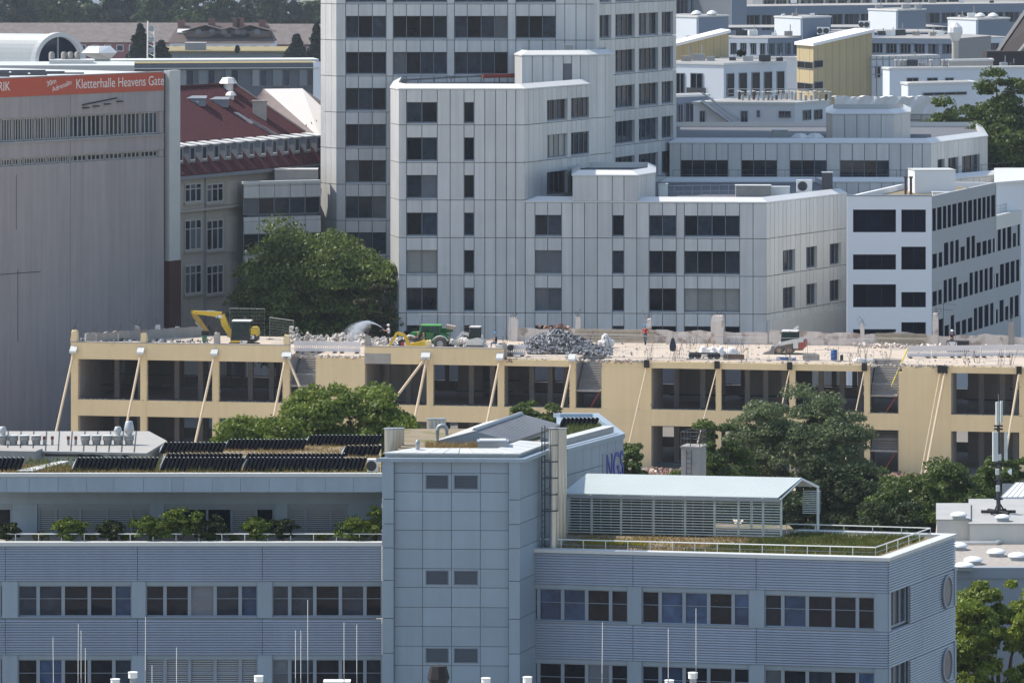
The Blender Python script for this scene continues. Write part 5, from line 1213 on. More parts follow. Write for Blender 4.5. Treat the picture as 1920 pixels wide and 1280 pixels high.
for k, (yb_, yt_) in enumerate(bands):
    va, vb = vb2(yb_), vb2(yt_); u = .25; end = Lc-.2 if k == 0 else f2.L-1
    below = vb2(bands[k+1][1]) if k < 3 else 0
    f2.box('wall_strip', m_gr, w1, 0, (Lc if k == 0 else f2.L), below, va, -.34, 0)
    n_ = 0
    while u < end:
        w_ = rn.choice([1.35,1.35,1.7]); gap = .6 if k else .4
        if rn.random() < .3 and k: gap = .45
        hi = vb if (k == 0 or rn.random() < .58) else va+(vb-va)*.64
        f2.window(w1, [u, u+w_], va, hi, -.07, m_black, g_dnav, fw=.04, fd=.03)
        if hi < vb: f2.box('wall_strip', m_gr, w1, u, u+w_, hi, vb, -.34, 0)
        f2.box('wall_strip', m_gr, w1, u+w_, min(u+w_+gap, end+1), va, vb, -.34, 0); u += w_+gap
    f2.box('wall_strip', m_gr, w1, 0, .25, va, vb, -.34, 0)
f2.box('wall_strip', m_gr, w1, 0, Lc, vb2(391), zw1, -.34, 0)
ring(w1, 'parapet', [A_,B_,C_,D_], [3,2], 0, .35, 0, zw1, zw1, m_wr)
E_ = f2.pos(f2.L, 0).xy; mb = MB(); mb.prism([C_+Vector((-.3,.3)), E_+Vector((-.4,.2)), E_+Vector((-6,2)), C_+Vector((-6,2))], 0, zlow-.1); mb.build('terrace', m_roofg, w1)
f2.box('coping', m_coping, w1, Lc+.01, f2.L, vb2(461)+.001, zlow+.35, -.5, .05)
railing('pale railing on the terrace of the white fronted block', [f2.pos(Lc+.3,0,-.8).xy, f2.pos(f2.L-.5,0,-.8).xy], 1.1, [12], m_galv, .03, 2, zlow)
wt = thing('office_block', 'white set back storey behind the railed terrace with low wide windows', 'building', (*XD(1900,490), 0))
mb = MB(); mb.prism([XD(1868,479), XD(1990,489), XD(1990,505), XD(1868,505)], 0, ZD(344,482)); mb.build('wall', m_wr, wt); mb = MB(); mb.prism([XD(1864,478.5), XD(1994,488.5), XD(1994,506), XD(1864,506)], ZD(344,482)+.005, ZD(344,482)+.3); mb.build('roof', m_cop, wt)
roofbox('white stair head with grey lid on the white fronted block', 1747, 465, zw1-.5, (4.0,3.5,2.2), m_wr, lid=m_coping, rz=.1)
roofbox('low white skylight curb on the white fronted block', 1764, 457, zw1-.5, (1.6,1.0,.45), m_white)
grass('dry planting on the roof of the white fronted block', [XD(1690,452), XD(1745,452), XD(1790,458), XD(1700,458)], zw1-.5, 1500, .35, l_dry, 8)
for x in (1698, 1708):
    t = thing('vent_pipe', 'thin rusty vent pipe on the white fronted block', 'vent pipe', (*XD(x,461), zw1-.5), 0, 'rusty pipes'); cyl('pipe', m_rust, t, (0,0), .12, 0, 1.6, 8, True); cyl('cap', m_rust, t, (0,0), .2, 1.6, 1.75, 8, True)
t = thing('tv_antenna', 'thin television aerial before the grey ribbon windowed side', 'aerial', (*on_roof(1769,17.9), ZS)); mb = MB(); mb.tube([(0,0,0), (0,0,3.9)], .025, 5); mb.build('pole', m_dark, t, local=True)
for z, l_ in ((3.8,1.1), (3.3,.8)):
    mb = MB(); mb.tube([(-l_,0,z+.1), (l_,0,z-.05)], .015, 4)
    for k in range(7): mb.tube([(-l_+l_*2*k/6,-.25,z+.1-.15*k/6), (-l_+l_*2*k/6,.25,z+.1-.15*k/6)], .008, 3)
    mb.build('boom', m_dark, t, local=True)
# ------------------------------------------------------------------ climbing hall at the left
m_hall = M('hall_panels', (.33,.30,.30), .85, .07, .4, .04, streak=.16)
A_, B_ = XD(-60,436.6), XD(308,458.2); fh = Fac(A_, B_)
ha = thing('climbing_hall', 'tall windowless concrete panel hall with red lettered banner', 'building', (*A_, 0))
zh = fh.px(305, 134)[1]; vh = lambda y: fh.px(131, y)[1]
bk = Vector((-fh.n.x, -fh.n.y)); mb = MB(); mb.prism([A_+bk*.5, B_+bk*.5, B_+bk*32, A_+bk*32], 0, zh-.6); mb.build('wall', m_joint, ha)
mb = MB(); mb.prism([A_+bk*.2, B_+bk*.2, B_+bk*32.5, A_+bk*32.5], zh-.59, zh-.1); mb.build('roof', m_coping, ha)
band_y = [(141,217), (260,291), (305,900)]
uj = [0, fh.ux(132), fh.L]
for y0, y1 in band_y:
    for a, b in zip(uj[:-1], uj[1:]):
        n = max(2, int((b-a)/2.4))
        for k in range(n): fh.box('wall_panel', m_hall, ha, a+(b-a)*k/n+.004, a+(b-a)*(k+1)/n-.004 if k < n-1 else b-.06, max(0,vh(y1)), vh(y0), -.45, 0)
rn = random.Random(77)
for y0, y1, tall in ((217.5,259.5,1), (291.5,304.5,0)):
    u = 0
    for a, b, n in ((0, uj[1], 9), (uj[1], fh.L-.7, 5)):
        for k in range(n):
            ua, ub = a+(b-a)*k/n+.05, a+(b-a)*(k+1)/n-.05
            fh.window(ha, [ua+(ub-ua)*i/4 for i in range(5)], vh(y1), vh(y0), -.3, M('old_frame', (.36,.36,.35), .6, .1, 1, 0), rgl(rn.randint(0,999), [(g_mid,3),(g_room,2),(g_dark,2)]) if tall else rgl(rn.randint(0,999), [(g_dark,3),(g_cur,1),(g_room,2)]), fw=.12)
            fh.box('pier', m_hall, ha, ub, ub+.1, vh(y1), vh(y0), -.45, -.12)
    fh.box('pier', m_hall, ha, fh.L-.65, fh.L-.05, vh(y1), vh(y0), -.45, -.05)
fh.box('window_ledge', m_galv, ha, 0, fh.L-.2, vh(263), vh(260.5), .0, .18)
m_bred = M('banner_red', (.46,.085,.045), .6, .06, .3, 0, streak=.05)
bn = fh.box('banner', m_bred, ha, 0, fh.ux(305), vh(177), vh(143), .05, .09)
bn2 = MB(); fh.add(bn2, 0, .02, vh(176), vh(175), .095, .1); hold = bn2.build('banner_print', m_bred, ha)
m_let = M('letter_white', (.72,.70,.68), .6, .03, 1, 0)
def ptext(s_, x0, x1, yb_, xr, cap, rot=0, xs=None):
    """Letters on the banner from photo column x0 to x1, baseline row yb_ at x0, cap height in metres."""
    o = text('banner_lettering', s_, hold, fh, fh.ux(x0), fh.px(x0, yb_)[1], .095, cap/.72, m_let, 1, 1, 0, .008, rot)
    bpy.context.view_layer.update(); wid = o.dimensions.x/max(o.scale.x,1e-6); want = fh.ux(x1)-fh.ux(x0)
    o.scale = (want/max(wid,.1), 1, 1); return o
ptext('Kletterhalle Heavens Gate', 140.5, 305, 166.5, 0, .93)
ptext('30m', 86.5, 104, 163, 0, .5, R(14)); ptext('Adrenalin', 97, 134, 173, 0, .5, R(14))
ptext('FABRIK', -31, 16.5, 172, 0, .86)
for x, y in ((154,202), (173,199), (194,195), (218,190)):
    u, v_ = fh.px(x, y); fh.box('bracket', m_black, ha, u, u+.75, v_-.08, v_+.02, .02, .3)
mb = MB(); mb.tube([fh.pos(fh.ux(153),fh.px(153,197)[1],.1), fh.pos(fh.ux(218),fh.px(218,184)[1],.1)], .06, 5); mb.build('bracket_bar', m_black, ha)
for x, y0, y1 in ((30,328,430), (33,505,640)): mb = MB(); mb.tube([fh.pos(fh.ux(x),fh.px(x,y0)[1],.04), fh.pos(fh.ux(x),fh.px(x,y1)[1],.04)], .018, 4); mb.build('cable', m_black, ha)
mb = MB(); mb.tube([fh.pos(fh.ux(-20),fh.px(-20,516)[1],.05), fh.pos(fh.ux(75),fh.px(75,509)[1],.05)], .025, 4); mb.build('cable', m_black, ha)
# edge column and red-brown return wall
m_rb = M('oxide_wall', (.085,.035,.033), .85, .15, .6, 0)
C_ = XD(337,460.5); f_ = Fac(B_, C_)
f_.box('return_wall', m_rb, ha, .02, f_.L+.3, 0, vh(250), -1.5, -.5); f_.box('return_wall', m_joint, ha, .02, f_.L*.45, vh(250)+.01, zh-.2, -1.5, -.45); f_.box('rust_strip', m_rb, ha, .3, .5, vh(250), zh-.4, -.44, -.38)
f_.box('edge_column', m_coping, ha, f_.ux(317), f_.L+.02, f_.px(330,488)[1], zh+.05, -.6, .05); f_.box('downpipe', m_black, ha, f_.ux(309), f_.ux(312), 4, zh-.3, -.35, -.2)
f_.box('edge_column', m_rb, ha, f_.ux(318), f_.L+.25, 0, f_.px(330,488)[1]-.02, -.6, -.02)
for k in range(9):
    u = 1+k*1.7; c = fh.pos(u+4, zh-.05, -3-(k % 3)*4); t = thing('roof_clutter', 'low dark pipe lying on the bright hall roof', 'pipe', c, 0, 'pipes on the hall roof')
    mb = MB(); mb.tube([(-2.5,0,.1), (2.5,.6,.1)], .08, 5); mb.build('pipe', m_dark, t, local=True)
# ------------------------------------------------------------------ behind: red roofed brewery house, link block, long dark block
m_beige = M('beige_render', (.42,.39,.35), .9, .08, .4, 0, streak=.1)
m_rtile = M('red_tile', (.085,.022,.029), .8, .12, .5, 0, bump=.3, bscale=4, stripes=(0,.35,.12,.75))
m_gtile = M('grey_tile', (.20,.165,.16), .85, .2, 1.0, 0, bump=.4, bscale=3)
m_btile = M('brown_tile', (.10,.072,.065), .85, .2, .7, 0)
m_ltile = M('weathered_tile', (.165,.14,.13), .9, .45, .6, 0, bump=.3, streak=.2)
m_zinc = M('zinc_sheet', (.22,.24,.27), .5, .08, 1, .05)
m_brsh = M('bright_sheet_roof', (.74,.70,.66), .5, .06, .4, 0)
A_, B_ = XD(300,461.5), XD(612,489.5)
rb = thing('red_roofed_house', 'old beige building with dark red mansard roof and a row of zinc dormers', 'building', (*A_, 0))
f_ = Fac(A_, B_); ze = f_.px(340, 328)[1]
fk = Fac(A_-f_.n*2.2, B_-f_.n*2.2); zk_ = fk.px(400, 262)[1]
fr_ = Fac(A_-f_.n*9.5, B_-f_.n*9.5); zr_ = fr_.px(340, 164)[1]
mb = MB(); mb.prism([A_, B_, B_-f_.n*17, A_-f_.n*17], 0, ze-.2); mb.build('wall', m_beige, rb)
slope('lower_roof', f_.pos(-1,ze,.5), f_.pos(f_.L,ze,.5), fk.pos(f_.L,zk_,0), fk.pos(-1,zk_,0), m_rtile, rb, 60)
ur = fr_.ux(440, 165)
slope('upper_roof', fk.pos(-1,zk_+.02,0), fk.pos(f_.L-.5,zk_+.02,0), fr_.pos(ur,zr_,0), fr_.pos(-1,zr_,0), m_rtile, rb, 70)
slope('rear_roof', f_.pos(f_.L,ze,-17), f_.pos(-1,ze,-17), fr_.pos(-1,zr_,0), fr_.pos(ur,zr_,0), m_rtile, rb)
slope('hip_roof', fk.pos(f_.L-.5,zk_,0), f_.pos(f_.L,ze,-17), fr_.pos(ur,zr_,0), fr_.pos(ur-.1,zr_,0), m_gtile, rb)
mb = MB(); mb.tube([fr_.pos(-1,zr_+.05,0), fr_.pos(ur,zr_+.05,0)], .18, 6); mb.build('ridge_tiles', m_rtile, rb)
mb = MB(); mb.tube([fr_.pos(ur,zr_+.05,0), fk.pos(f_.L-.5,zk_+.05,0)], .14, 6); mb.build('hip_tiles', m_gtile, rb)
mb = MB(); f_.add(mb, -1, f_.L, ze-.45, ze-.12, .3, .62); mb.build('gutter', m_zinc, rb)
n = 13
for k in range(n):
    u = f_.ux(344)+(f_.L-.8-f_.ux(344))*k/(n-1); zt = ze+(zk_-ze)*.93; zb_ = ze+(zk_-ze)*.35
    mb = MB(); f_.add(mb, u-.55, u+.55, zb_, zt-.12, -2.4, -.35); o = mb.build('dormer', m_zinc, rb)
    mb = MB(); mb.hexa([f_.pos(u-.68,zt-.11,-.2),f_.pos(u+.68,zt-.11,-.2),f_.pos(u+.68,zt+.2,-3.2),f_.pos(u-.68,zt+.2,-3.2)], [f_.pos(u-.68,zt-.02,-.2),f_.pos(u+.68,zt-.02,-.2),f_.pos(u+.68,zt+.3,-3.2),f_.pos(u-.68,zt+.3,-3.2)]); mb.build('dormer_roof', m_cop, o)
    f_.box('dormer_pane', g_mid, o, u-.28, u+.28, zb_+.35, zt-.3, -.35, -.33); f_.box('dormer_frame', m_white, o, u-.38, u+.38, zb_+.22, zb_+.34, -.36, -.31)
for y0, y1 in ((345,381), (413,471), (498,553)):
    for x0, x1 in ((345,377), (386,418)):
        u0, v1_ = f_.px(x0, y0); u1, v0_ = f_.ux(x1, y0), f_.px(x0, y1)[1]
        f_.window(rb, [u0+(u1-u0)*i/3 for i in range(4)], v0_, v1_, .02, M('white_window', (.50,.48,.46), .6, .05, 1, 0), rgl(int(x0+y0), [(g_mid,2),(g_pale,1),(g_dark,1)]), fw=.14, vs=(v0_+(v1_-v0_)*.7,))
        f_.box('window_sill', m_beige, rb, u0-.15, u1+.15, v0_-.2, v0_-.01, 0, .25)
    u0, u1 = f_.ux(426), f_.ux(444); v1_, v0_ = f_.px(426, y0-6)[1], f_.px(426, y1+2)[1]
    f_.box('blind_niche', M('niche_beige', (.55,.49,.42), .9, .05, 1, 0), rb, u0, u1, v0_, v1_, .0, .06)
f_.box('string_course', m_beige, rb, 0, f_.L-4, f_.px(380,390)[1]-.2, f_.px(380,390)[1], .0, .5)
mb = MB(); mb.tube([f_.pos(f_.ux(383),ze-.3,.15), f_.pos(f_.ux(383),2,.15)], .07, 6); mb.build('downpipe', m_zinc, rb)
fm = Fac(A_-f_.n*5.5, B_-f_.n*5.5); zm_ = zk_+(zr_-zk_)*.45
def on_up(x, y):     # a point of the upper slope under a photo pixel
    nr = (fr_.pos(0,zr_,0)-fk.pos(0,zk_,0)).cross(Vector((f_.u.x,f_.u.y,0))); o0 = fk.pos(0,zk_,0); dr = Vector(((x-960)/F,1,-(y-YH)/F)); C0 = Vector((0,0,HC))
    return C0+dr*((o0-C0).dot(nr)/dr.dot(nr))
c = on_up(487, 217); t = thing('brick_chimney', 'pale square chimney on the dark red roof', 'chimney', c-Vector((0,0,.6))); mb = MB(); mb.box(-.7,.7,-.5,.5,0,2.0); mb.build('stack', m_beige, t, local=True); mb = MB(); mb.box(-.8,.8,-.6,.6,2.0,2.15); mb.build('cap_slab', m_conc, t, local=True)
for x, y in ((367,190), (410,192)):
    c = on_up(x, y); t = thing('roof_skylight', 'flat zinc roof window on the dark red roof', 'skylight', c, 0, 'roof windows on the red roof'); mb = MB(); mb.hexa([(-1,-.6,-.5),(1,-.6,-.5),(1,.8,-.3),(-1,.8,-.3)], [(-1,-.6,.25),(1,-.6,.25),(1,.8,.45),(-1,.8,.45)]); mb.build('cheeks', m_zinc, t, local=True); mb = MB(); mb.hexa([(-1.1,-.7,.26),(1.1,-.7,.26),(1.1,.9,.46),(-1.1,.9,.46)], [(-1.1,-.7,.33),(1.1,-.7,.33),(1.1,.9,.53),(-1.1,.9,.53)]); mb.build('lid', m_zinc, t, local=True)
for x, y, s_ in ((428,160,1.3), (433,176,.8), (371,186,.6)):
    c = on_up(x, y+8); t = thing('roof_ventilator', 'white hooded ventilator on the dark red roof', 'roof vent', c-Vector((0,0,.3)), 0, 'hooded ventilators'); cyl('neck', m_white, t, (0,0), s_*.4, 0, s_*.7, 10, True); mb = MB(); mb.lathe([(s_*.75,s_*.7),(s_*.45,s_*1.15),(.05,s_*1.2)], (0,0,0), 8); mb.build('hood', m_white, t, local=True)
p0, p1 = on_up(440, 213), on_up(468, 232); t = thing('roof_light', 'long bright roof light strip on the dark red roof', 'skylight', p0); mb = MB(); e = Vector((.35,-.15,.0)); k = Vector((0,0,.14)); mb.hexa([p0-e,p0+e,p1+e,p1-e], [p0-e+k,p0+e+k,p1+e+k,p1-e+k]); mb.build('glazing', m_white, t)
t = thing('roof_ladder', 'grey roof ladder running down the dark red roof', 'ladder', on_up(470,235)); mb = MB()
p0, p1 = on_up(466,228), on_up(520,258)
for e in (-.25,.25): mb.tube([p0+Vector((e,0,.2)), p1+Vector((e,0,.2))], .04, 4)
for k in range(14): p = p0.lerp(p1,k/13)+Vector((0,0,.2)); mb.tube([p-Vector((.25,0,0)), p+Vector((.25,0,0))], .03, 4)
mb.build('rails', m_galv, t)
# second roof: grey and bright planes
hp = thing('bright_roofed_house', 'house with one bright sheet roof plane beside the dark red roof', 'building', (*XD(560,515), 0))
R0, R1, E0, E1, E2 = P(494,167,522), P(567,166,526), P(420,262,512), P(602,262,506), P(640,235,516)
slope('grey_roof_plane', E0, E1, R0+Vector((.01,0,0)), R0, m_gtile, hp, 16); slope('bright_roof_plane', E1, E2, R1, R0, m_brsh, hp)
mb = MB(); mb.prism([E0.xy, E1.xy, E2.xy, XD(640,535), XD(420,535)], 0, [z-.15 for z in (E0.z,E1.z,E2.z,E2.z,E0.z)]); mb.build('wall', m_beige, hp)
slope('rear_roof_plane', P(640,235,516), P(640,215,536), R1, R1+Vector((0,.1,0)), m_gtile, hp)
for k in range(6): p = E1.lerp(R0,.25).lerp(E2.lerp(R1,.25),k/5); mb = MB(); mb.tube([p, p+Vector((0,-.1,.25))], .05, 4); mb.build('snow_hook', m_dark, hp)
# link block
A_, B_ = XD(457,472), XD(602,475); fl_ = Fac(A_, B_); vl = lambda y: fl_.px(530, y)[1]
lk = thing('link_block', 'grey panel clad link between the beige house and the tower with strip windows', 'building', (*A_, 0))
core(lk, 'wall', [A_, B_, XD(602,481), XD(457,478)], 0, vl(344), .3, m_joint)
for y0, y1, wy in ((348,370,402), (414,437,472), (478,502,540)):
    for k in range(5):
        a, b = fl_.L*k/5, fl_.L*(k+1)/5
        fl_.box('panel', m_pan, lk, a+.03, b-.03, vl(y1), vl(y0), -.28, 0); fl_.box('panel', m_pan, lk, a+.03, b-.03, vl(y0)+.03, vl(y0-8), -.28, -.06)
    fl_.window(lk, [fl_.L*k/5 for k in range(6)], vl(wy), vl(y1), -.26, m_wf, rgl(y0, [(g_mid,3),(g_dark,3),(g_pale,1)]), fw=.1)
fl_.box('coping', m_cop, lk, -.1, fl_.L, vl(344)+.001, vl(339), -.6, .08)
fl_.box('lower_wall', m_pan, lk, 0, fl_.L, 0, vl(541), -.28, 0)
roofbox('beige roof structure on the link block below the dormers', 556, 479, vl(344), (4.2,2.5,1.1), m_beige)
# long dark block with sedum roof
m_slate = M('slate_cladding', (.085,.10,.125), .6, .08, .3, .08)
m_slate2 = M('slate_light', (.15,.18,.21), .6, .08, .3, .1)
A_, B_ = XD(150,800), XD(598,806); fd_ = Fac(A_, B_); vd = lambda y: fd_.px(450, y)[1]
db = thing('slate_block', 'long slate dark block with narrow pale shutters and sedum roof', 'building', (*A_, 0))
core(db, 'wall', [A_, B_, XD(598,824), XD(150,818)], 0, vd(120), .3, m_slate)
mb = MB(); fd_.add(mb, 0, fd_.L, vd(127), vd(119), -.3, .5); mb.build('fascia', m_slate, db); mb = MB(); fd_.add(mb, 0, fd_.L, vd(128.5), vd(127)-.01, -.3, .9); mb.build('canopy_edge', m_coping, db)
mb = MB(); fd_.add(mb, 0, fd_.L, vd(119)+.01, vd(118), -9, .4); mb.build('sedum_roof', M('sedum', (.26,.21,.10), .95, .25, .3, 0), db); mb = MB(); fd_.add(mb, 0, fd_.L+1, vd(119)+.01, vd(115), -18, -9.01); mb.build('rear_parapet', m_cop, db)
rn = random.Random(3); u = fd_.ux(338)
while u < fd_.L-1:
    w_ = rn.uniform(.8,1.6); fd_.box('shutter', rn.choice([m_slate2, m_slate2, m_zinc]), db, u, u+w_, vd(162), vd(131), -.2, .05)
    fd_.window(db, [u+w_+.1, u+w_+1.3], vd(162), vd(131), -.25, m_wf, g_mid, fw=.08); u += w_+1.3+rn.uniform(.5,2.5)
fd_.box('end_pilaster', m_wr, db, fd_.L-1.0, fd_.L+.2, 0, vd(117), -.2, .6)
# barrel roofed hall and steel hood behind the climbing hall
bh = thing('barrel_hall', 'white ribbed barrel roofed hall with blue glazed end behind the banner hall', 'building', (*XD(60,620), 0))
c = XD(109,620); rr_ = 47*620/F; zc_ = ZD(116,620); ax = Vector((-.93,.37)); mb = MB(); n = 18
prof = [(math.cos(math.pi*k/n), math.sin(math.pi*k/n)) for k in range(n+1)]; acr = Vector((.93,.25)).normalized()
def bp(s_, t_, k=1.0): cs_, sn_ = prof[t_]; q = c+acr*(cs_*rr_*k)+ax*s_; return (q.x,q.y,zc_+sn_*rr_*1.13*k)
for s_ in range(28):
    for t_ in range(n):
        s0, s1 = s_*.5+.3, s_*.5+.78
        mb.hexa([bp(s0,t_,.9),bp(s1,t_,.9),bp(s1,t_+1,.9),bp(s0,t_+1,.9)], [bp(s0,t_,.98),bp(s1,t_,.98),bp(s1,t_+1,.98),bp(s0,t_+1,.98)])
mb.build('ribbed_roof', M('rib_roof', (.50,.52,.52), .5, .05, 1, 0), bh)
mb = MB()
for t_ in range(n): mb.hexa([bp(-.35,t_,.88),bp(.3,t_,.88),bp(.3,t_+1,.88),bp(-.35,t_+1,.88)], [bp(-.35,t_,1.03),bp(.3,t_,1.03),bp(.3,t_+1,1.03),bp(-.35,t_+1,1.03)])
mb.build('arch_band', m_cop, bh)
mb = MB(); mb.add([bp(.15,t_,.89) for t_ in range(n+1)], [tuple(range(n+1))]); o = mb.build('glazed_end', glassmat('glass_deepblue', (.012,.035,.085), wob=.1), bh)
q = c+ax*.05; mb = MB(); mb.tube([(q.x,q.y,zc_), (q.x,q.y,zc_+rr_*1.0)], .12, 4); mb.build('mullion', m_galv, bh)
mb = MB(); mb.prism([c-acr*rr_*1.2-Vector((0,1)), c+acr*rr_*3-Vector((0,1)), c+acr*rr_*3+ax*20, c-acr*rr_*1.2+ax*20], 0, zc_-.02); mb.build('lower_hall', m_coping, bh)
sh_ = thing('steel_hood', 'bright faceted steel ventilation hood beside the barrel roof', 'roof vent', (*XD(186,600), ZD(120,600))); k = 600/F
mb = MB(); z = lambda y: (120-y)*k; X = lambda x: (x-186)*k
mb.add([(X(154),-1.4,z(99)),(X(187),-1.9,z(99)),(X(218),-1.0,z(99)),(X(218),1.2,z(99)),(X(154),1.2,z(99)),(X(166),-.8,z(87)),(X(187),-1.0,z(87)),(X(206),-.6,z(87)),(X(206),.8,z(87)),(X(166),.8,z(87)),(X(176),-.7,z(111)),(X(207),-.7,z(111)),(X(207),.8,z(111)),(X(176),.8,z(111))],
       [(5,6,7,8,9),(0,1,6,5),(1,2,7,6),(2,3,8,7),(3,4,9,8),(4,0,5,9),(0,10,11,1),(1,11,2),(2,11,12,3),(3,12,13,4),(4,13,10,0)]); mb.build('hood', M('bright_steel', (.72,.73,.74), .35, .04, 1, 0, metal=.3), sh_, local=True)
mb = MB(); mb.box(X(178),X(206),-.6,.7,0,z(111)+.02); mb.build('duct', m_galv, sh_, local=True)
rp = thing('rooftop_plant', 'white low plant housings along the roof before the barrel hall', 'plant house', (*XD(150,560), 0))
mb = MB(); mb.prism([XD(-40,560), XD(252,560), XD(252,575), XD(-40,575)], 0, ZD(123,560)); mb.build('wall', m_coping, rp); mb = MB(); mb.prism([XD(92,566), XD(176,566), XD(176,571), XD(92,571)], ZD(123,560), ZD(113,566)); mb.build('housing', m_coping, rp)
for x in (97,120,132,145): mb = MB(); mb.lathe([(.35,0),(.35,.7),(.2,.9)], (*XD(x,569),ZD(113,566)), 10); mb.build('fan', m_conc, rp, smooth=True)
# ------------------------------------------------------------------ old houses, conifers, mast and wood far behind
def house(label, x0, x1, yr, ye, yb_, d, mat, wmat, dep=16, hip=0, chim=(), dorm=(), sky_=()):
    a, b = XD(x0, d), XD(x1, d); t = thing('far_house', label, 'house', (*a.lerp(b,.5), 0)); ze_, zr_ = ZD(ye, d), ZD(yr, d+dep/2)
    mb = MB(); mb.prism([a, b, b+Vector((0,dep)), a+Vector((0,dep))], 0, ze_-.1); mb.build('wall', wmat, t)
    h_ = Vector((hip,0)); r0, r1 = a+Vector((hip,dep/2)), b+Vector((-hip,dep/2)); ov = Vector((0,-.6))
    slope('front_roof', (*(a+ov-Vector((.5,0))),ze_-.2), (*(b+ov+Vector((.5,0))),ze_-.2), (*r1,zr_), (*r0,zr_), mat, t); slope('rear_roof', (*(b+Vector((0,dep))),ze_), (*(a+Vector((0,dep))),ze_), (*r0,zr_), (*r1,zr_), mat, t)
    for e, r_, s_ in ((a, r0, 1), (b, r1, -1)):
        mb = MB(); mb.add([(*e,ze_-.1),(*(e+Vector((0,dep))),ze_-.1),(*r_,zr_-.1)], [(0,1,2)]); mb.build('gable', mat if hip else wmat, t)
    for x, y in chim: p = XD(x, d+dep*.4); mb = MB(); mb.box(p.x-.9,p.x+.9,p.y-.6,p.y+.6,zr_-3,ZD(y,d+dep*.4)); mb.build('chimney', M('chimney_brick', (.17,.08,.07), .9, .2, 1, .1), t)
    for x, y, w_ in dorm:
        s_ = (ze_+(zr_-ze_)*.25); p = XD(x, d+dep*.06); zt = ZD(y, d+2)
        mb = MB(); mb.box(p.x-w_/2,p.x+w_/2,p.y,p.y+dep*.4,s_,zt-1.6); o = mb.build('dormer', m_btile, t)
        for sg in (-1,1): slope('dormer_roof', (p.x+sg*w_*.62,p.y-.4,zt-1.7), (p.x+sg*w_*.62,p.y+dep*.42,zt-1.7), (p.x,p.y+dep*.42,zt), (p.x,p.y-.4,zt), mat, o)
        for q in (-.25,.1): mb = MB(); mb.box(p.x+q*w_,p.x+q*w_+w_*.14,p.y-.08,p.y-.02,s_+.7,s_+2.0); mb.build('dormer_pane', g_pale, o)
    for x, y in sky_:
        f = (ye-y)/(ye-yr); p = a.lerp(b,.5); zz = ze_+(zr_-ze_)*f; yy = d+dep/2*f; xx = (x-960)*yy/F; mb = MB(); mb.hexa([(xx-1.6,yy-1,zz-.25),(xx+1.6,yy-1,zz-.25),(xx+1.6,yy+1,zz+.6),(xx-1.6,yy+1,zz+.6)], [(xx-1.6,yy-1,zz),(xx+1.6,yy-1,zz),(xx+1.6,yy+1,zz+.85),(xx-1.6,yy+1,zz+.85)]); mb.build('roof_window', m_cop, t)
    n = int((x1-x0)/22)
    for k in range(n):
        p = XD(x0+(k+.5)*(x1-x0)/n, d); mb = MB(); mb.box(p.x-.9,p.x+.9,d-.1,d-.02,ze_-2.6,ze_-.9); w_ = mb.build('window', m_white, t); mb = MB(); mb.box(p.x-.75,p.x+.75,d-.14,d-.105,ze_-2.45,ze_-1.05); mb.build('pane', g_mid, w_)
m_redw = M('red_render', (.22,.09,.10), .9, .1, .3, 0)
house('long house with weathered pale tile roof and red wall', -20, 330, 43, 78, 97, 1250, m_ltile, m_redw, 20, 0, (), (), ())
for x in (160, 245):
    t = thing('roof_ventilator', 'pair of grey roof vents on the weathered tile roof', 'roof vent', (*XD(x,1256), ZD(72,1256)), 0, 'vents on the weathered roof')
    for q in (-1.1,1.1): cyl('drum', m_galv, t, (q,0), .8, -1, 1.6, 10, True)
house('dark brown tiled house with three gabled dormers and chimneys', 318, 512, 43, 79, 98, 1235, m_btile, m_wr, 20, 2, ((340,38), (397,35), (443,35), (451,34), (492,38)), ((385,47,10), (433,51,10), (470,47,10)), ((344,61), (482,61)))
house('grey brown tiled house with mossy roof behind the conifers', 498, 640, 45, 82, 98, 1262, m_ltile, m_redw, 20)
sr = thing('sedum_shed', 'low flat building with yellowish sedum roof before the far houses', 'building', (*XD(430,1050), 0)); mb = MB(); mb.prism([XD(300,1050), XD(540,1050), XD(540,1080), XD(300,1080)], 0, ZD(98,1050)); mb.build('wall', m_slate2, sr); mb = MB(); mb.prism([XD(296,1049), XD(544,1049), XD(544,1084), XD(296,1084)], ZD(98,1050)+.01, ZD(97,1050)+.2); mb.build('sedum_roof', MATS['sedum'], sr)
roofbox('grey glass box on the sedum roof', 367, 1055, ZD(97,1050), (4.5,3,1.8), m_zinc)
def conifer(label, x, d, yt, w, n=2600, seed=1): tree('conifer_tree', label, x, d, yt, w, l_fard, ZD(112,d), n, 60, .75, seed, .9, 'cone', 'conifers before the far houses')
conifer('large dark spruce beside the lattice mast', 264, 1010, 43, 62, 3500, 3); conifer('dark spruce to one side of the lattice mast before the red wall', 302, 1000, 78, 36, 1800, 4); conifer('dark spruce before the mossy roof', 556, 1010, 62, 52, 2600, 5); conifer('tall dark spruce half hidden by the office tower', 594, 1000, 40, 46, 2600, 6)
tree('clipped_conifer', 'tiny column conifer on the sedum roof', 445, 1046, 86, 8, l_fard, .2, 500, 20, .35, 9, 1, base=ZD(101,1046)); tree('round_shrub', 'round olive green shrubs before the sedum roof', 477, 1040, 92, 40, l_far, 1, 1500, 30, .5, 10, .8)
lm = thing('lattice_mast', 'thin white lattice radio mast before the weathered roof', 'mast', (*XD(283,980), 0)); zt = ZD(40,980)
for dx in (-.9,.9):
    mb = MB(); p = XD(283,980); mb.tube([(p.x+dx,p.y,0), (p.x+dx*.7,p.y,zt if dx < 0 else zt-1)], .16, 4); mb.build('leg', m_white, lm)
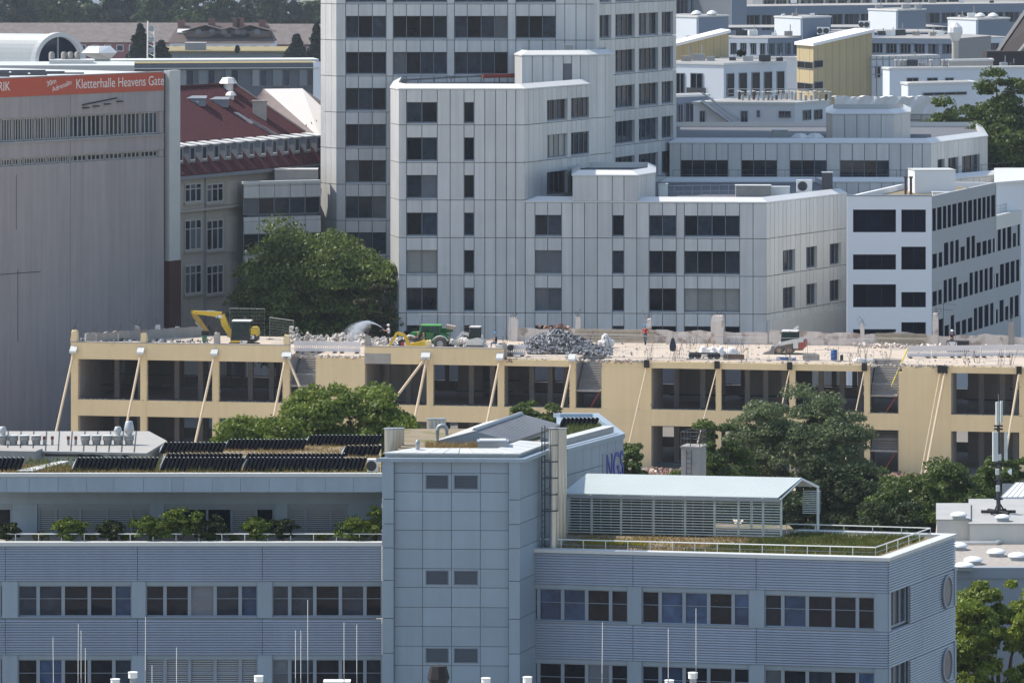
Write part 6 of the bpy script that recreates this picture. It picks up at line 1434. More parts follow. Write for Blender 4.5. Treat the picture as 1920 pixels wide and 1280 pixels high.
for k in range(12):
    z = zt-1-k*.9; p = XD(283,980); mb = MB(); mb.tube([(p.x-.8,p.y,z), (p.x+.8,p.y,z-.8)], .1, 3); mb.build('lattice_bar', m_white, lm)
for k in range(3): mb = MB(); p = XD(284,979); mb.box(p.x-.5,p.x+.5,p.y-.4,p.y,zt-2-k*2.2,zt-1-k*2.2); mb.build('antenna_box', m_galv, lm)
rn = random.Random(20)
for k in range(44):
    x = -30+k*16+rn.uniform(-8,8); d = rn.uniform(1400,1620); yt = rn.uniform(-52,2); w = rn.uniform(42,85)
    lab = rn.choice(['rounded broadleaf tree in the far wood behind the old houses', 'darker tree in the far wood behind the old houses'])
    tree('wood_tree', lab, x, d, yt, w, l_fard if 'darker' in lab else l_far, 2, 1500, 34, 1.0, 100+k, .8, 'round', 'trees of the far wood', cr=.34)
fwb = thing('far_flats', 'pale apartment block glimpsed through the far wood', 'building', (*XD(300,1750), 0)); mb = MB(); mb.prism([XD(150,1750), XD(560,1750), XD(560,1765), XD(150,1765)], 0, ZD(-12,1750)); mb.build('wall', m_wr, fwb); mb = MB(); mb.prism([XD(145,1749), XD(565,1749), XD(565,1767), XD(145,1767)], ZD(-12,1750)+.01, ZD(-14,1750)); mb.build('roof', m_cop, fwb)
# ------------------------------------------------------------------ background at the right
def cbox(label, x0, xc, x1, yt, d, ml, mr, dl=10, dr=14, cat='building', name='office_block', cop=m_cop, zb=0, lid=.25, roofm=None):
    """A block seen over its corner: side x0-xc faces one way, side xc-x1 the other."""
    q = [XD(x0,d+dl), XD(xc,d), XD(x1,d+dr)]; q.append(q[0]+q[2]-q[1]); z = ZD(yt, d)
    t = thing(name, label, cat, (*q[1], zb)); fs = (Fac(q[0],q[1]), Fac(q[1],q[2]))
    mb = MB(); mb.prism(inset(q,.2), zb, z-.02); mb.build('wall_core', ml, t)
    for f, m in zip(fs, (ml, mr)): f.box('wall', m, t, 0 if f is fs[0] else .002, f.L-.002, zb, z-.01, -.19, 0)
    mb = MB(); mb.prism(inset(q,-.12), z, z+lid); mb.build('roof_edge', cop, t); mb = MB(); mb.prism(inset(q,.5), z+lid+.005, z+lid+.02); mb.build('roof', roofm or m_roofg, t)
    return t, fs, z
def pxwins(t, f, rects, mat=g_dark, fm=m_wf, n=2):
    for x0, x1, y0, y1 in rects:
        u0, v1_ = f.px(x0, y0); u1 = f.ux(x1, y0); v0_ = f.px(x0, y1)[1]
        f.window(t, [u0+(u1-u0)*i/n for i in range(n+1)], v0_, v1_, .02, fm, mat if not isinstance(mat, list) else rgl(int(x0*7+y0), mat), fw=.09)
m_wood2 = M('wood_cladding', (.44,.36,.21), .8, .08, .3, 0, streak=.12, stripes=(0,1.1,.06,.6))
m_bw = M('blue_white_wall', (.62,.66,.72), .8, .04, .3, 0)
m_bg = M('blue_grey_wall', (.18,.22,.29), .8, .05, .3, 0)
t, fs, z = cbox('white stair house with a steel flight up its wall behind the curved wing', 1300, 1490, 1556, 196, 545, m_bw, m_bw, 2, 9)
pxwins(t, fs[0], [(1312,1322,208,242), (1389,1402,208,242), (1419,1425,207,220), (1460,1483,208,221)], g_mid); pxwins(t, fs[1], [(1505,1520,207,226), (1526,1541,206,225)], g_mid)
fl2 = thing('outside_stair', 'grey steel outside stair slanting down the white stair house', 'stair', (*XD(1365,543), ZD(250,543))); f = fs[0]
for w_ in (.2,1.0):
    mb = MB(); a, b = f.px(1318,190), f.px(1388,242); mb.tube([f.pos(a[0],a[1],w_), f.pos(b[0],b[1],w_)], .18, 4); mb.build('stringer', m_bframe, fl2)
    mb = MB(); mb.tube([f.pos(a[0],a[1]+1.0,w_), f.pos(b[0],b[1]+1.0,w_)], .06, 4); mb.build('handrail', m_bframe, fl2)
for k in range(18):
    a, b = f.px(1318,190), f.px(1388,242); u, v_ = a[0]+(b[0]-a[0])*k/17, a[1]+(b[1]-a[1])*k/17; f.box('tread', m_galv, fl2, u-.15, u+.15, v_, v_+.05, .2, 1.0)
f.box('landing', m_bframe, fl2, f.ux(1388,242), f.ux(1410,242), f.px(1388,243)[1]-.15, f.px(1388,243)[1], 0, 1.1)
rn = random.Random(6)
for x in range(1385, 1560, 9):
    t = thing('roof_vent_pipe', 'small vent stub in the row on the white stair house roof', 'vent pipe', (*XD(x+rn.uniform(-2,2),549+rn.uniform(0,4)), z+.25), 0, 'vent stubs on the white stair house'); cyl('pipe', rn.choice([m_conc, m_rust, m_galv]), t, (0,0), .16, 0, rn.uniform(.5,.95), 7, True); cyl('cap', m_white, t, (0,0), .22, .96, 1.05, 7, True)
railing('thin pale railing around the roof of the white stair house', [XD(1365,556), XD(1550,556)], 1.1, [16], m_galv, .04, 1, z+.25)
t, fs, z = cbox('white block with tall dark windows facing the tower', 1225, 1357, 1475, 122, 590, m_bw, M('shaded_white', (.50,.54,.60), .8, .04, .3, 0), 6, 12)  # second wall is a darker copy of the white, its shade painted in
pxwins(t, fs[0], [(1268,1284,137,178), (1295,1318,137,178)], g_dark); pxwins(t, fs[1], [(1362,1376,138,182), (1385,1400,137,181), (1409,1424,136,180), (1432,1447,135,179), (1456,1470,134,178)], g_dark, n=1)
fs[0].box('balcony_rail', m_dark, t, fs[0].ux(1290), fs[0].ux(1326), fs[0].px(1300,178)[1], fs[0].px(1300,178)[1]+.9, .3, .34)
t, fs, z = cbox('dark low annex below the white block by the tower', 1240, 1262, 1330, 183, 560, m_bg, m_bg, 4, 4); pxwins(t, fs[1], [(1270,1280,195,232), (1284,1300,193,230)], g_mid)
def woodblock(label, x0, xc, x1, yc, y1, d, dl, dr):
    q = [XD(x0,d+dl), XD(xc,d), XD(x1,d+dr)]; q.append(q[0]+q[2]-q[1]); zc_ = ZD(yc,d); ze_ = ZD(y1,d+dr)
    t = thing('timber_tower', label, 'building', (*q[1],0)); zs = [zc_, zc_, ze_, ze_]
    mb = MB(); mb.prism(q, 0, [v-.05 for v in zs]); mb.build('wall', m_wood2, t)
    o = inset(q,-.3); mb = MB(); mb.hexa([(*o[i],zs[i]-.04) for i in range(4)], [(*o[i],zs[i]+.35) for i in range(4)]); mb.build('sloping_roof', M('white_roof', (.80,.79,.80), .6, .03, 1, 0), t)
    return t, Fac(q[0],q[1]), Fac(q[1],q[2])
t, fa_, fb_ = woodblock('timber clad tower with slanting white roof and corner windows', 1494, 1525, 1635, 86, 60, 620, 6, 22)
for y0, y1 in ((114,128), (154,168)):
    pxwins(t, fa_, [(1496,1524.5,y0,y1)], g_dark); pxwins(t, fb_, [(1526,1542,y0,y1)], g_mid, n=1)
woodblock('timber clad building with slanting white roof right beside the tower', 1200, 1215, 1366, 100, 61, 640, 6, 20)
t, fs, z = cbox('white house with tubular scaffold behind the timber tower', 1600, 1622, 1760, 110, 645, m_bw, m_bw, 4, 8); pxwins(t, fs[1], [(1622,1631,124,146), (1641,1650,124,146), (1665,1680,125,134)], g_dark, n=1)
sc = thing('scaffold', 'thin tube scaffold in front of the white house', 'scaffold', (*XD(1700,640),0)); f = Fac(XD(1632,640), XD(1762,646))
for k in range(12): mb = MB(); mb.tube([f.pos(f.L*k/11,8,0), f.pos(f.L*k/11,ZD(106,640),0)], .09, 4); mb.build('standard', m_galv, sc)
for y in (112, 126, 140): mb = MB(); mb.tube([f.pos(0,ZD(y,640),0), f.pos(f.L,ZD(y,640),0)], .07, 4); mb.build('ledger', m_galv, sc)
t, fs, z = cbox('long white slab roofed building beside the poplars', 1655, 1668, 1960, 131, 612, m_bw, m_bw, 4, 6); pxwins(t, fs[1], [(1700,1722,146,156), (1738,1758,146,155), (1772,1788,146,155)], g_dark)
rn = random.Random(9)
for x in (1680, 1690, 1697, 1746, 1768, 1775): t = thing('roof_vent_pipe', 'short vent stub on the long white slab roof', 'vent pipe', (*XD(x,616),z+.25), 0, 'vent stubs on the slab roof'); cyl('pipe', m_conc, t, (0,0), .2, 0, .8, 7, True); cyl('cap', m_cop, t, (0,0), .28, .8, .95, 7, True)
cbox('round edged beige box on the long white slab roof', 1776, 1779, 1862, 116, 622, m_beige, m_beige, 3, 4, zb=z, name='roof_unit', cat='roof unit')
t = thing('chimney_cowl', 'white turning cowl on a short flue above the slab roof', 'flue', (*XD(1791,630),z)); cyl('flue', m_beige, t, (0,0), .45, 0, 3.2, 10, True); mb = MB(); mb.lathe([(.5,3.2),(1.0,4.3),(.9,5.0),(.3,5.6)], (0,0,0), 10); mb.build('cowl', m_cop, t, local=True)
t, fs, z = cbox('small white pavilion with flat roof before the plastic wrapped scaffold', 1690, 1703, 1830, 160, 585, m_bw, m_bw, 5, 6); pxwins(t, fs[1], [(1730,1812,174,180)], g_dark, n=4)
# plastic wrapped scaffold
ws = thing('wrapped_scaffold', 'scaffold wrapped in billowing white plastic sheet behind the round bulkhead', 'scaffold', (*XD(1660,560), 0)); mb = MB(); n = 60; zt_, zb_ = ZD(181,560), ZD(214,560)
pt = lambda k, j: (XD(1565+190*k/n,560).x, 560-.07*math.sin(k*.5+j*.8)-.04*math.sin(k*1.3+j*1.2), zt_+(zb_-zt_)*j/6+(.08*math.sin(k*.4)+.05*math.sin(k*1.1) if j == 0 else 0))
for k in range(n):
    for j in range(6): mb.add([pt(k,j),pt(k+1,j),pt(k+1,j+1),pt(k,j+1)], [(0,1,2,3)])
    a, b = pt(k,0), pt(k+1,0); mb.add([a,b,(b[0],b[1]+7,b[2]-.3),(a[0],a[1]+7,a[2]-.3)], [(0,1,2,3)])
mb.build('plastic_sheet', M('white_film', (.80,.79,.78), .5, .04, 1, 0), ws, smooth=True)
for k in range(9): p = XD(1567+23*k,560.8); mb = MB(); mb.tube([(*p,2), (*p,zb_)], .12, 4); mb.build('standard', m_galv, ws)
for y in (214, 226, 240): mb = MB(); mb.tube([(*XD(1566,560.8),ZD(y,560)), (*XD(1752,560.8),ZD(y,560))], .1, 4); mb.build('ledger', m_galv, ws)
mb = MB(); mb.prism([XD(1570,563), XD(1750,563), XD(1750,570), XD(1570,570)], 0, zt_-1.2); mb.build('wrapped_wall', m_bw, ws)
tree('leafy_tree', 'yellow green bush by the white stair house wall', 1515, 541, 219, 62, l_yel, 14, 2200, 30, .3, 71, .8); tree('leafy_tree', 'slim sapling before the white stair house wall', 1422, 541, 232, 12, l_dark, 14, 400, 14, .25, 72, 1)
tree('leafy_tree', 'dark bushy tree between the timber blocks', 1388, 668, 52, 42, l_fard, 5, 2200, 34, .5, 73, .9); tree('leafy_tree', 'low dark bushes under the far white terrace', 1420, 666, 90, 40, l_fard, 5, 1200, 24, .5, 74, .6)
# far office campus
BW = [(g_mid,4), (g_dark,3), (g_pale,1)]
t, fs, z = cbox('pale terrace house with planters behind the timber tower', 1345, 1352, 1500, 112, 655, m_bw, m_bw, 3, 4)
for i, (x0, xc, x1, yt, d) in enumerate(((1228,1308,1366,33,770), (1452,1503,1558,35,790), (1628,1682,1736,21,830), (1777,1832,1893,38,765))):
    cbox(['white stair head with painted shade side and two dome lights', 'white roof block with painted shade side beside a pair of air conditioners', 'white roof block with painted shade side, a door and vent pipe', 'large white roof block with painted shade side before the slanted conveyor'][i], x0, xc, x1, yt, d, m_bw, m_bg, 9, 9)  # white boxes; the side turned from the sun is painted blue grey
for x, d, z_, s_ in ((1306,775,ZD(33,770)+.25,.9), (1335,775,ZD(33,770)+.25,.9), (1838,772,ZD(38,765)+.25,.9), (1862,772,ZD(38,765)+.25,.9)):
    t = thing('dome_light', 'shallow white dome light on a far roof block', 'skylight', (*XD(x,d), z_), 0, 'far dome lights'); mb = MB(); mb.lathe([(s_*.8,0),(s_*.8,.2)], (0,0,0), 12); mb.build('kerb', m_galv, t, local=True); mb = MB(); mb.lathe([(s_,.2),(s_*.8,.5),(s_*.3,.75),(.02,.8)], (0,0,0), 12); mb.build('dome', m_cop, t, smooth=True, local=True)
for x, y, d in ((1402,70,745), (1414,70,745), (1538,66,775), (1550,66,775), (1616,54,800), (1626,54,800)): ac_unit('white far roof air conditioner with dark fan', x, d, ZD(y,d), .95, .6, 1.25, 0, 'far roof air conditioners')
def strip(label, x0, x1, d0, d1, yt, yb_, wy0, wy1, n, wall, name='office_block', mat=BW, skipw=()):
    a, b = XD(x0,d0), XD(x1,d1); f = Fac(a, b); t = thing(name, label, 'building', (*a,0)); v_ = lambda y: f.px((x0+x1)/2, y)[1]
    nn = Vector((f.n.x,f.n.y)); mb = MB(); mb.prism([a-nn*.3, b-nn*.3, b-nn*18, a-nn*18], 0, v_(yt)-.1); mb.build('wall_core', m_wf, t); mb = MB(); mb.prism([a, b, b-nn*18.2, a-nn*18.2], v_(yt)-.09, v_(yt)); mb.build('roof', m_roofg, t)
    f.box('fascia', wall, t, 0, f.L, v_(wy0), v_(yt)-.1, -.29, .06); f.box('wall', wall, t, 0, f.L, 0, v_(wy1), -.29, .02)
    for k in range(n):
        u0, u1 = f.L*k/n+.25, f.L*(k+1)/n-.25; f.box('pier', wall, t, u0-.5, u0, v_(wy1), v_(wy0), -.29, .02)
        f.window(t, [u0+(u1-u0)*i/3 for i in range(4)], v_(wy1), v_(wy0), -.25, m_wf, rgl(int(x0+k), mat), fw=.1)
    return t
strip('long grey blue office block with ribbon windows far behind the roof blocks', 1395, 2000, 960, 1000, 9, 60, 25, 45, 20, m_bg)
strip('dark glazed office front right next to the tower top', 1240, 1372, 930, 935, -30, 40, -20, 26, 5, m_bg); strip('blue grey clad stair front beside the dark glazed front', 1372, 1400, 925, 928, -40, 40, -38, -30, 1, m_bg)
strip('low grey office with dark ribbon windows behind the dark bushes', 1440, 1500, 700, 704, 71, 110, 81, 103, 4, m_bg); strip('white low office with narrow windows by the bushes', 1366, 1440, 702, 700, 72, 110, 81, 103, 4, m_bw)
strip('blue grey office with paired windows behind the scaffolded house', 1632, 1790, 705, 700, 72, 110, 82, 101, 6, m_bg); strip('white office front with curtains before the conveyor', 1780, 1900, 735, 738, 70, 110, 81, 102, 5, m_bw)
strip('grey flat office terrace below the far ribbon windows', 1366, 1780, 850, 855, 51, 80, 52, 57, 14, m_bg); strip('pale terrace parapet building between the roof blocks', 1550, 1780, 790, 792, 60, 90, 62, 66, 8, m_bw)
strip('cream apartment block far beyond the office roofs', 1430, 1800, 1250, 1255, -40, 20, 0, 9, 16, M('cream_render', (.50,.46,.36), .9, .05, .3, 0))
rn = random.Random(31)
for x, d, y in [(x, 596, 122) for x in (1290,1310,1335,1372,1400,1432,1460)]+[(x, 796, 35) for x in (1470,1490,1520)]+[(x, 836, 21) for x in (1650,1700,1720)]+[(x, 774, 38) for x in (1800,1820)]+[(x, 713, 72) for x in (1385,1410,1450,1475,1650,1672,1690,1720,1745,1765)]+[(x, 975, 9) for x in (1450,1490,1530,1590,1640,1700,1750,1800,1860)]+[(x, 622, 131) for x in (1710,1730,1880,1900)]:
    t = thing('roof_vent_box', 'small vent box among the clutter on the far pale roofs', 'roof vent', (*XD(x+rn.uniform(-3,3), d+rn.uniform(0,3)), ZD(y,d-6)+.2), rn.uniform(-.3,.3), 'clutter on the far roofs'); s_ = rn.uniform(.5,1.3)
    mb = MB(); mb.box(-s_*.6,s_*.6,-.4,.4,0,s_*.7); mb.build('box', rn.choice([m_galv, m_conc, m_white, m_dark]), t, local=True); mb = MB(); mb.tube([(s_*.3,0,s_*.7), (s_*.3,0,s_*rn.uniform(.9,1.9))], .07, 5); mb.build('pipe', m_galv, t, local=True)
cv = thing('conveyor_bridge', 'dark slanted conveyor bridge with pale edges rising behind the poplars', 'conveyor', (*XD(1880,650), 0))
p0, p1 = P(1868,100,650), P(1945,-12,655); q0, q1 = P(1910,98,648), P(1975,18,650)
for a, b, r_, m in ((p0,p1,.3,m_beige), (q0,q1,.22,m_beige)):
    mb = MB(); mb.tube([a,b], r_, 4); mb.build('edge_beam', m, cv)
mb = MB(); mb.add([p0+Vector((0,.4,0)),q0+Vector((0,.4,0)),q1+Vector((0,.4,0)),p1+Vector((0,.4,0))]+[p0+Vector((0,2,0)),q0+Vector((0,2,0)),q1+Vector((0,2,0)),p1+Vector((0,2,0))], [(0,1,2,3),(7,6,5,4),(0,4,5,1),(1,5,6,2),(2,6,7,3),(3,7,4,0)]); mb.build('side_sheeting', M('dark_brown_sheet', (.035,.028,.03), .8, .1, 1, 0), cv)
mb = MB(); mb.box(P(1845,100,650).x, P(1925,100,650).x, 646, 652, 0, ZD(95,650)); mb.build('base_house', MATS['dark_brown_sheet'], cv)
# ------------------------------------------------------------------ machines on the demolition roof (x runs along the facade, the machine looks towards -x)
m_myel = M('machine_yellow', (.66,.44,.03), .45, .1, 1.5, 0, spec=.5, sep=((.30,.22,.08), 2.2, .66))
m_mgrn = M('machine_green', (.02,.17,.04), .4, .08, 1.5, 0)
m_mwht = M('machine_white', (.66,.65,.62), .5, .12, 2, 0, sep=((.33,.28,.22), 2.5, .64))
m_cabg = glassmat('cab_glass', (.02,.06,.055), wob=.05)
m_mdk = M('machine_dark', (.03,.035,.04), .6, .15, 2, 0)
m_dust = M('dusty_track', (.10,.09,.08), .9, .25, 3, 0)
def limb(pts, wid):      # a box-section arm through profile points (x, z, half height)
    mb = MB()
    for (x0,z0,h0), (x1,z1,h1) in zip(pts[:-1], pts[1:]):
        d = Vector((x1-x0, z1-z0)).normalized(); n = Vector((-d.y, d.x)); a = Vector((x0,z0)); b = Vector((x1,z1))
        q = [a-n*h0, b-n*h1, b+n*h1, a+n*h0]
        mb.add([(p.x,-wid/2,p.y) for p in q]+[(p.x,wid/2,p.y) for p in q], [(0,1,2,3),(7,6,5,4),(0,4,5,1),(1,5,6,2),(2,6,7,3),(3,7,4,0)])
    return mb
def tracks(t, L, gauge, h, w=.4, z=0, x0=0):
    for s_ in (-1,1):
        mb = MB(); n = 10; pr = [(x0-L/2+h/2+h/2*math.cos(a), z+h/2+h/2*math.sin(a)) for a in [math.pi/2+i*math.pi/n for i in range(n+1)]]+[(x0+L/2-h/2+h/2*math.cos(a), z+h/2+h/2*math.sin(a)) for a in [-math.pi/2+i*math.pi/n for i in range(n+1)]]
        mb.side(pr, s_*gauge/2-w/2, s_*gauge/2+w/2); o = mb.build('track', m_dust, t, local=True)
        for k in (-1,0,1): mb = MB(); mb.lathe([(h*.28,-w/2-.03),(h*.28,w/2+.03)], (x0+k*(L/2-h/2),s_*gauge/2,z+h/2), 10, 'y'); mb.build('roller', m_mdk, o, local=True)
def cab(t, x0, x1, y0, y1, z0, z1, frame, roof, lean=.12):
    mb = MB(); mb.hexa([(x0+.02,y0+.02,z0),(x1-.02,y0+.02,z0),(x1-.02,y1-.02,z0),(x0+.02,y1-.02,z0)], [(x0+lean+.02,y0+.02,z1),(x1-.02,y0+.02,z1),(x1-.02,y1-.02,z1),(x0+lean+.02,y1-.02,z1)]); c = mb.build('cab', m_cabg, t, local=True)
    mb = MB()
    for xb, xt in ((x0,x0+lean), (x1,x1), ((x0+x1)/2,(x0+x1)/2+lean*.5)):
        for y in (y0,y1): mb.tube([(xb,y,z0), (xt,y,z1)], .045, 4)
    for y in (y0,y1): mb.tube([(x0,y,z0+(z1-z0)*.42), (x1,y,z0+(z1-z0)*.42)], .03, 4)
    mb.build('cab_frame', frame, c, local=True)
    mb = MB(); mb.box(x0+lean-.08,x1+.06,y0-.06,y1+.06,z1,z1+.1); mb.build('cab_roof', roof, c, local=True, bevel=.03)
    mb = MB(); mb.box((x0+x1)/2,(x0+x1)/2+.45,y0+.25,y1-.25,z0+.1,z0+.85); mb.build('seat', m_black, c, local=True); return c
def sticker(t, x, y, z, w, h, s_=-1):
    block('sticker', m_white, t, (x,y,z), (w,.015,h), local=True); mb = MB(); mb.lathe([(h*.3,-.012),(h*.3,-.002)], (x-w*.28,y,z), 10, 'y'); mb.build('logo_dot', M('logo_dark', (.08,.01,.01), .5, .03, 1, 0), t, local=True)
SC = 21.2
def LX(px, c): return (px-c)/SC
# yellow excavator with hydraulic breaker
ex = thing('excavator', 'yellow tracked excavator with hydraulic breaker arm reaching down to the roof edge', 'excavator', (*on_roof(455,4.2), ZS), fy.rz+.08)
X = lambda p: (p-455)/SC; Z = lambda p: (644.5-p)/SC
tracks(ex, 3.0, 1.7, .62, .42)
mb = MB(); mb.lathe([(.6,.55),(.6,.78)], (0,0,0), 16); mb.build('turntable', m_mdk, ex, local=True)
mb = MB(); mb.side([(-.95,.72),(.75,.72),(1.35,.85),(1.38,1.05),(1.3,1.5),(.6,1.42),(-.95,1.05)], -.98, .98); mb.build('upper_body', m_mdk, ex, local=True, bevel=.04)
mb = MB(); mb.side([(.72,1.5),(.72,2.02),(1.2,2.05),(1.4,1.85),(1.4,1.3),(1.0,1.28)], -.97, .97); mb.build('counterweight', m_myel, ex, local=True, bevel=.05)
block('side_step', m_myel, ex, (-.15,-.99,.86), (1.5,.06,.17), local=True)
cab(ex, X(436.5), X(472), -.98, .05, .98, 2.6, m_mdk, m_white)
mb = limb([(X(437),1.15,.2), (X(424),Z(601),.27), (X(415),Z(579),.26), (X(402),Z(577),.22), (X(361),Z(574),.13)], .34); mb.build('boom', m_myel, ex, local=True)
mb = limb([(X(359),Z(571),.12), (X(366),Z(582),.24), (X(390),Z(611),.12)], .28); mb.build('stick', M('worn_yellow', (.34,.22,.05), .6, .3, 3, 0), ex, local=True)
for a, b in (((X(435),.95), (X(414),Z(595))), ((X(404),Z(573)), (X(372),Z(572))), ((X(366),Z(592)), (X(386),Z(611)))):
    mb = MB(); mid = ((a[0]+b[0])/2,(a[1]+b[1])/2); mb.tube([(a[0],0,a[1]), (mid[0],0,mid[1])], .1, 8); mb.tube([(mid[0],0,mid[1]), (b[0],0,b[1])], .055, 8); mb.build('hydraulic_ram', m_galv, ex, local=True)
mb = MB(); mb.box(X(378),X(391),-.22,.22,Z(617),Z(609)); o = mb.build('breaker', m_black, ex, local=True)
mb = limb([(X(383.5),Z(616),.22), (X(382.5),Z(629),.16)], .34); mb.build('breaker_body', M('breaker_green', (.06,.18,.11), .6, .15, 2, 0), o, local=True); mb = MB(); mb.tube([(X(382.3),0,Z(629)), (X(380.5),0,.05)], [.12,.07], 8); mb.build('chisel', m_rust, o, local=True)
for k in range(3): mb = MB(); mb.tube([(X(390),.15*k-.15,Z(600)), (X(398)+.1*k,.1*k,Z(618)), (X(393),.1*k,Z(628)), (X(386),0,Z(622))], .025, 5); mb.build('hose', m_black, ex, local=True)
sticker(ex, X(411), -.185, Z(581.5), .55, .22); sticker(ex, X(459.5), -1.03, Z(627), .6, .24); sticker(ex, X(476), -.985, Z(618), .35, .3)
# green telehandler
tg = thing('telehandler', 'green telehandler with big wheels and white mudguards on the demolition roof', 'telehandler', (*on_roof(805,8.0), ZS), fy.rz+.05)
X = lambda p: (p-805)/SC; Z = lambda p: (646-p)/SC
mb = MB(); mb.side([(X(767),.75),(X(767),1.25),(X(772),1.5),(X(790),1.55),(X(830),1.5),(X(842),1.25),(X(842),.75),(X(832),.55),(X(778),.55)], -.7, .7); mb.build('chassis', m_mgrn, tg, local=True, bevel=.05)
for x in (772, 828):
    for s_ in (-1,1):
        mb = MB(); mb.lathe([(.3,-.19),(.52,-.19),(.57,-.1),(.57,.1),(.52,.19),(.3,.19)], (X(x),s_*.85,.57), 20, 'y'); w_ = mb.build('wheel', m_dust, tg, local=True); mb = MB(); mb.lathe([(.08,-.21),(.29,-.195),(.29,.195),(.08,.21)], (X(x),s_*.85,.57), 14, 'y'); mb.build('rim', m_galv, w_, local=True)
        mb = MB(); mb.tube([(X(x)+.72*math.cos(a),s_*.86,.57+.68*math.sin(a)) for a in [i*math.pi/8 for i in range(1,8)]], .07, 4); mb.build('mudguard', m_mwht, tg, local=True)
cab(tg, X(787), X(827), -.72, .3, 1.1, 2.1, m_mgrn, M('pale_green', (.10,.36,.10), .5, .05, 1, 0), .25)
block('door', m_mgrn, tg, (X(808),-.735,1.15), (.7,.05,.75), local=True)
mb = limb([(X(848),1.75,.22), (X(800),1.35,.22), (X(768),1.15,.18)], .4); o = mb.build('boom', m_mgrn, tg, local=True); o.location = (0,.55,0)
mb = MB(); mb.obox((X(845),.2,1.95), (.8,.9,.32), 0, .2); mb.build('engine_cover', M('dusty_cover', (.40,.33,.27), .8, .2, 2, 0), tg, local=True)
mb = MB(); mb.side([(X(762),.2),(X(752),.15),(X(748),.75),(X(757),.95),(X(763),.75)], -1.0, 1.0); mb.build('bucket', m_mdk, tg, local=True)
# small white excavator
def mini(label, px, w, rz, mats, boom, hascab, body, flip=1):
    t = thing('mini_excavator', label, 'excavator', (*on_roof(px,w), ZS), fy.rz+rz); X = lambda p: (p-px)/SC; Z = lambda p: (647-p)/SC
    tracks(t, 1.7, 1.1, .4, .28, 0, X(body[0]))
    mb = MB(); mb.side([(X(body[0])-.75,.42),(X(body[0])+.75,.42),(X(body[0])+.78,.95),(X(body[0])+.4,1.15),(X(body[0])-.7,.9)], -.55, .55); mb.build('upper_body', mats[0], t, local=True, bevel=.05)
    pts = [(X(a), Z(b), h) for a, b, h in boom]
    k = len(pts)//2+1
    limb(pts[:k], .2).build('boom', mats[0], t, local=True); limb(pts[k-1:], .17).build('stick', mats[0], t, local=True)
    mb = MB(); mb.tube([(pts[0][0],0,pts[0][1]-.25), (pts[1][0],.0,pts[1][1]-.2)], .06, 7); mb.build('hydraulic_ram', m_galv, t, local=True)
    mb = MB(); e = pts[-1]; mb.side([(e[0]-.2,e[1]+.15),(e[0]+.2,e[1]+.1),(e[0]+.25,e[1]-.3),(e[0]-.05,e[1]-.45),(e[0]-.35,e[1]-.2)], -.3, .3); mb.build('bucket', m_mdk, t, local=True)
    mb = MB(); mb.box(X(body[0])-1.2*flip-.05,X(body[0])-1.2*flip+.05,-.7,.7,.05,.5); mb.build('dozer_blade', m_mdk, t, local=True)
    if hascab: cab(t, X(body[0])-.45, X(body[0])+.5, -.5, .4, .95, 2.0, mats[1], mats[0])
    return t
mw = mini('small white tracked excavator with folded arm beside the seated worker', 885, 8.0, .03, (m_mwht, m_mdk), [(914,643,.14), (893,622,.15), (872,617,.13), (866,616,.11), (846,640,.08)], True, (890,))
my = mini('small yellow open excavator with raised arm by the worker spraying water', 775, 4.0, 0, (m_myel, m_mdk), [(768,641,.13), (763,622,.15), (758,614,.13), (744,610,.12), (727,640,.08)], False, (786,), -1)
mb = MB(); mb.side([(.2,.95),(.65,.95),(.7,1.25),(.3,1.45)], -.45, .45); mb.build('engine_hood', m_mdk, my, local=True)
# skid loader
sl = thing('skid_loader', 'dusty white skid loader with red rear and lowered bucket', 'skid loader', (*on_roof(1480,9.0), ZS), fy.rz); X = lambda p: (p-1480)/SC; Z = lambda p: (655-p)/SC
mb = MB(); mb.side([(X(1456),.35),(X(1505),.35),(X(1508),.6),(X(1508),1.0),(X(1462),.95)], -.75, .75); mb.build('chassis', M('dusty_brown', (.22,.17,.12), .9, .25, 3, 0), sl, local=True)
for x in (1463, 1482):
    for s_ in (-1,1):
        mb = MB(); mb.lathe([(.22,-.14),(.36,-.12),(.38,0),(.36,.12),(.22,.14)], (X(x),s_*.85,.38), 16, 'y'); w_ = mb.build('wheel', m_dust, sl, local=True); mb = MB(); mb.lathe([(.05,-.15),(.2,-.145),(.2,.145),(.05,.15)], (X(x),s_*.85,.38), 12, 'y'); mb.build('rim', M('tan_rim', (.34,.22,.14), .8, .1, 1, 0), w_, local=True)
cab(sl, X(1466), X(1496), -.6, .6, 1.0, 1.95, m_mdk, m_mwht, .1)
limb([(X(1508),1.25,.14), (X(1488),1.15,.16), (X(1462),.85,.13), (X(1452),.35,.1)], 1.75).build('loader_arm', m_mwht, sl, local=True)
block('side_panel', m_mwht, sl, (X(1494),-.9,.9), (.45,.05,.7), local=True)
mb = MB(); mb.side([(X(1499),.45),(X(1511),.6),(X(1512),1.15),(X(1507),1.3),(X(1499),1.3)], -.8, .8); mb.build('rear_hood', M('machine_red', (.36,.06,.045), .55, .15, 2, 0), sl, local=True, bevel=.05)
mb = MB(); mb.side([(X(1432),.05),(X(1454),.02),(X(1455),.7),(X(1449),.72),(X(1446),.3)], -.95, .95); mb.build('bucket', M('worn_steel', (.24,.22,.20), .6, .2, 2, 0, metal=.3), sl, local=True)
mb = MB(); mb.obox((X(1493),0,2.25), (.5,.05,.22), 0, -.7); mb.build('raised_flap', m_mwht, sl, local=True)
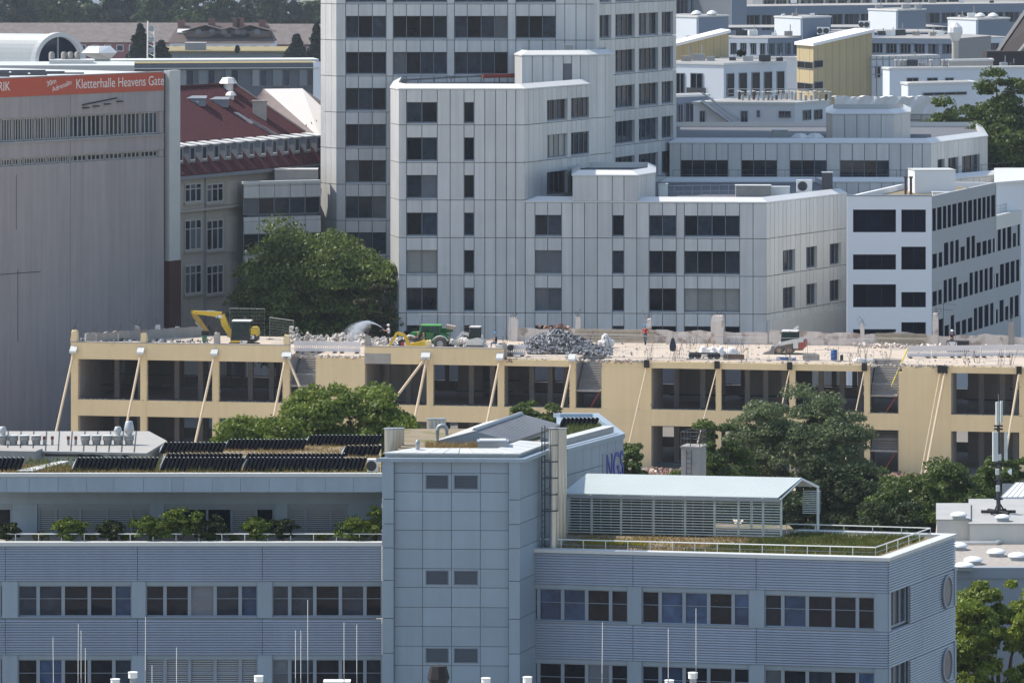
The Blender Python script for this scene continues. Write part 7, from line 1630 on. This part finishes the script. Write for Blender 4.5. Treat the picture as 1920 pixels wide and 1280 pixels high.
# white power pack carrying the seated worker
pp = thing('mini_dumper', 'small white tracked carrier at the broken roof edge under the seated worker', 'dumper', (*on_roof(936,2.2), ZS), fy.rz)
tracks(pp, 1.5, .8, .36, .24, 0, .5); mb = MB(); mb.box(-.3,.85,-.4,.4,.38,1.05); mb.build('engine_cover', m_mwht, pp, local=True, bevel=.06); mb = MB(); mb.lathe([(.2,-.5),(.28,-.45),(.2,.5)], (1.05,0,.8), 12, 'y'); mb.build('drum', m_mdk, pp, local=True); mb = MB(); mb.box(.0,.45,-.3,.3,1.051,1.12); mb.build('seat', m_black, pp, local=True)
for s_ in (-1,1): mb = MB(); mb.tube([(-.25,s_*.3,1.0), (-.5,s_*.3,1.45)], .03, 5); mb.build('lever', m_mdk, pp, local=True)
# ------------------------------------------------------------------ people
m_skin = M('skin', (.42,.24,.16), .6, .05, 3, 0)
m_cloth = {}
def cloth(n, c): return M('cloth_'+n, c, .85, .12, 4, 0)
def person(label, loc, rz, joints, shirt, trousers, helmet, vest=None, h=1.76):
    """joints: dict of named points (x, y, z) in metres, facing -y; body is one skinned surface."""
    J = dict(pel=(0,0,.95), belly=(0,0,1.1), chest=(0,0,1.32), neck=(0,0,1.48), head=(0,-.02,1.62), crown=(0,-.02,1.72),
             hipL=(.1,0,.92), hipR=(-.1,0,.92), kneeL=(.12,-.02,.5), kneeR=(-.12,-.02,.5), ankL=(.12,.02,.09), ankR=(-.12,.02,.09), toeL=(.13,-.16,.04), toeR=(-.13,-.16,.04),
             shL=(.2,0,1.42), shR=(-.2,0,1.42), elL=(.26,.02,1.13), elR=(-.26,.02,1.13), wrL=(.27,-.08,.88), wrR=(-.27,-.08,.88))
    J.update(joints); names = list(J); co = [Vector(J[k])*(h/1.76) for k in names]
    E = [('pel','belly'),('belly','chest'),('chest','neck'),('neck','head'),('head','crown'),('pel','hipL'),('pel','hipR'),('hipL','kneeL'),('hipR','kneeR'),('kneeL','ankL'),('kneeR','ankR'),('ankL','toeL'),('ankR','toeR'),('chest','shL'),('chest','shR'),('shL','elL'),('shR','elR'),('elL','wrL'),('elR','wrR')]
    rad = dict(pel=(.15,.115),belly=(.145,.11),chest=(.165,.12),neck=(.058,.058),head=(.085,.1),crown=(.07,.08),hipL=.09,hipR=.09,kneeL=.062,kneeR=.062,ankL=.045,ankR=.045,toeL=.035,toeR=.035,shL=.068,shR=.068,elL=.046,elR=.046,wrL=.032,wrR=.032)
    for S_ in 'LR':     # palm, four fingers and a thumb on the side of the palm
        w = Vector(J['wr'+S_]); d = (w-Vector(J['el'+S_])).normalized(); sx = d.cross(Vector((0,1,0))); sx = Vector((1,0,0)) if sx.length < .1 else sx.normalized(); cu = d.cross(sx)
        names.append('palm'+S_); co.append((w+d*.08)*(h/1.76)); E.append(('wr'+S_,'palm'+S_)); rad['palm'+S_] = (.036,.02)
        for i, (o_, l_) in enumerate(((-.03,.075),(-.01,.085),(.01,.08),(.03,.062))):
            a, b = 'f%d%s' % (i,S_), 'g%d%s' % (i,S_); names += [a,b]; p = w+d*.1+sx*o_; co += [p*(h/1.76), (p+d*l_*.7+cu*l_*.5)*(h/1.76)]; E += [('palm'+S_,a),(a,b)]; rad[a] = .009; rad[b] = .008
        names.append('t'+S_); co.append((w+d*.08-sx*.06+cu*.02)*(h/1.76)); E.append(('wr'+S_,'t'+S_)); rad['t'+S_] = .01
    me = bpy.data.meshes.new('body_cage'); me.from_pydata(co, [(names.index(a), names.index(b)) for a, b in E], [])
    tmp = bpy.data.objects.new('body_cage', me); COL.objects.link(tmp)
    sk_ = tmp.modifiers.new('skin', 'SKIN'); tmp.modifiers.new('sub', 'SUBSURF').render_levels = 1; tmp.modifiers['sub'].levels = 1
    for i, k in enumerate(names):
        r = rad[k]; me.skin_vertices[0].data[i].radius = r if isinstance(r, tuple) else (r, r); me.skin_vertices[0].data[i].use_root = (k == 'pel')
    bpy.context.view_layer.update(); ev = tmp.evaluated_get(bpy.context.evaluated_depsgraph_get()); bm_ = bpy.data.meshes.new_from_object(ev); bpy.data.objects.remove(tmp)
    for m in (m_skin, shirt, trousers, m_black): bm_.materials.append(m)
    kl = [np.array(c) for c in co]; reg = {}
    for i, k in enumerate(names): reg[i] = 0 if k in ('neck','head','crown','elL','elR','wrL','wrR','palmL','palmR') or k[0] in 'fgt' and k not in ('toeL','toeR') else (3 if k.startswith(('toe','ank')) else (2 if k in ('pel','hipL','hipR','kneeL','kneeR') else 1))
    arr = np.array(kl); elb = [Vector(J['el'+s_]) for s_ in 'LR']
    for p in bm_.polygons:
        c = np.array(p.center); i = int(np.argmin(((arr-c)**2).sum(1))); p.material_index = reg[i]; p.use_smooth = True
    t = thing('person', label, 'person', loc, rz); o = bpy.data.objects.new('body', bm_); COL.objects.link(o); o.parent = t
    hd = Vector(J['crown'])*(h/1.76)
    if helmet:
        mb = MB(); mb.lathe([(.155,0),(.125,.012),(.122,.06),(.1,.11),(.05,.14),(.01,.145)], (hd.x,hd.y,hd.z-.02), 16); mb.build('helmet', helmet, t, smooth=True, local=True)
        mb = MB(); mb.obox((hd.x,hd.y-.15,hd.z-.01), (.18,.09,.015), 0, 0, .15); mb.build('helmet_brim', helmet, t, local=True)
    hc = Vector(J['head'])*(h/1.76)
    for s_ in (-1,1): mb = MB(); mb.lathe([(.012,-.008),(.012,.008)], (hc.x+s_*.035,hc.y-.098,hc.z+.02), 8, 'y'); mb.build('eye', m_black, t, local=True); mb = MB(); mb.obox((hc.x+s_*.09,hc.y,hc.z), (.02,.04,.06)); mb.build('ear', m_skin, t, local=True, bevel=.006)
    mb = MB(); mb.obox((hc.x,hc.y-.105,hc.z-.015), (.025,.035,.05)); mb.build('nose', m_skin, t, local=True, bevel=.008); mb = MB(); mb.obox((hc.x,hc.y-.095,hc.z-.055), (.05,.012,.012)); mb.build('mouth', M('lip', (.28,.10,.09), .6, .03, 1, 0), t, local=True)
    return t
h_blue = M('helmet_blue', (.03,.24,.50), .4, .03, 1, 0); h_white = M('helmet_white', (.80,.80,.80), .4, .03, 1, 0)
jean = cloth('jeans', (.045,.07,.14)); dark_t = cloth('dark', (.025,.027,.035)); red_s = cloth('red', (.42,.025,.03)); wht_s = cloth('white', (.62,.62,.64)); navy_s = cloth('navy', (.03,.035,.06))
person('worker in white shirt and white helmet spraying water with a hose', (*on_roof(729,10.5), ZS+.12), R(-75), dict(elL=(.3,-.15,1.22), wrL=(.14,-.38,1.25), elR=(-.28,-.2,1.22), wrR=(-.08,-.48,1.3), kneeL=(.13,-.1,.5), ankL=(.14,-.08,.09), toeL=(.15,-.26,.04)), wht_s, dark_t, h_white)
person('worker in red shirt, jeans and blue helmet walking over the slab', (*on_roof(1210,15.3), ZS), R(-28), dict(kneeL=(.1,-.1,.5), ankL=(.1,-.1,.09), toeL=(.1,-.28,.04), kneeR=(-.1,.02,.5), ankR=(-.1,.16,.1), toeR=(-.1,.0,.04), elL=(.33,.05,1.15), wrL=(.36,-.08,.9), elR=(-.33,.05,1.15), wrR=(-.36,-.1,.9), head=(0,-.06,1.61), crown=(0,-.08,1.71)), red_s, jean, h_blue)
sit = dict(pel=(0,0,.55), belly=(0,-.03,.72), chest=(0,-.06,.95), neck=(0,-.07,1.11), head=(0,-.1,1.25), crown=(0,-.1,1.35), hipL=(.1,-.03,.53), hipR=(-.1,-.03,.53), kneeL=(.15,-.45,.52), kneeR=(-.15,-.45,.52), ankL=(.15,-.48,.09), ankR=(-.15,-.48,.09), toeL=(.16,-.66,.05), toeR=(-.16,-.66,.05), shL=(.2,-.06,1.05), shR=(-.2,-.06,1.05), elL=(.27,-.2,.82), elR=(-.27,-.2,.82), wrL=(.2,-.45,.82), wrR=(-.2,-.45,.82))
person('worker with blue helmet and dark shirt sitting on the small white carrier', (*(on_roof(931,2.6)), ZS+.62), fy.rz-R(80), sit, navy_s, jean, h_blue)
person('dark clothed operator sitting on the small yellow excavator', (*on_roof(786,4.0), ZS+.55), fy.rz-R(70), sit, dark_t, dark_t, None)
person('dark clothed operator beside the driver on the small yellow excavator', (*on_roof(796,5.2), ZS+.35), fy.rz-R(50), sit, dark_t, dark_t, None)
person('worker with white helmet and dark vest standing behind the crate', (*on_roof(1785,14.6), ZS), R(20), dict(elL=(.3,-.12,1.18), wrL=(.2,-.36,1.1), elR=(-.3,-.12,1.18), wrR=(-.2,-.36,1.1)), navy_s, dark_t, h_white)
# hose nozzle, water jet, drifting spray
hp_ = on_roof(729,10.5); hs = thing('water_hose', 'dark hose with nozzle held by the spraying worker', 'hose', (*hp_, ZS)); mb = MB()
H0 = Vector((hp_.x-.42,hp_.y-.02,ZS+1.5)); mb.tube([H0, H0+Vector((.3,0,-.22)), H0+Vector((.7,.3,-1.0)), H0+Vector((1.2,.6,-1.45)), H0+Vector((2.5,.8,-1.5))], .03, 6); mb.build('hose_line', m_black, hs); mb = MB(); mb.tube([H0, H0+Vector((-.25,0,.18))], [.035,.02], 8); mb.build('nozzle', m_galv, hs)
g = np.random.default_rng(5); n = 9000; tt = g.uniform(0,1,n)**.8; st_ = H0+Vector((-.25,0,.18))
px_ = st_.x-2.75*tt; pz_ = st_.z+1.9*tt-2.35*tt**2; py_ = st_.y+.3*tt; spread = .02+.42*tt**1.8
fall = np.where(tt > .55, np.abs(g.normal(size=n))*.75*(tt-.5)*2, 0)
pp_ = np.stack([px_+g.normal(size=n)*spread*.8, py_+g.normal(size=n)*spread, pz_+g.normal(size=n)*spread*.45-fall], 1); sz = g.uniform(.005,.014,n)
nm = 11000; mx_ = g.beta(1.5,2.2,nm); pm = np.stack([st_.x-1.0-2.4*mx_+g.normal(size=nm)*.15, st_.y+.2+g.normal(size=nm)*.35, st_.z+.55-.9*mx_**2-np.abs(g.normal(size=nm))*(.25+.7*mx_)], 1)
pp_ = np.concatenate([pp_, pm]); sz = np.concatenate([sz, g.uniform(.003,.008,nm)]); n = len(sz)
tetra = np.array([(1,1,1),(-1,-1,1),(-1,1,-1),(1,-1,-1)]); q = (pp_[:,None,:]+tetra[None]*sz[:,None,None]).reshape(-1,3); fc4 = np.array([(0,1,2),(0,3,1),(0,2,3),(1,3,2)]); fa4 = (np.arange(n)[:,None,None]*4+fc4[None]).reshape(-1,3)
me = bpy.data.meshes.new('water_spray'); me.from_pydata(q.tolist(), [], fa4.tolist()); me.materials.append(M('water_drops', (.85,.88,.92), .2, .02, 1, 0)); o = bpy.data.objects.new('water_spray', me); COL.objects.link(o); tag(o, 'arc of white water spray thrown by the worker with the hose', 'water spray', None, 'stuff')
# dark jacket hung on the fence
jk = thing('jacket', 'dark blue jacket hanging on the mesh fence', 'jacket', (*on_roof(1262,1.9), ZS+.75)); mb = MB(); f_ = Fac(on_roof(1255,1.75), on_roof(1269,1.75))
mb.add([f_.pos(.2,ZS+1.85,.05),f_.pos(.42,ZS+1.85,.05),f_.pos(.62,ZS+1.2,.14),f_.pos(.55,ZS+.75,.1),f_.pos(.32,ZS+.72,.16),f_.pos(.1,ZS+.75,.1),f_.pos(.02,ZS+1.2,.14)]+[f_.pos(.2,ZS+1.85,-.02),f_.pos(.42,ZS+1.85,-.02),f_.pos(.6,ZS+1.2,-.06),f_.pos(.53,ZS+.75,-.05),f_.pos(.32,ZS+.72,-.05),f_.pos(.12,ZS+.75,-.05),f_.pos(.04,ZS+1.2,-.06)], [tuple(range(7)), tuple(range(13,6,-1))]+[(i,(i+1)%7,7+(i+1)%7,7+i) for i in range(7)]); mb.build('cloth', navy_s, jk, smooth=True); mb = MB(); mb.tube([f_.pos(.31,ZS+1.84,.0), f_.pos(.31,ZS+2.0,.0)], .03, 5); mb.build('hook', m_dark, jk)
# upright rebar bundles along the front edge
for i, (x, w) in enumerate(((1260,.6), (1330,7), (1215,.8), (1275,3.5), (1395,.6), (1600,.7), (1620,1.5), (1665,1.5), (1815,1.3), (1830,3.0), (1876,1.5), (1895,1.4), (1480,2.0), (1110,14), (1140,11), (1385,9), (1300,12))):
    g = random.Random(i); t = thing('rebar_bundle', 'bundle of bent rusty rebar sticking up from the bare roof slab', 'rebar', (*on_roof(x,w), ZS), 0, 'rebar bundles on the demolition roof'); mb = MB()
    for k in range(6):
        p = Vector((g.uniform(-.35,.35), g.uniform(-.2,.2), -.02)); pts = [p]
        for s_ in range(3): p = p+Vector((g.uniform(-.18,.18), g.uniform(-.1,.1), g.uniform(.25,.55))); pts.append(p)
        mb.tube(pts, .015, 4)
    mb.build('rods', m_rust, t, local=True)
# ------------------------------------------------------------------ haze over the city
mb = MB(); mb.box(-1510,1510,-610,4210,-1,64)
m_hz = bpy.data.materials.new('haze_air'); m_hz.use_nodes = True; hn = m_hz.node_tree.nodes; hn.remove(hn['Principled BSDF'])
pv = hn.new('ShaderNodeVolumePrincipled'); pv.inputs['Color'].default_value = (.80,.88,1.0,1); pv.inputs['Density'].default_value = .00007; pv.inputs['Anisotropy'].default_value = .15
m_hz.node_tree.links.new(pv.outputs[0], hn['Material Output'].inputs['Volume'])
tag(mb.build('haze', m_hz), 'thin bluish summer haze over the roofs', 'haze', None, 'stuff')
